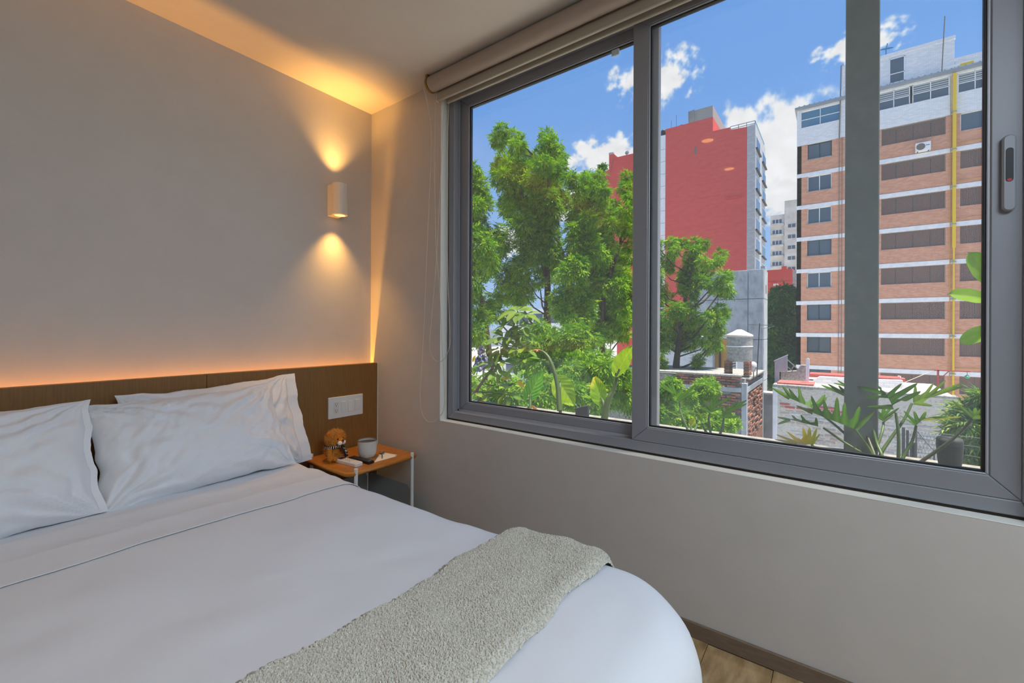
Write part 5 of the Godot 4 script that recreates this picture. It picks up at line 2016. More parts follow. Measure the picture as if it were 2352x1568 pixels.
	g.sheet(10, 6, func(u, v): return Vector3(x + 0.35, 22.42, 5.45) + Vector3(0.1 * cos(u * TAU) * v, 0.07 * sin(u * TAU) * v, 0.42 * cos(u * TAU) * v) , Vector3.UP)
	piece("dish_antenna", g, M.blue_pipe, b)
	g = Geo.new()
	g.tube([Vector3(x - 0.1, 19.4, 8.38), Vector3(x + 0.1, 23.4, 8.55)], 0.035, 6)
	piece("mast", g, M.weathered, b)
	g = Geo.new()
	g.tube([Vector3(x - 0.1, 16.3, 2.62), Vector3(x - 0.1, 21.9, 2.72), Vector3(x + 0.2, 22.1, 2.85)], 0.04, 6)
	piece("drain_pipe", g, M.weathered, b)
	for zc in [2.62, 2.8]:
		g = Geo.new()
		g.tube([Vector3(x - 0.06, -4, zc), Vector3(x - 0.06, 16.3, zc)], 0.02, 5)
		piece("cable", g, M.weathered, b)
	# yellow gas riser
	var yp := piece("yellow_duct", boxes([[Vector3(x - 0.25, 7.0, 8.93), Vector3(x - 0.07, 19.1, 9.1)], [Vector3(x - 0.2, -4.0, 8.97), Vector3(x - 0.07, 7.0, 9.06)]]), M.yellow, b)
	for k in range(-1, 7):
		piece("clamp", boxes([[Vector3(x - 0.27, 0.8 + 2.6 * k, 8.86), Vector3(x - 0.05, 0.86 + 2.6 * k, 9.13)]]), M.tin, yp)
	g = Geo.new()
	g.tube([Vector3(x - 0.05, -4, 8.84), Vector3(x - 0.05, 19.0, 8.84)], 0.022, 5)
	for k in range(-1, 6):
		g.tube([Vector3(x - 0.06, 1.22 + 2.6 * k, 9.1), Vector3(x - 0.06, 1.3 + 2.6 * k, 14.0)], 0.018, 5)
	piece("gas_pipe", g, flat(Color8(206, 158, 66), 0.6), b)
	rebase(b, Vector3(x + 5.5, -9, 7.4))

	var ac := thing("air_conditioner", "white outdoor air conditioner unit on the brick facade", "air conditioner", Vector3(x - 0.2, 14.03, 7.41))
	piece("cabinet", boxes([[Vector3(-0.16, 0.02, -0.4), Vector3(0.16, 0.64, 0.4), 0.02]]), M.frame_white, ac)
	var face := Transform3D(Basis(Vector3(0, 1, 0), Vector3(-1, 0, 0), Vector3(0, 0, 1)), Vector3(-0.165, 0.33, -0.13))
	g = Geo.new()
	g.lathe([Vector2(0.0, 0.0), Vector2(0.23, 0.0)], 24, face)
	piece("fan_opening", g, M.dark_room, ac)
	g = Geo.new()
	for rr in [0.08, 0.15, 0.22]:
		g.lathe([Vector2(rr, 0.004), Vector2(rr, 0.014), Vector2(rr + 0.018, 0.014), Vector2(rr + 0.018, 0.004)], 24, face)
	piece("fan_grille", g, M.weathered, ac)
	piece("brand_badge", boxes([[Vector3(-0.168, 0.36, 0.14), Vector3(-0.16, 0.4, 0.34)]]), M.frame_dark, ac)
	piece("bracket", boxes([[Vector3(-0.15, -0.03, -0.32), Vector3(0.2, 0.02, -0.26)], [Vector3(-0.15, -0.03, 0.26), Vector3(0.2, 0.02, 0.32)]]), M.weathered, ac)


func red_tower() -> void:
	var b := thing("red_building", "tall building with a windowless red side wall and a grey block front", "building")
	var x := 61.0
	slab(b, "red_wall", [[-17.1, -9], [-6.76, -9], [-6.76, 27.27], [-8.75, 27.4], [-8.78, 27.74], [-10.85, 27.79], [-10.85, 29.7], [-17.1, 29.73]], x, 9.5, M.red_wall)
	slab(b, "white_strip", [[-19.5, -9], [-17.1, -9], [-17.1, 28.95], [-19.5, 29.0]], x + 0.02, 9.3, M.white_wall)
	slab(b, "block_wall", [[-6.76, -9], [-5.84, -9], [-5.84, 27.4], [-6.76, 27.3]], x - 0.02, 9.6, M.block)
	for i in 10:
		piece("strip_joint", boxes([[Vector3(x - 0.0, 26.9 - i * 1.75, -18.3), Vector3(x + 0.1, 26.96 - i * 1.75, -17.1)]]), M.concrete, b)
	for r in 8:
		for c in 2:
			var y := 26.1 - r * 2.6
			var x0 := x + (0.4 if c == 0 else 6.2)
			var w := piece("window", boxes([[Vector3(x0, y - 1.6, -5.85), Vector3(x0 + 3.5, y, -5.78)]]), M.frame_white, b)
			piece("pane", boxes([[Vector3(x0 + 0.15, y - 1.5, -5.8), Vector3(x0 + 3.35, y - 0.1, -5.76)]]), M.far_glass, w)
			piece("sill", boxes([[Vector3(x0 - 0.1, y - 1.75, -5.85), Vector3(x0 + 3.6, y - 1.6, -5.6)]]), M.frame_dark, w)
	slab(b, "stair_tower", rect(-13.95, -10.87, 29.6, 31.25), x + 0.02, 8.0, M.old_concrete)
	var g := Geo.new()
	for q in [[-13.95, 29.8, -13.95, 31.25], [-13.3, 29.8, -13.3, 31.3], [-13.95, 31.2, -13.2, 31.3], [-13.95, 30.5, -13.3, 30.6]]:
		g.bar(Vector3(x - 0.1, q[1], q[0]), Vector3(x - 0.1, q[3], q[2]), 0.08, 0.08)
	piece("steel_frame", g, M.tin, b)
	g = Geo.new()
	for yy in [27.55, 27.88]:
		g.bar(Vector3(x + 0.2, yy, -8.76), Vector3(x + 0.2, yy, -5.9), 0.06, 0.06)
		g.bar(Vector3(x + 0.2, yy, -5.9), Vector3(x + 9, yy, -5.9), 0.06, 0.06)
	for i in 4:
		g.bar(Vector3(x + 0.2, 27.2, -8.76 + i * 0.95), Vector3(x + 0.2, 27.88, -8.76 + i * 0.95), 0.06, 0.06)
	piece("roof_railing", g, M.blue_pipe, b)
	slab(b, "dark_slot", rect(-13.22, -12.89, 25.2, 26.23), x - 0.02, 0.1, M.dark_room)
	slab(b, "ledge", rect(-9.27, -7.33, 18.45, 18.56), x - 0.12, 0.2, M.red_wall)
	slab(b, "ledge", rect(-9.27, -7.33, 18.22, 18.27), x - 0.06, 0.2, M.red_wall)
	slab(b, "ledge", rect(-8.9, -7.9, 10.83, 10.9), x - 0.08, 0.2, M.red_wall)
	for i in 9:
		slab(b, "render_joint", rect(-17.05, -6.85, 26.6 - i * 1.9, 26.63 - i * 1.9), x - 0.015, 0.1, M.red_wall)
	g = Geo.new()
	g.tube([Vector3(x - 0.1, -5, -18.45), Vector3(x - 0.1, 23, -18.45)], 0.09, 6)
	piece("blue_pipe", g, M.blue_pipe, b)
	rebase(b, Vector3(x + 4.7, -9, -12.5))
	for t in [[-17.7, 29.0, 0.36, 1.25], [-15.15, 29.75, 0.26, 0.5], [-16.2, 29.75, 0.2, 0.35]]:
		var o := thing("roof_tank", ["dark cylindrical water tank at the white edge of the red building's roof", "small dark tank next to the antenna rods on the red building", "smallest dark tank on the red building's roof"][[-17.7, -15.15, -16.2].find(t[0])], "water tank", Vector3(x + 1.0, t[1] - 0.05, t[0]), 0.0, "dark tanks on the red building's roof")
		g = Geo.new()
		g.lathe([Vector2(0, 0), Vector2(t[2], 0), Vector2(t[2], t[3] * 0.8), Vector2(t[2] * 0.6, t[3] * 0.97), Vector2(0, t[3])], 16)
		piece("shell", g, M.dark_tank, o)
	for t in [[-16.6, 1.6], [-15.9, 2.2]]:
		g = Geo.new()
		g.tube([Vector3(x + 1.0, 29.6, t[0]), Vector3(x + 1.0, 29.6 + t[1], t[0])], 0.03, 5)
		solo("antenna_rod", "thin antenna rod on the red roof, " + ("the shorter one" if t[1] < 2 else "the taller one"), "antenna", g, M.weathered, "antenna rods on the red roof")

	var gb := thing("red_gable_building", "red gable wall with a stepped chimney above the trees", "building")
	slab(gb, "gable_wall", [[-35.4, -9], [-24.0, -9], [-24.0, 33.1], [-27.6, 33.28], [-30.29, 33.3], [-31.19, 34.25], [-31.97, 34.32], [-31.97, 31.3], [-35.4, 30.75]], 75.0, 8.0, M.red_wall)
	slab(gb, "parapet", [[-31.97, 34.1], [-31.1, 34.1], [-31.1, 34.4], [-31.97, 34.45]], 74.9, 0.6, M.concrete)
	slab(gb, "window_opening", rect(-30.1, -29.4, 27.4, 28.9), 74.96, 0.1, M.dark_room)
	g = Geo.new()
	g.tube([Vector3(74.9, 33.2, -31.0), Vector3(74.9, 27.5, -32.6)], 0.04, 5)
	piece("hanging_cable", g, M.weathered, gb)
	g = Geo.new()
	g.tube([Vector3(75.5, 33.3, -28.7), Vector3(75.5, 33.8, -28.7)], 0.05, 5)
	g.sheet(8, 4, func(u, v): return Vector3(75.3, 33.85, -28.6) + Vector3(0.1 * v * v, 0.4 * sin(u * TAU) * v, 0.4 * cos(u * TAU) * v), Vector3.LEFT)
	piece("satellite_dish", g, M.tin, gb)
	rebase(gb, Vector3(79, -9, -30))


func far_blocks() -> void:
	var t := thing("pale_tower", "distant pale concrete tower between the red and the brick buildings", "building")
	var x := 150.0
	slab(t, "main_body", rect(-13.55, -9.9, -9, 35.7), x, 8.0, M.tower)
	slab(t, "lift_shaft", rect(-9.9, -6.2, -9, 39.4), x - 0.6, 8.0, M.tower)
	for r in 7:
		var y := 34.4 - r * 3.15
		var w := slab(t, "window", rect(-13.1, -10.5, y - 1.3, y), x - 0.1, 0.3, M.frame_white)
		for c in 3:
			slab(w, "pane", rect(-13.0 + 0.85 * c, -12.3 + 0.85 * c, y - 1.2, y - 0.1), x - 0.15, 0.1, M.far_glass)
		slab(t, "balcony_slab", rect(-13.5, -10.1, y - 2.0, y - 1.4), x - 0.5, 0.6, M.tower)
		w = slab(t, "small_window", rect(-9.0, -7.2, y - 3.0, y - 2.0), x - 0.7, 0.2, M.far_glass)
		slab(w, "mullion", rect(-8.14, -8.06, y - 3.0, y - 2.0), x - 0.75, 0.1, M.frame_white)
	rebase(t, Vector3(x + 4, -9, -10))
	var l := thing("low_red_building", "low bright red wall below the distant pale tower", "building")
	slab(l, "wall", rect(-6.6, -3.1, -9, 11.0), 80.0, 5.0, M.rust)
	slab(l, "string_course", rect(-6.65, -3.05, 8.9, 9.05), 79.9, 0.2, M.red_wall)
	slab(l, "grey_end", rect(-3.1, -2.4, -9, 10.8), 80.2, 5.0, M.concrete)
	slab(l, "parapet_block", rect(-4.6, -3.9, 11.0, 11.5), 80.2, 0.6, M.rust)
	slab(l, "white_box", rect(-5.7, -5.0, 8.4, 8.75), 79.85, 0.2, M.frame_white)
	rebase(l, Vector3(82.5, -9, -4.8))
	var c := thing("concrete_building", "bare grey concrete wall with panel joints behind the water tank", "building")
	var xc := 22.0
	piece("core", boxes([[Vector3(xc + 0.1, -9, -3.6), Vector3(xc + 1.4, 4.02, -0.33)]]), M.old_concrete, c)
	var zs := [-3.7, -2.3, -0.95, -0.29]
	var ys := [-9.0, -3.2, -1.23, 0.75, 2.71, 4.12]
	for i in 3:
		for j in 5:
			piece("panel", boxes([[Vector3(xc, ys[j] + 0.012, zs[i] + 0.012), Vector3(xc + 0.12, ys[j + 1] - 0.012, zs[i + 1] - 0.012), 0.01]]), M.concrete, c)
	for j in 5:
		piece("side_panel", boxes([[Vector3(xc + 0.14, ys[j] + 0.012, -0.34), Vector3(xc + 1.4, ys[j + 1] - 0.012, -0.28), 0.01]]), M.concrete, c)
	slab(c, "corner_upstand", rect(-0.5, -0.3, 4.1, 4.32), xc + 0.6, 0.7, M.concrete)
	piece("vent_slot", boxes([[Vector3(xc + 0.6, 3.0, -0.285), Vector3(xc + 0.9, 3.4, -0.27)]]), M.dark_room, c)
	rebase(c, Vector3(xc + 0.7, -9, -1.9))
	var w := thing("low_white_house", "low white house wall with an ochre door panel behind the tree", "building")
	slab(w, "white_wall", rect(-5.2, -2.07, -9, 0.9), 20.0, 1.2, M.white_wall)
	slab(w, "corner_strip", rect(-2.1, -2.02, -9, 0.9), 19.97, 0.2, M.concrete)
	slab(w, "ochre_panel", rect(-2.02, -1.84, -9, 0.77), 20.05, 0.3, M.ochre)
	slab(w, "ochre_panel", rect(-1.76, -1.5, -9, 0.77), 20.05, 0.3, M.ochre)
	slab(w, "door_post", rect(-1.84, -1.76, -9, 0.8), 20.0, 0.3, M.frame_dark)
	slab(w, "roof_edge", rect(-2.4, -1.3, 0.82, 0.98), 19.8, 0.6, M.frame_white)
	slab(w, "rear_wall", rect(-1.5, -0.7, -9, -0.1), 20.3, 0.3, M.white_wall)
	var lv := slab(w, "louvre_frame", rect(-1.49, -1.13, -0.67, -0.18), 20.1, 0.15, M.frame_white)
	for k in 4:
		slab(lv, "louvre_slat", [[-1.46, -0.6 + 0.11 * k], [-1.16, -0.55 + 0.11 * k], [-1.16, -0.51 + 0.11 * k], [-1.46, -0.56 + 0.11 * k]], 20.07, 0.06, M.frame_dark)
	rebase(w, Vector3(20.7, -9, -3))
	var pb := thing("pale_office_block", "pale office block glimpsed through gaps in the trees", "building")
	slab(pb, "wall", rect(-34, -20, -9, 3.8), 45.0, 6.0, M.white_wall)
	for r in 4:
		for q in 6:
			var ww := slab(pb, "window", rect(-33.2 + 2.2 * q, -31.8 + 2.2 * q, 2.0 - r * 2.2, 3.2 - r * 2.2), 44.95, 0.1, M.far_glass)
			ww.name = "window"
	rebase(pb, Vector3(48, -9, -27))


func laid_bricks(parent: Node, n_along: int, courses: int, place: Callable, mats: Array, skip := 0.0, size := Vector3(0.25, 0.062, 0.1)) -> void:
	# bricks in running bond: place(i, j) gives the centre and the turn, or null
	var variants := []
	for k in 3:
		var g := Geo.new()
		g.box(Vector3.ZERO, size * Vector3(1.0 - 0.05 * k, 1.0 - 0.06 * k, 1.0), Basis.IDENTITY, 0.008)
		variants.append(g.mesh())
	for j in courses:
		for i in n_along:
			var x = place.call(i, j)
			if x == null or rng.randf() < skip:
				continue
			var t: Transform3D = x
			t.basis = t.basis * Basis.from_euler(Vector3(rng.randf_range(-0.03, 0.03), rng.randf_range(-0.04, 0.04), rng.randf_range(-0.02, 0.02)))
			copy_piece("brick", variants[rng.randi() % 3], mats[rng.randi() % mats.size()], parent, t)


func tank_house() -> void:
	var o := thing("brick_outbuilding", "rough red brick outbuilding with a concrete corner column below the water tank", "building")
	var x := 12.2
	var z := 0.44
	var bm := []
	for c in [Color8(150, 92, 72), Color8(168, 108, 84), Color8(134, 88, 74), Color8(184, 122, 92), Color8(120, 92, 82)]:
		bm.append(grained(ramp_image(noise_image(64, 64, 0.06, 3, 7), [[0.0, c.darkened(0.18)], [1.0, c.lightened(0.12)]]), Vector3(1.5, 1.5, 1.5), 0.95))
	piece("mortar_core", boxes([[Vector3(x + 0.06, -9, -4.0), Vector3(x + 3.55, -0.2, z - 0.06)]]), M.old_concrete, o)
	piece("corner_column", boxes([[Vector3(x - 0.02, -9, z - 0.13), Vector3(x + 0.16, -0.33, z + 0.01), 0.01]]), M.concrete, o)
	piece("rear_column", boxes([[Vector3(x + 3.3, -9, z - 0.2), Vector3(x + 3.56, -0.2, z + 0.012), 0.01]]), M.concrete, o)
	piece("tie_beam", boxes([[Vector3(x - 0.015, -0.6, -4.0), Vector3(x + 0.1, -0.47, z - 0.13), 0.008], [Vector3(x + 0.16, -0.62, z - 0.1), Vector3(x + 3.4, -0.45, z + 0.005), 0.008]]), M.concrete, o)
	piece("coping", boxes([[Vector3(x - 0.04, -0.16, -4.0), Vector3(x + 0.3, -0.1, 0.3), 0.015], [Vector3(x + 0.3, -0.27, z - 0.25), Vector3(x + 3.6, -0.2, z + 0.04), 0.015]]), M.old_concrete, o)
	# front face
	laid_bricks(o, 7, 20, func(i, j):
		var y: float = -0.2 - j * 0.078
		if y < -0.44 and y > -0.62:
			return null
		var zz: float = z - 0.27 - i * 0.262 - (0.13 if j % 2 else 0.0)
		return Transform3D(Basis(Vector3.UP, PI / 2), Vector3(x + 0.045 + rng.randf_range(-0.015, 0.015), y, zz)), bm, 0.03)
	# side face
	laid_bricks(o, 11, 19, func(i, j):
		var y: float = -0.34 - j * 0.092
		if y < -0.4 and y > -0.66:
			return null
		var xx: float = x + 0.32 + i * 0.275 + (0.13 if j % 2 else 0.0)
		return Transform3D(Basis.IDENTITY, Vector3(xx, y, z - 0.045 + rng.randf_range(-0.012, 0.012))), bm, 0.22, Vector3(0.25, 0.075, 0.1))
	var rb := Geo.new()
	for j in 60:
		for i in 12:
			rb.box(Vector3(x + 0.3 + i * 0.275 + (0.13 if j % 2 else 0.0), -2.1 - j * 0.092, z - 0.05), Vector3(0.25, 0.075, 0.1))
	var rest := piece("lower_brickwork", rb, bm[1], o)
	rest.set_meta("kind", "stuff")
	rebase(o, Vector3(x + 1.75, -9, -1.8))

	var t := thing("water_tank", "round grey concrete water tank with a domed lid on brick piers", "water tank", Vector3(x + 0.62, -0.16, 0.155))
	for zz in [-0.3, 0.22]:
		for k in 5:
			var g2 := Geo.new()
			g2.box(Vector3(0, 0.045 + k * 0.085, zz), Vector3(0.5, 0.075, 0.15), Basis.IDENTITY, 0.008)
			piece("pier_brick", g2, bm[(k + 2) % 5], t)
		piece("pier_core", boxes([[Vector3(-0.22, 0.0, zz - 0.06), Vector3(0.22, 0.43, zz + 0.06)]]), M.old_concrete, t)
	var g := Geo.new()
	g.lathe([Vector2(0.0, 0.42), Vector2(0.3, 0.42), Vector2(0.34, 0.44), Vector2(0.345, 0.85), Vector2(0.355, 0.86), Vector2(0.355, 0.88), Vector2(0.345, 0.89), Vector2(0.35, 1.16)], 32)
	piece("drum", g, M.old_concrete, t)
	g = Geo.new()
	g.lathe([Vector2(0.346, 0.852), Vector2(0.36, 0.86), Vector2(0.36, 0.878), Vector2(0.346, 0.886)], 32)
	piece("hoop", g, M.frame_white, t)
	g = Geo.new()
	g.lathe([Vector2(0.35, 1.15), Vector2(0.365, 1.155), Vector2(0.365, 1.2), Vector2(0.34, 1.22), Vector2(0.2, 1.29), Vector2(0.1, 1.35), Vector2(0.05, 1.37), Vector2(0.0, 1.372)], 32)
	piece("lid", g, M.plaster, t)

	var a := thing("tv_antenna", "dark aerial pole with a crossbar beside the water tank", "antenna", Vector3(13.0, -0.25, 0.62))
	g = Geo.new()
	g.tube([Vector3(0, 0, -0.03), Vector3(0, 1.64, 0.04)], 0.014, 6)
	piece("pole", g, M.frame_dark, a)
	g = Geo.new()
	g.tube([Vector3(0, 1.61, -0.26), Vector3(0, 1.58, 0.42)], 0.009, 6)
	piece("crossbar", g, M.frame_dark, a)
	g = Geo.new()
	g.tube([Vector3(0, 1.45, 0.0), Vector3(0, 1.56, 0.42)], 0.008, 6)
	for q in 3:
		g.tube([Vector3(-0.1, 1.61, -0.08 + 0.05 * q), Vector3(0.1, 1.52, -0.08 + 0.05 * q)], 0.005, 5)
	piece("strut", g, M.tin, a)
	var d := thing("satellite_dish", "small white satellite dish beside the brick pier", "satellite dish", Vector3(13.1, -0.25, 0.5))
	g = Geo.new()
	g.sheet(20, 8, func(u, v): return Vector3(0.0 - 0.05 * (1 - v * v), 0.34 + 0.16 * sin(u * TAU) * v, -0.02 + 0.12 * cos(u * TAU) * v), Vector3.LEFT)
	piece("reflector", g, M.frame_white, d)
	g = Geo.new()
	g.tube([Vector3(0, 0.0, 0.0), Vector3(0.02, 0.3, -0.02)], 0.016, 6)
	g.tube([Vector3(-0.02, 0.2, 0.0), Vector3(-0.2, 0.32, 0.08)], 0.008, 6)
	piece("mount", g, M.weathered, d)
	g = Geo.new()
	g.ball(Vector3(-0.2, 0.33, 0.085), 0.022, 8)
	piece("receiver", g, M.weathered, d)


func rough_wall_house() -> void:
	var o := thing("plastered_house", "house with a rough grey plastered wall and red-coated roof edges", "building")
	var x := 13.0
	piece("wall", boxes([[Vector3(x, -9, 1.03), Vector3(x + 3.5, -0.42, 4.82)]]), M.plaster, o)
	piece("corner_pilaster", boxes([[Vector3(x - 0.02, -9, 1.0), Vector3(x + 0.2, -0.43, 1.12), 0.01]]), M.white_wall, o)
	piece("cornice", boxes([[Vector3(x - 0.03, -0.47, 1.0), Vector3(x + 0.4, -0.37, 2.0), 0.02], [Vector3(x - 0.02, -0.45, 2.0), Vector3(x + 0.3, -0.38, 4.84), 0.015]]), M.old_concrete, o)
	piece("red_roof_coat", boxes([[Vector3(x + 0.1, -0.37, 1.1), Vector3(x + 1.0, -0.33, 1.98)], [Vector3(x + 2.2, -0.3, 1.8), Vector3(x + 2.6, -0.2, 4.1)]]), M.red_roof, o)
	var wb := []
	for c in [Color8(206, 202, 196), Color8(190, 184, 178), Color8(214, 211, 206), Color8(196, 176, 164)]:
		wb.append(grained(ramp_image(noise_image(64, 64, 0.06, 3, 17), [[0.0, c.darkened(0.12)], [1.0, c.lightened(0.1)]]), Vector3(1.5, 1.5, 1.5), 0.95))
	laid_bricks(o, 14, 15, func(i, j):
		var y: float = -1.02 - j * 0.085
		return Transform3D(Basis(Vector3.UP, PI / 2), Vector3(x + 0.03 + rng.randf_range(0.0, 0.02), y, 1.3 + i * 0.265 + (0.13 if j % 2 else 0.0))), wb, 0.16, Vector3(0.25, 0.065, 0.1))
	laid_bricks(o, 5, 2, func(i, j): return Transform3D(Basis(Vector3.UP, PI / 2), Vector3(x + 0.035, -0.93 - j * 0.085, 1.3 + i * 0.265 + (0.13 if j % 2 else 0.0))), [M.red_roof], 0.35, Vector3(0.25, 0.06, 0.1))
	slab(o, "stair_wall", [[0.95, -0.45], [1.07, -0.4], [1.07, -0.1], [1.28, -0.07], [1.28, 0.41], [0.95, 0.22]], x + 1.0, 0.1, M.concrete)
	slab(o, "stair_wall_cap", [[0.93, 0.22], [1.29, 0.42], [1.29, 0.45], [0.93, 0.25]], x + 0.98, 0.14, M.white_wall)
	slab(o, "roof_block", [[1.09, -0.4], [1.74, -0.38], [1.74, 0.12], [1.61, 0.12], [1.5, -0.06], [1.09, -0.12]], x + 1.3, 0.3, M.old_concrete)
	var g := Geo.new()
	for q in [[1.28, 0.3, 1.55, 0.02], [1.28, 0.08, 1.5, -0.12], [1.4, 0.02, 1.46, 0.12], [1.5, -0.05, 1.72, -0.33]]:
		g.bar(Vector3(x + 1.0, q[1], q[0]), Vector3(x + 1.0, q[3], q[2]), 0.025, 0.025)
	piece("stair_rail", g, M.concrete, o)
	slab(o, "white_post", [[1.77, -0.3], [1.85, -0.29], [1.86, 0.35], [1.82, 0.38], [1.78, 0.36]], x + 0.6, 0.1, M.frame_white)
	slab(o, "white_parapet", [[1.94, -0.52], [3.98, -0.52], [3.98, -0.2], [3.4, -0.22], [2.08, -0.22], [1.99, -0.29], [1.92, -0.31]], x + 1.5, 0.3, M.white_brick)
	slab(o, "red_strip", rect(1.8, 4.02, -0.27, -0.19), x + 2.5, 0.3, M.red_roof)
	g = Geo.new()
	g.tube([Vector3(x + 2.4, -0.27, 4.0), Vector3(x + 2.4, -0.15, 4.0), Vector3(x + 2.4, -0.15, 3.95)], 0.02, 6)
	piece("vent_pipe", g, M.frame_white, o)
	rebase(o, Vector3(x + 1.75, -9, 2.9))
	var gap := thing("grey_yard_wall", "grey rendered wall seen in the gap beside the plastered house", "wall")
	slab(gap, "wall", rect(0.3, 0.98, -9, -1.06), 16.0, 0.3, M.concrete)
	slab(gap, "coping", rect(0.25, 1.0, -1.06, -1.0), 15.9, 0.5, M.white_wall)
	rebase(gap, Vector3(16.1, -9, 0.6))


func small_outdoor_things() -> void:
	var c := thing("red_hoist", "small red steel hoist frame with a hanging green lamp", "hoist", Vector3(18.0, -0.6, 5.16))
	piece("post", boxes([[Vector3(-0.03, -8.4, -0.025), Vector3(0.03, 0.52, 0.025)]]), M.rust, c)
	piece("arm", boxes([[Vector3(-0.03, 0.49, -0.08), Vector3(0.03, 0.525, 0.74)]]), M.rust, c)
	var g := Geo.new()
	g.bar(Vector3(0, 0.2, 0.02), Vector3(0, 0.5, 0.26), 0.025, 0.025)
	piece("brace", g, M.rust, c)
	g = Geo.new()
	g.tube([Vector3(0, 0.49, 0.67), Vector3(0, 0.39, 0.67)], 0.008, 5)
	g.lathe([Vector2(0.0, 0.4), Vector2(0.03, 0.39), Vector2(0.065, 0.345), Vector2(0.07, 0.33), Vector2(0.05, 0.3), Vector2(0.0, 0.285)], 12, Transform3D(Basis.IDENTITY, Vector3(0, 0, 0.67)))
	piece("green_lamp", g, M.green_lamp, c)
	g = Geo.new()
	g.tube([Vector3(16.8, -0.5, 4.15), Vector3(18.0, -0.23, 4.85), Vector3(18.0, -0.09, 5.14)], 0.01, 5)
	solo("stay_rope", "pale rope stretched up to the red hoist", "rope", g, flat(Color8(196, 188, 160), 0.8))
	# wire fence by the planted court
	var f := thing("wire_fence", "sagging wire fence with thin dark posts behind the large philodendron", "fence", Vector3(3.0, 0, 3.1))
	for q in [[-0.095, 0.4, 0.012], [0.01, 0.24, 0.012], [0.31, 0.4, 0.012]]:
		g = Geo.new()
		g.tube([Vector3(0, -9, q[0]), Vector3(0, q[1], q[0])], 0.006, 6)
		piece("post", g, M.weathered, f)
	for q in [[-0.1, 0.385, 0.35, 0.37], [0.18, 0.23, 0.4, 0.225], [-0.095, 0.38, 0.01, 0.23], [-0.09, 0.32, 0.4, 0.30]]:
		g = Geo.new()
		g.tube([Vector3(0, q[1], q[0]), Vector3(0, lerpf(q[1], q[3], 0.5) - 0.006, (q[0] + q[2]) / 2), Vector3(0, q[3], q[2])], 0.0022, 5)
		piece("wire", g, M.wire, f)
	g = Geo.new()
	for k in 30:
		g.tube([Vector3(0.01, 0.05, -0.2 + k * 0.02), Vector3(0.01, 0.37, -0.12 + k * 0.02)], 0.0007, 4)
		g.tube([Vector3(0.01, 0.37, -0.2 + k * 0.02), Vector3(0.01, 0.05, -0.12 + k * 0.02)], 0.0007, 4)
	piece("netting", g, M.wire, f)
	for q in [[-0.17, 0.39, 0.02], [-0.145, 0.37, 0.016], [-0.12, 0.28, 0.02], [-0.105, 0.275, 0.018]]:
		piece("stake", boxes([[Vector3(0.02, -9, q[0] - q[2] / 2), Vector3(0.03, q[1], q[0] + q[2] / 2)]]), M.weathered, f)
	# crumpled plastic over a garden post
	var fn := FastNoiseLite.new()
	fn.seed = 31
	fn.frequency = 0.06
	var tp := thing("plastic_sheet", "crumpled grey plastic sheet hung over a post among the leaves", "plastic sheet", Vector3(7.0, 0.0, -5.0))
	g = Geo.new()
	g.sheet(24, 24, func(u, v):
		var a: float = (u - 0.5) * 2.6
		var r: float = 0.06 + 0.3 * v
		return Vector3(-cos(a) * r * 0.6 + fn.get_noise_2d(u * 90, v * 90) * 0.12, 0.74 - 0.72 * v + 0.1 * u * v + fn.get_noise_2d(u * 60 + 50, v * 120) * 0.06, sin(a) * r * (0.7 + 0.3 * v) + fn.get_noise_2d(u * 80, v * 50 + 70) * 0.08), Vector3.LEFT)
	piece("sheet", g, M.tarp, tp)
	g = Geo.new()
	g.tube([Vector3(0.1, -9, 0), Vector3(0.05, 0.72, 0)], 0.03, 6)
	piece("post", g, M.weathered, tp)


# ---------------------------------------------------------------- trees and bushes

func sprig(pairs: int, length: float, leaf: float, width: float, droop: float) -> Mesh:
	# a compound leaf: thin stalk with paired leaflets and one at the end
	var g := Geo.new()
	var spine := func(k: float) -> Vector3: return Vector3(0, length * k, -droop * length * k * k)
	for i in pairs * 2 + 1:
		var k := 0.25 + 0.7 * (i / 2) / pairs
		var sd := -1.0 if i % 2 else 1.0
		var root: Vector3 = spine.call(minf(k, 1.0))
		var d := Vector3(sd * 0.85, 0.55, -0.15)
		if i == pairs * 2:
			root = spine.call(1.0)
			d = Vector3(0, 1, -0.4)
		d = d.normalized()
		var side := d.cross(Vector3.BACK).normalized() * width
		var mid := root + d * leaf * 0.45
		var tip := root + d * leaf - Vector3(0, 0, leaf * 0.22)
		var fold := Vector3(0, 0, width * 0.45)
		g.tri(root, mid + side + fold, mid, Vector3.BACK)
		g.tri(root, mid, mid - side + fold, Vector3.BACK)
		g.tri(mid, mid + side + fold, tip, Vector3.BACK)
		g.tri(mid, tip, mid - side + fold, Vector3.BACK)
	return g.mesh()


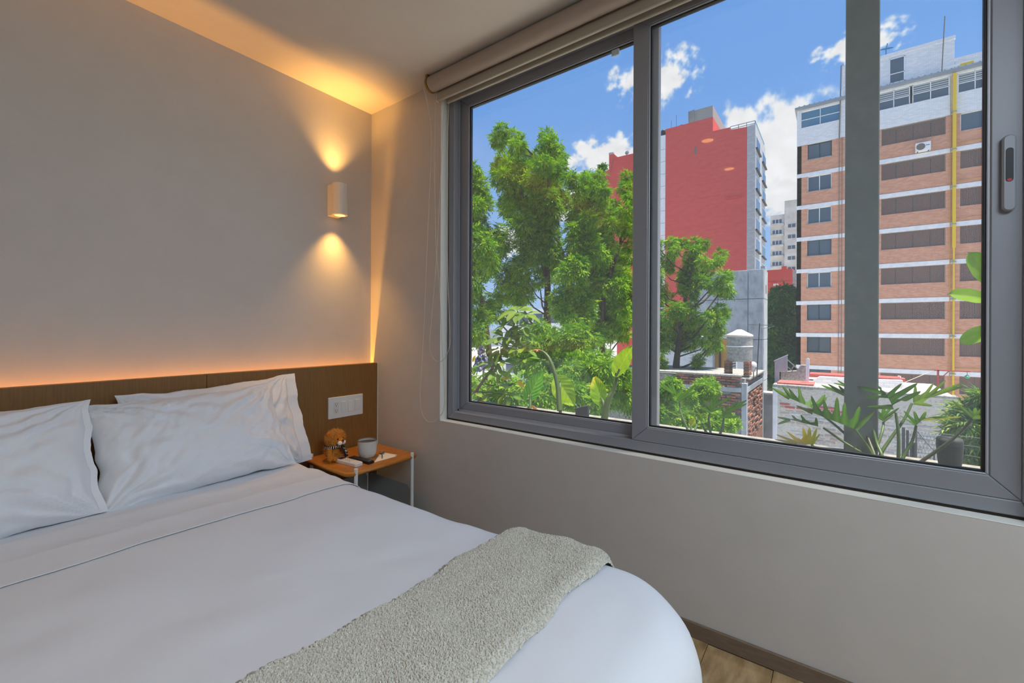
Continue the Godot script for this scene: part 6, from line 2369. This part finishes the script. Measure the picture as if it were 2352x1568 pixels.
func trees() -> void:
	M.bark = grained(ramp_image(noise_image(256, 256, 0.05, 4, 91), [[0.0, Color8(44, 36, 30)], [1.0, Color8(92, 80, 68)]]), Vector3(1.2, 0.4, 1.2), 0.95)
	var lm := flat(Color.WHITE, 0.7)
	lm.metallic_specular = 0.25
	lm.vertex_color_use_as_albedo = true
	lm.backlight_enabled = true
	lm.backlight = Color(0.7, 0.8, 0.25)
	lm.cull_mode = BaseMaterial3D.CULL_DISABLED
	M.tree_leaf = lm
	var kinds := [
		[sprig(3, 0.13, 0.085, 0.0155, 0.5), 640.0, [Color(0.055, 0.19, 0.012), Color(0.19, 0.37, 0.018), Color(0.42, 0.55, 0.024)]],
		[sprig(4, 0.1, 0.055, 0.0095, 0.5), 640.0, [Color(0.05, 0.17, 0.014), Color(0.16, 0.33, 0.02), Color(0.34, 0.48, 0.03)]],
		[sprig(4, 0.09, 0.048, 0.009, 0.5), 700.0, [Color(0.09, 0.22, 0.02), Color(0.2, 0.38, 0.03), Color(0.36, 0.5, 0.04)]],
		[sprig(3, 0.12, 0.095, 0.011, 0.6), 330.0, [Color(0.06, 0.16, 0.05), Color(0.19, 0.3, 0.07), Color(0.38, 0.44, 0.12)]],
		[sprig(3, 0.5, 0.32, 0.085, 0.4), 330.0, [Color(0.02, 0.09, 0.018), Color(0.045, 0.16, 0.026), Color(0.14, 0.27, 0.05)]]]
	for t in tree_list():
		var tr: Array = t[6]
		var base: Vector3 = tr[0]
		var o := thing(t[0], t[1], t[2], base, 0.0, "trees and bushes outside the window")
		var pts := []
		var rad := []
		for i in tr.size():
			pts.append(tr[i] - base)
			rad.append(lerpf(t[3], t[3] * 0.2, float(i) / (tr.size() - 1)))
		var g := Geo.new()
		g.tube(pts, rad, 8)
		piece("trunk", g, M.bark, o)
		var cl: Array = t[7]
		var kind: Array = kinds[t[5]]
		var xs := []
		var cols := []
		for c in range(0, cl.size(), 4):
			var cen := Vector3(cl[c], cl[c + 1], cl[c + 2]) - base
			var r: float = cl[c + 3]
			if (c / 4) % 2 == 0:
				# a branch from the trunk into this clump
				var best: Vector3 = pts[1]
				for s in 20:
					var q := float(s) / 19.0 * (pts.size() - 1)
					var i := mini(int(q), pts.size() - 2)
					var pp: Vector3 = pts[i].lerp(pts[i + 1], q - i)
					var flat_way := Vector2(pp.x - cen.x, pp.z - cen.z).length()
					if pp.y < cen.y - 0.55 * flat_way - 0.1 and pp.y > best.y:
						best = pp
				g = Geo.new()
				var bend := (cen - best) * 0.5 + Vector3(rng.randf_range(-0.1, 0.1), -0.12 * (cen - best).length(), rng.randf_range(-0.1, 0.1))
				var br: float = t[3] * rng.randf_range(0.14, 0.3)
				g.tube([best, best + bend, cen, cen + (cen - best).normalized() * r * 0.5], [br, br * 0.75, br * 0.4, br * 0.1], 6)
				piece("branch", g, M.bark, o)
			var n := int(kind[1] * clampf(pow(r / (t[4] * 2.6), 2.0), 0.16, 2.4))
			for i in n:
				var dir := Vector3(rng.randfn(), rng.randfn() * 0.9 + 0.1, rng.randfn()).normalized()
				var p := cen + dir * r * pow(rng.randf(), 0.42) * 0.92
				var axis := (dir * 0.9 + Vector3(rng.randf_range(-1, 1), rng.randf_range(-1.1, 0.7), rng.randf_range(-1, 1)) * 0.75).normalized()
				var up := (Vector3.UP * 0.8 + dir * 0.5 + Vector3(rng.randf_range(-1, 1), rng.randf_range(-0.4, 0.6), rng.randf_range(-1, 1)) * 0.6)
				var zz := (up - axis * up.dot(axis)).normalized()
				var s := rng.randf_range(0.7, 1.25)
				xs.append(Transform3D(Basis(axis.cross(zz) * s, axis * s, zz * s), p))
				var w := rng.randf()
				var ca: Color = kind[2][0]
				cols.append(ca.lerp(kind[2][1], w * 2.0) if w < 0.5 else kind[2][1].lerp(kind[2][2], w * 2.0 - 1.0))
		scatter("crown", kind[0], M.tree_leaf, o, xs, cols)


# crowns: each clump is a centre and a radius; trunks are points from the ground up
func tree_list() -> Array:
	return [
		["ash_tree", "leafy green tree cut off by the window frame beside the blind cords", "tree", 0.110, 0.200, 0,
			[Vector3(8.31, -9.00, -5.75), Vector3(8.31, -0.11, -5.75), Vector3(8.15, 1.97, -5.96), Vector3(8.02, 2.48, -6.14), Vector3(7.89, 2.95, -6.31), Vector3(7.96, 4.33, -6.22), Vector3(7.97, 5.52, -6.20)],
			[7.86, 5.89, -6.14, 0.21, 8.11, 5.76, -6.28, 0.24, 8.74, 5.89, -7.02, 0.26, 7.99, 5.38, -6.02, 0.27, 7.97, 5.14, -6.24, 0.27, 8.29, 5.15, -6.16, 0.27, 7.38, 4.61, -5.63, 0.28, 8.21, 4.88, -5.93, 0.21, 8.21, 4.57, -6.45, 0.31, 8.66, 4.42, -6.55, 0.32, 7.15, 3.80, -5.54, 0.27, 7.76, 3.87, -5.63, 0.23, 7.18, 3.47, -5.48, 0.27, 8.98, 4.09, -6.20, 0.28, 8.87, 4.21, -5.84, 0.22, 7.29, 3.42, -5.12, 0.24, 9.03, 3.53, -6.87, 0.29, 9.33, 3.75, -6.40, 0.36, 8.84, 3.82, -5.70, 0.28, 8.17, 3.25, -6.44, 0.24, 7.57, 3.07, -5.24, 0.25, 7.05, 2.35, -5.33, 0.24, 8.00, 2.18, -6.29, 0.24, 7.14, 1.74, -5.40, 0.22, 7.54, 1.53, -5.43, 0.22, 7.46, 1.42, -5.76, 0.23, 7.12, 1.11, -5.31, 0.24, 7.86, 0.93, -6.19, 0.21, 8.01, 0.84, -5.89, 0.18, 8.53, 2.98, -6.94, 0.25, 8.16, 2.93, -6.03, 0.27, 8.58, 3.16, -5.99, 0.28]],
		["ash_tree", "tallest tree, with twin pointed tops against the sky", "tree", 0.170, 0.200, 0,
			[Vector3(10.58, -9.00, -5.21), Vector3(10.58, -0.91, -5.21), Vector3(10.57, 1.41, -5.22), Vector3(10.57, 2.41, -5.21), Vector3(10.56, 3.24, -5.24), Vector3(10.55, 4.04, -5.25), Vector3(10.58, 5.70, -5.20), Vector3(10.58, 7.36, -5.21)],
			[9.64, 7.75, -6.46, 0.23, 9.97, 7.67, -6.85, 0.29, 9.82, 7.53, -6.02, 0.25, 9.42, 6.98, -5.65, 0.27, 10.89, 7.37, -7.29, 0.37, 10.75, 7.04, -7.47, 0.29, 10.66, 6.87, -6.80, 0.43, 10.63, 7.04, -6.18, 0.31, 9.69, 6.23, -5.48, 0.35, 9.01, 5.91, -5.96, 0.34, 9.45, 5.85, -5.66, 0.41, 9.18, 5.66, -4.93, 0.30, 11.21, 7.95, -5.69, 0.25, 10.32, 7.20, -5.05, 0.29, 11.63, 7.67, -5.53, 0.21, 10.35, 6.83, -4.95, 0.36, 11.99, 7.37, -5.62, 0.29, 11.27, 7.34, -6.02, 0.25, 9.21, 6.07, -4.53, 0.27, 10.00, 6.18, -4.52, 0.31, 11.58, 6.66, -5.92, 0.40, 9.82, 5.57, -6.08, 0.36, 10.90, 5.78, -7.20, 0.33, 9.87, 5.41, -5.64, 0.36, 9.29, 5.42, -4.79, 0.30, 10.93, 6.10, -5.38, 0.37, 11.48, 5.97, -5.39, 0.39, 10.24, 5.24, -4.51, 0.28, 9.49, 5.07, -4.60, 0.43, 9.83, 5.03, -5.37, 0.42, 11.10, 5.41, -6.85, 0.44, 10.37, 5.31, -6.79, 0.21, 9.66, 4.74, -4.52, 0.37, 9.80, 4.58, -4.97, 0.41, 9.16, 4.35, -5.10, 0.37, 8.90, 4.32, -5.25, 0.21, 11.36, 4.75, -5.64, 0.35, 9.56, 4.10, -4.96, 0.40, 10.28, 4.18, -5.91, 0.40, 10.51, 4.08, -5.04, 0.36, 9.63, 3.61, -4.93, 0.40, 10.74, 3.76, -6.15, 0.35, 9.70, 3.46, -4.54, 0.31, 10.24, 3.29, -6.38, 0.38, 9.12, 2.92, -5.25, 0.31, 9.55, 2.80, -6.20, 0.36, 9.28, 2.55, -5.51, 0.34, 9.60, 2.57, -5.36, 0.25, 10.88, 2.45, -7.17, 0.40, 10.21, 2.19, -7.23, 0.32, 9.50, 2.16, -5.67, 0.29, 11.10, 2.36, -6.44, 0.25, 8.70, 1.82, -6.28, 0.25, 9.32, 1.66, -6.38, 0.26, 11.35, 3.39, -5.96, 0.36, 11.01, 3.40, -5.34, 0.34, 9.40, 2.61, -4.78, 0.15, 11.97, 3.08, -5.80, 0.22]],
		["ash_tree", "broad green tree between the twin-topped tree and the red gable wall", "tree", 0.130, 0.180, 0,
			[Vector3(9.51, -9.00, -3.30), Vector3(9.51, -0.33, -3.30), Vector3(9.47, 1.38, -3.35), Vector3(9.45, 2.64, -3.38), Vector3(9.48, 3.65, -3.33), Vector3(9.53, 5.08, -3.27)],
			[8.63, 5.27, -3.32, 0.15, 8.84, 5.20, -3.22, 0.18, 10.08, 5.74, -3.62, 0.17, 9.24, 5.29, -2.97, 0.18, 9.30, 5.35, -2.76, 0.12, 8.76, 4.92, -2.59, 0.20, 8.90, 4.81, -2.46, 0.13, 9.70, 5.26, -3.36, 0.23, 8.85, 4.89, -3.14, 0.19, 9.83, 5.07, -3.27, 0.29, 9.50, 4.79, -2.79, 0.20, 9.34, 4.77, -3.33, 0.20, 10.30, 4.93, -4.08, 0.25, 9.44, 4.56, -3.32, 0.26, 9.83, 4.74, -3.17, 0.26, 10.14, 4.56, -3.92, 0.28, 8.89, 4.12, -2.85, 0.24, 8.56, 3.86, -3.19, 0.19, 10.32, 4.28, -3.84, 0.31, 10.34, 4.26, -3.45, 0.27, 9.00, 3.64, -2.97, 0.30, 8.66, 3.53, -3.18, 0.24, 10.28, 3.89, -3.22, 0.27, 10.39, 3.58, -3.88, 0.34, 8.98, 3.29, -2.78, 0.27, 10.19, 3.49, -4.19, 0.25, 10.14, 3.22, -3.98, 0.28, 9.77, 3.12, -3.35, 0.32, 9.61, 3.20, -2.84, 0.25, 8.51, 2.82, -3.04, 0.34, 8.22, 2.67, -3.17, 0.23, 10.59, 2.96, -3.70, 0.34, 8.80, 2.32, -3.19, 0.27, 9.92, 2.22, -3.56, 0.33, 8.70, 2.19, -3.41, 0.22, 9.69, 2.15, -4.35, 0.24, 9.48, 1.91, -3.72, 0.32, 9.09, 1.87, -3.03, 0.27, 8.46, 1.66, -3.40, 0.21, 9.89, 1.63, -3.67, 0.27, 8.37, 1.36, -3.10, 0.24, 8.95, 1.51, -2.96, 0.24, 9.15, 1.79, -4.02, 0.17]],
		["ash_tree", "green tree in front of the red gable wall left of the window's middle post", "tree", 0.130, 0.180, 0,
			[Vector3(10.73, -9.00, -3.33), Vector3(10.73, -0.45, -3.33), Vector3(10.73, 1.65, -3.32), Vector3(10.77, 2.27, -3.27), Vector3(10.90, 2.95, -3.10), Vector3(11.06, 3.86, -2.88), Vector3(11.15, 5.40, -2.76)],
			[12.00, 6.19, -3.04, 0.18, 11.41, 5.61, -2.87, 0.22, 10.73, 5.09, -2.44, 0.18, 11.87, 5.28, -3.47, 0.22, 10.19, 4.59, -2.86, 0.18, 10.06, 4.53, -2.29, 0.18, 10.71, 4.46, -2.43, 0.18, 10.84, 4.60, -2.96, 0.20, 9.87, 4.22, -2.72, 0.17, 10.34, 4.17, -2.55, 0.20, 10.94, 4.16, -2.52, 0.15, 10.96, 4.20, -3.30, 0.22, 10.03, 3.59, -2.79, 0.23, 10.89, 3.70, -2.56, 0.17, 11.89, 3.65, -3.33, 0.30, 11.94, 3.48, -3.63, 0.27, 11.55, 3.46, -2.85, 0.22, 11.14, 3.07, -3.55, 0.32, 11.12, 2.91, -3.14, 0.31, 10.29, 2.72, -2.47, 0.23, 9.68, 2.43, -2.87, 0.28, 9.90, 2.37, -2.51, 0.31, 12.10, 2.35, -3.13, 0.27, 11.07, 2.21, -3.68, 0.29, 11.90, 2.16, -3.61, 0.33, 9.99, 1.78, -2.40, 0.25, 11.11, 1.66, -3.36, 0.35, 10.97, 1.40, -2.93, 0.31, 11.13, 1.41, -3.71, 0.32, 10.74, 1.40, -2.58, 0.21, 12.03, 1.09, -3.59, 0.30, 9.74, 1.10, -2.95, 0.26, 11.23, 1.03, -2.84, 0.19, 11.82, 2.70, -2.82, 0.26, 12.23, 2.08, -2.91, 0.30, 11.91, 1.67, -2.69, 0.29]],
		["ash_tree", "tree standing before the tall red building right of the window's middle post", "tree", 0.170, 0.200, 0,
			[Vector3(14.68, -9.00, -2.20), Vector3(14.68, -1.98, -2.20), Vector3(14.67, -0.08, -2.22), Vector3(14.70, 0.43, -2.18), Vector3(14.78, 1.68, -2.06), Vector3(14.91, 2.78, -1.89), Vector3(15.08, 4.06, -1.66)],
			[14.61, 4.39, -2.97, 0.17, 14.82, 4.01, -3.00, 0.21, 15.04, 3.63, -3.11, 0.25, 13.96, 3.11, -2.68, 0.23, 14.91, 4.46, -2.51, 0.19, 15.51, 4.51, -2.43, 0.17, 15.59, 4.58, -2.22, 0.12, 14.43, 4.03, -2.26, 0.20, 15.08, 3.86, -2.63, 0.17, 15.25, 3.54, -2.65, 0.13, 15.23, 4.42, -1.70, 0.19, 15.52, 4.37, -1.49, 0.16, 14.75, 4.06, -1.72, 0.21, 15.28, 3.91, -1.67, 0.26, 15.16, 3.77, -1.93, 0.18, 14.38, 3.53, -1.19, 0.23, 15.22, 3.41, -1.94, 0.26, 16.19, 3.50, -1.82, 0.30, 16.18, 3.47, -1.46, 0.21, 16.12, 4.00, -1.02, 0.21, 15.32, 3.67, -0.96, 0.14, 15.31, 3.05, -2.14, 0.25, 15.21, 2.95, -1.76, 0.30, 15.15, 2.92, -1.36, 0.24, 15.48, 3.31, -2.26, 0.14, 14.77, 3.05, -0.69, 0.19, 16.33, 3.22, -0.82, 0.15, 14.71, 2.69, -0.58, 0.19, 15.85, 2.62, -0.96, 0.17, 15.76, 2.56, -0.68, 0.15, 14.87, 2.73, -1.03, 0.18, 15.46, 2.60, -1.82, 0.23, 14.82, 2.63, -2.01, 0.15, 15.88, 1.95, -0.97, 0.22, 16.64, 1.83, -0.97, 0.16, 14.95, 1.81, -1.01, 0.18, 14.32, 1.59, -1.04, 0.21, 15.16, 1.50, -0.89, 0.15, 15.35, 2.14, -1.90, 0.25, 14.19, 1.87, -1.87, 0.28, 13.93, 1.94, -2.10, 0.24, 15.27, 2.47, -2.76, 0.21, 14.64, 2.73, -2.79, 0.25, 14.12, 2.33, -2.76, 0.24, 15.04, 1.97, -3.03, 0.22, 14.64, 1.56, -1.68, 0.32, 15.06, 1.47, -2.25, 0.33, 13.84, 1.59, -2.32, 0.27, 14.12, 1.45, -2.72, 0.25, 15.80, 1.28, -1.72, 0.33, 15.75, 1.09, -2.14, 0.34, 15.34, 1.13, -2.59, 0.34, 14.07, 1.02, -2.63, 0.28, 15.59, 1.17, -1.25, 0.24, 15.19, 1.17, -0.89, 0.16, 14.51, 0.86, -1.21, 0.23, 15.50, 0.77, -1.09, 0.21, 16.30, 0.56, -1.15, 0.14, 16.12, 0.45, -1.43, 0.16, 15.42, 0.72, -1.91, 0.29, 15.65, 0.66, -2.41, 0.27, 13.94, 0.67, -2.45, 0.27, 13.60, 0.32, -2.55, 0.21, 15.05, 0.12, -1.53, 0.15, 14.64, -0.00, -1.50, 0.11, 13.75, -0.04, -2.49, 0.16, 13.95, 2.76, -2.89, 0.25, 14.35, 2.06, -3.06, 0.30, 14.07, 1.31, -3.00, 0.33]],
		["leafy_bush", "feathery green bush rising behind the bent plant stalk", "bush", 0.050, 0.150, 1,
			[Vector3(6.30, -9.00, -2.59), Vector3(6.30, -0.41, -2.59), Vector3(6.28, 0.46, -2.61), Vector3(6.27, 1.00, -2.63)],
			[6.01, 1.20, -2.54, 0.19, 6.53, 1.06, -3.07, 0.23, 6.89, 1.04, -2.92, 0.23, 6.03, 0.89, -2.84, 0.17, 5.74, 0.87, -2.34, 0.22, 5.83, 0.96, -2.11, 0.18, 7.02, 1.11, -2.49, 0.18, 6.06, 0.98, -1.83, 0.18, 6.70, 0.75, -2.53, 0.22, 6.40, 0.63, -2.61, 0.22, 5.91, 0.67, -2.65, 0.19, 6.86, 0.54, -2.52, 0.18, 5.67, 0.45, -2.30, 0.20, 5.93, 0.37, -2.22, 0.19, 6.06, 0.35, -2.80, 0.19, 5.92, 0.35, -1.98, 0.18, 6.39, 0.42, -3.24, 0.21, 6.28, 0.78, -1.99, 0.19, 6.31, 1.12, -1.73, 0.19, 6.17, 0.86, -1.70, 0.16, 7.05, 0.94, -1.87, 0.20, 5.87, 0.68, -3.04, 0.17, 6.13, 1.06, -3.12, 0.16]],
		["leafy_bush", "bright yellow-green bush behind the large elephant ear leaf", "bush", 0.035, 0.130, 2,
			[Vector3(5.12, -9.00, -0.82), Vector3(5.12, -0.42, -0.82), Vector3(5.10, 0.27, -0.85), Vector3(5.10, 0.58, -0.85)],
			[5.05, 0.60, -1.17, 0.16, 5.29, 0.66, -1.10, 0.16, 5.53, 0.60, -1.04, 0.16, 5.39, 0.67, -0.76, 0.14, 4.60, 0.50, -1.02, 0.13, 4.94, 0.48, -1.01, 0.17, 4.79, 0.51, -0.72, 0.16, 4.74, 0.56, -0.51, 0.14, 5.00, 0.34, -0.93, 0.15, 5.10, 0.28, -1.20, 0.14, 4.87, 0.38, -0.61, 0.13, 5.09, 0.37, -0.48, 0.15, 5.25, 0.46, -0.39, 0.12, 5.56, 0.20, -0.55, 0.16, 5.29, 0.13, -0.62, 0.17, 5.53, 0.05, -0.46, 0.14, 5.75, 0.24, -0.40, 0.14, 5.21, 0.57, -0.51, 0.10, 5.55, -0.08, -0.73, 0.16, 5.82, -0.17, -0.56, 0.14]],
		["leafy_bush", "low green bush just beyond the ledge in the left window pane", "bush", 0.030, 0.120, 1,
			[Vector3(3.63, -9.00, -1.15), Vector3(3.63, -0.36, -1.15), Vector3(3.62, 0.09, -1.17), Vector3(3.62, 0.27, -1.17)],
			[3.07, 0.32, -1.20, 0.14, 3.85, 0.18, -1.57, 0.14, 3.49, 0.14, -1.71, 0.12, 3.18, 0.18, -1.13, 0.11, 3.36, 0.14, -1.44, 0.12, 3.87, 0.33, -1.03, 0.14, 4.12, 0.13, -1.18, 0.14, 3.57, 0.20, -1.01, 0.12, 4.04, 0.08, -0.71, 0.12, 4.46, 0.11, -0.67, 0.14, 4.47, 0.20, -0.51, 0.12, 4.47, 0.21, -0.76, 0.13, 3.77, 0.10, -0.90, 0.10, 3.68, 0.37, -1.34, 0.12, 3.00, 0.25, -1.50, 0.11, 3.28, 0.14, -1.99, 0.14, 3.31, 0.42, -2.11, 0.12, 3.27, 0.32, -1.87, 0.12, 3.44, 0.36, -1.77, 0.12, 3.15, 0.45, -1.31, 0.10, 3.97, 0.31, -1.35, 0.13, 4.29, 0.14, -1.06, 0.14, 4.31, 0.33, -1.04, 0.13, 4.03, 0.24, -0.67, 0.12, 3.81, 0.04, -1.39, 0.12, 4.04, 0.12, -0.30, 0.12]],
		["leafy_bush", "fine-leaved pale green bush against the rough brick wall", "bush", 0.030, 0.100, 2,
			[Vector3(8.08, -9.00, 0.14), Vector3(8.08, -1.07, 0.14), Vector3(8.08, -0.57, 0.15), Vector3(8.12, -0.08, 0.21)],
			[8.50, 0.02, 0.16, 0.11, 8.53, 0.03, 0.27, 0.10, 7.96, -0.01, 0.19, 0.11, 7.82, -0.01, 0.36, 0.12, 8.21, -0.05, 0.40, 0.07, 8.09, -0.16, 0.10, 0.11, 8.36, -0.22, 0.17, 0.12, 8.22, -0.17, 0.36, 0.07, 7.56, -0.15, 0.08, 0.10, 8.14, -0.37, -0.19, 0.11, 7.60, -0.31, 0.09, 0.11, 8.17, -0.53, -0.13, 0.11, 7.75, -0.26, 0.15, 0.10, 7.95, -0.39, 0.19, 0.10, 8.24, -0.59, -0.02, 0.10, 7.80, -0.52, 0.25, 0.08]],
		["leafy_bush", "green bush behind the leftmost stalk of the smaller philodendron", "bush", 0.030, 0.100, 1,
			[Vector3(5.82, -9.00, 0.13), Vector3(5.82, -0.84, 0.13), Vector3(5.82, -0.34, 0.12), Vector3(5.80, -0.04, 0.10)],
			[5.62, 0.31, 0.33, 0.06, 5.88, 0.22, 0.18, 0.06, 5.93, 0.08, -0.03, 0.09, 6.07, -0.03, 0.00, 0.10, 5.88, -0.09, -0.05, 0.08, 6.23, -0.04, 0.07, 0.09, 5.80, -0.12, 0.11, 0.12, 6.28, -0.21, 0.14, 0.09, 5.40, -0.18, 0.12, 0.09, 5.60, -0.24, 0.20, 0.09, 5.92, -0.36, 0.22, 0.09, 5.58, -0.33, 0.08, 0.08, 6.15, -0.43, 0.27, 0.08, 6.08, -0.29, 0.29, 0.08, 6.03, -0.32, 0.38, 0.08, 5.96, -0.19, -0.14, 0.10, 5.73, -0.35, -0.08, 0.09, 5.68, 0.16, 0.19, 0.07]],
		["leafy_bush", "small pale green bush low in front of the brick corner column", "bush", 0.020, 0.090, 2,
			[Vector3(6.95, -9.00, 0.81), Vector3(6.95, -0.97, 0.81), Vector3(6.94, -0.70, 0.80), Vector3(6.95, -0.54, 0.80)],
			[6.81, -0.40, 0.73, 0.07, 7.17, -0.43, 0.75, 0.06, 7.26, -0.46, 0.82, 0.05, 6.72, -0.47, 0.80, 0.08, 7.22, -0.55, 0.82, 0.08, 7.37, -0.53, 0.90, 0.06, 6.90, -0.59, 0.72, 0.07, 7.01, -0.62, 0.82, 0.08, 6.83, -0.53, 0.95, 0.06, 7.12, -0.51, 1.00, 0.03, 6.76, -0.59, 0.55, 0.06, 6.76, -0.62, 0.45, 0.06, 6.52, -0.48, 0.71, 0.07, 7.13, -0.71, 0.58, 0.07, 6.94, -0.67, 0.78, 0.06]],
		["leafy_bush", "feathery bamboo-like bush behind the dark plant pot", "bush", 0.030, 0.100, 3,
			[Vector3(6.87, -9.00, 4.05), Vector3(6.87, -0.92, 4.05), Vector3(6.86, -0.53, 4.04), Vector3(6.85, -0.15, 4.03)],
			[6.66, 0.12, 3.87, 0.07, 7.04, 0.02, 3.99, 0.08, 6.78, 0.03, 3.87, 0.06, 6.70, -0.09, 3.83, 0.07, 6.94, -0.10, 3.95, 0.09, 6.47, -0.04, 3.95, 0.08, 6.94, -0.08, 4.12, 0.08, 6.61, -0.14, 3.79, 0.05, 7.13, -0.23, 3.94, 0.08, 7.18, -0.25, 4.04, 0.10, 6.69, -0.14, 4.04, 0.08, 6.76, -0.28, 3.94, 0.08, 6.53, -0.25, 3.98, 0.09, 6.86, -0.26, 4.11, 0.08, 7.06, -0.47, 3.99, 0.07, 7.20, -0.48, 4.10, 0.10, 6.90, -0.40, 4.12, 0.08, 6.64, -0.49, 3.93, 0.07, 6.60, -0.48, 4.00, 0.08, 7.03, -0.55, 4.15, 0.07, 7.17, -0.70, 4.04, 0.06, 6.56, -0.57, 4.01, 0.06, 7.17, -0.68, 4.18, 0.05, 6.51, 0.32, 4.05, 0.04, 6.63, 0.20, 4.04, 0.04, 6.71, 0.24, 4.12, 0.04, 6.99, -0.00, 4.03, 0.08, 6.74, 0.06, 4.07, 0.07, 6.84, -0.13, 4.16, 0.08, 7.07, -0.46, 4.21, 0.09, 6.63, 0.08, 4.13, 0.07]],
		["evergreen_tree", "dark glossy evergreen tree beside the orange brick apartment block", "tree", 0.250, 0.400, 4,
			[Vector3(47.63, -9.00, -1.44), Vector3(47.63, -8.90, -1.44), Vector3(47.62, -3.88, -1.46), Vector3(47.53, 1.99, -1.58)],
			[47.56, 3.69, -2.31, 0.85, 46.63, 4.44, -1.52, 0.95, 48.09, 4.09, -0.85, 0.75, 46.32, 1.97, -2.36, 0.91, 46.82, 2.18, -1.52, 1.07, 48.22, 1.99, -0.74, 0.84, 46.88, 0.10, -2.23, 0.92, 47.36, 0.11, -1.38, 1.17, 48.02, -0.10, -0.62, 0.71, 47.05, -1.79, -2.31, 0.84, 46.74, -1.73, -1.50, 1.15, 47.46, -1.94, -0.68, 0.83, 47.47, -3.49, -2.09, 0.84, 48.07, -3.49, -1.32, 0.93]],
		["rooftop_shrub", "small shrub growing on the red gable's rooftop", "shrub", 0.050, 0.500, 4,
			[Vector3(66.77, 28.14, -29.34), Vector3(66.76, 28.73, -29.35)],
			[66.78, 28.74, -29.37, 0.44, 66.93, 28.72, -29.72, 0.31]],
	]
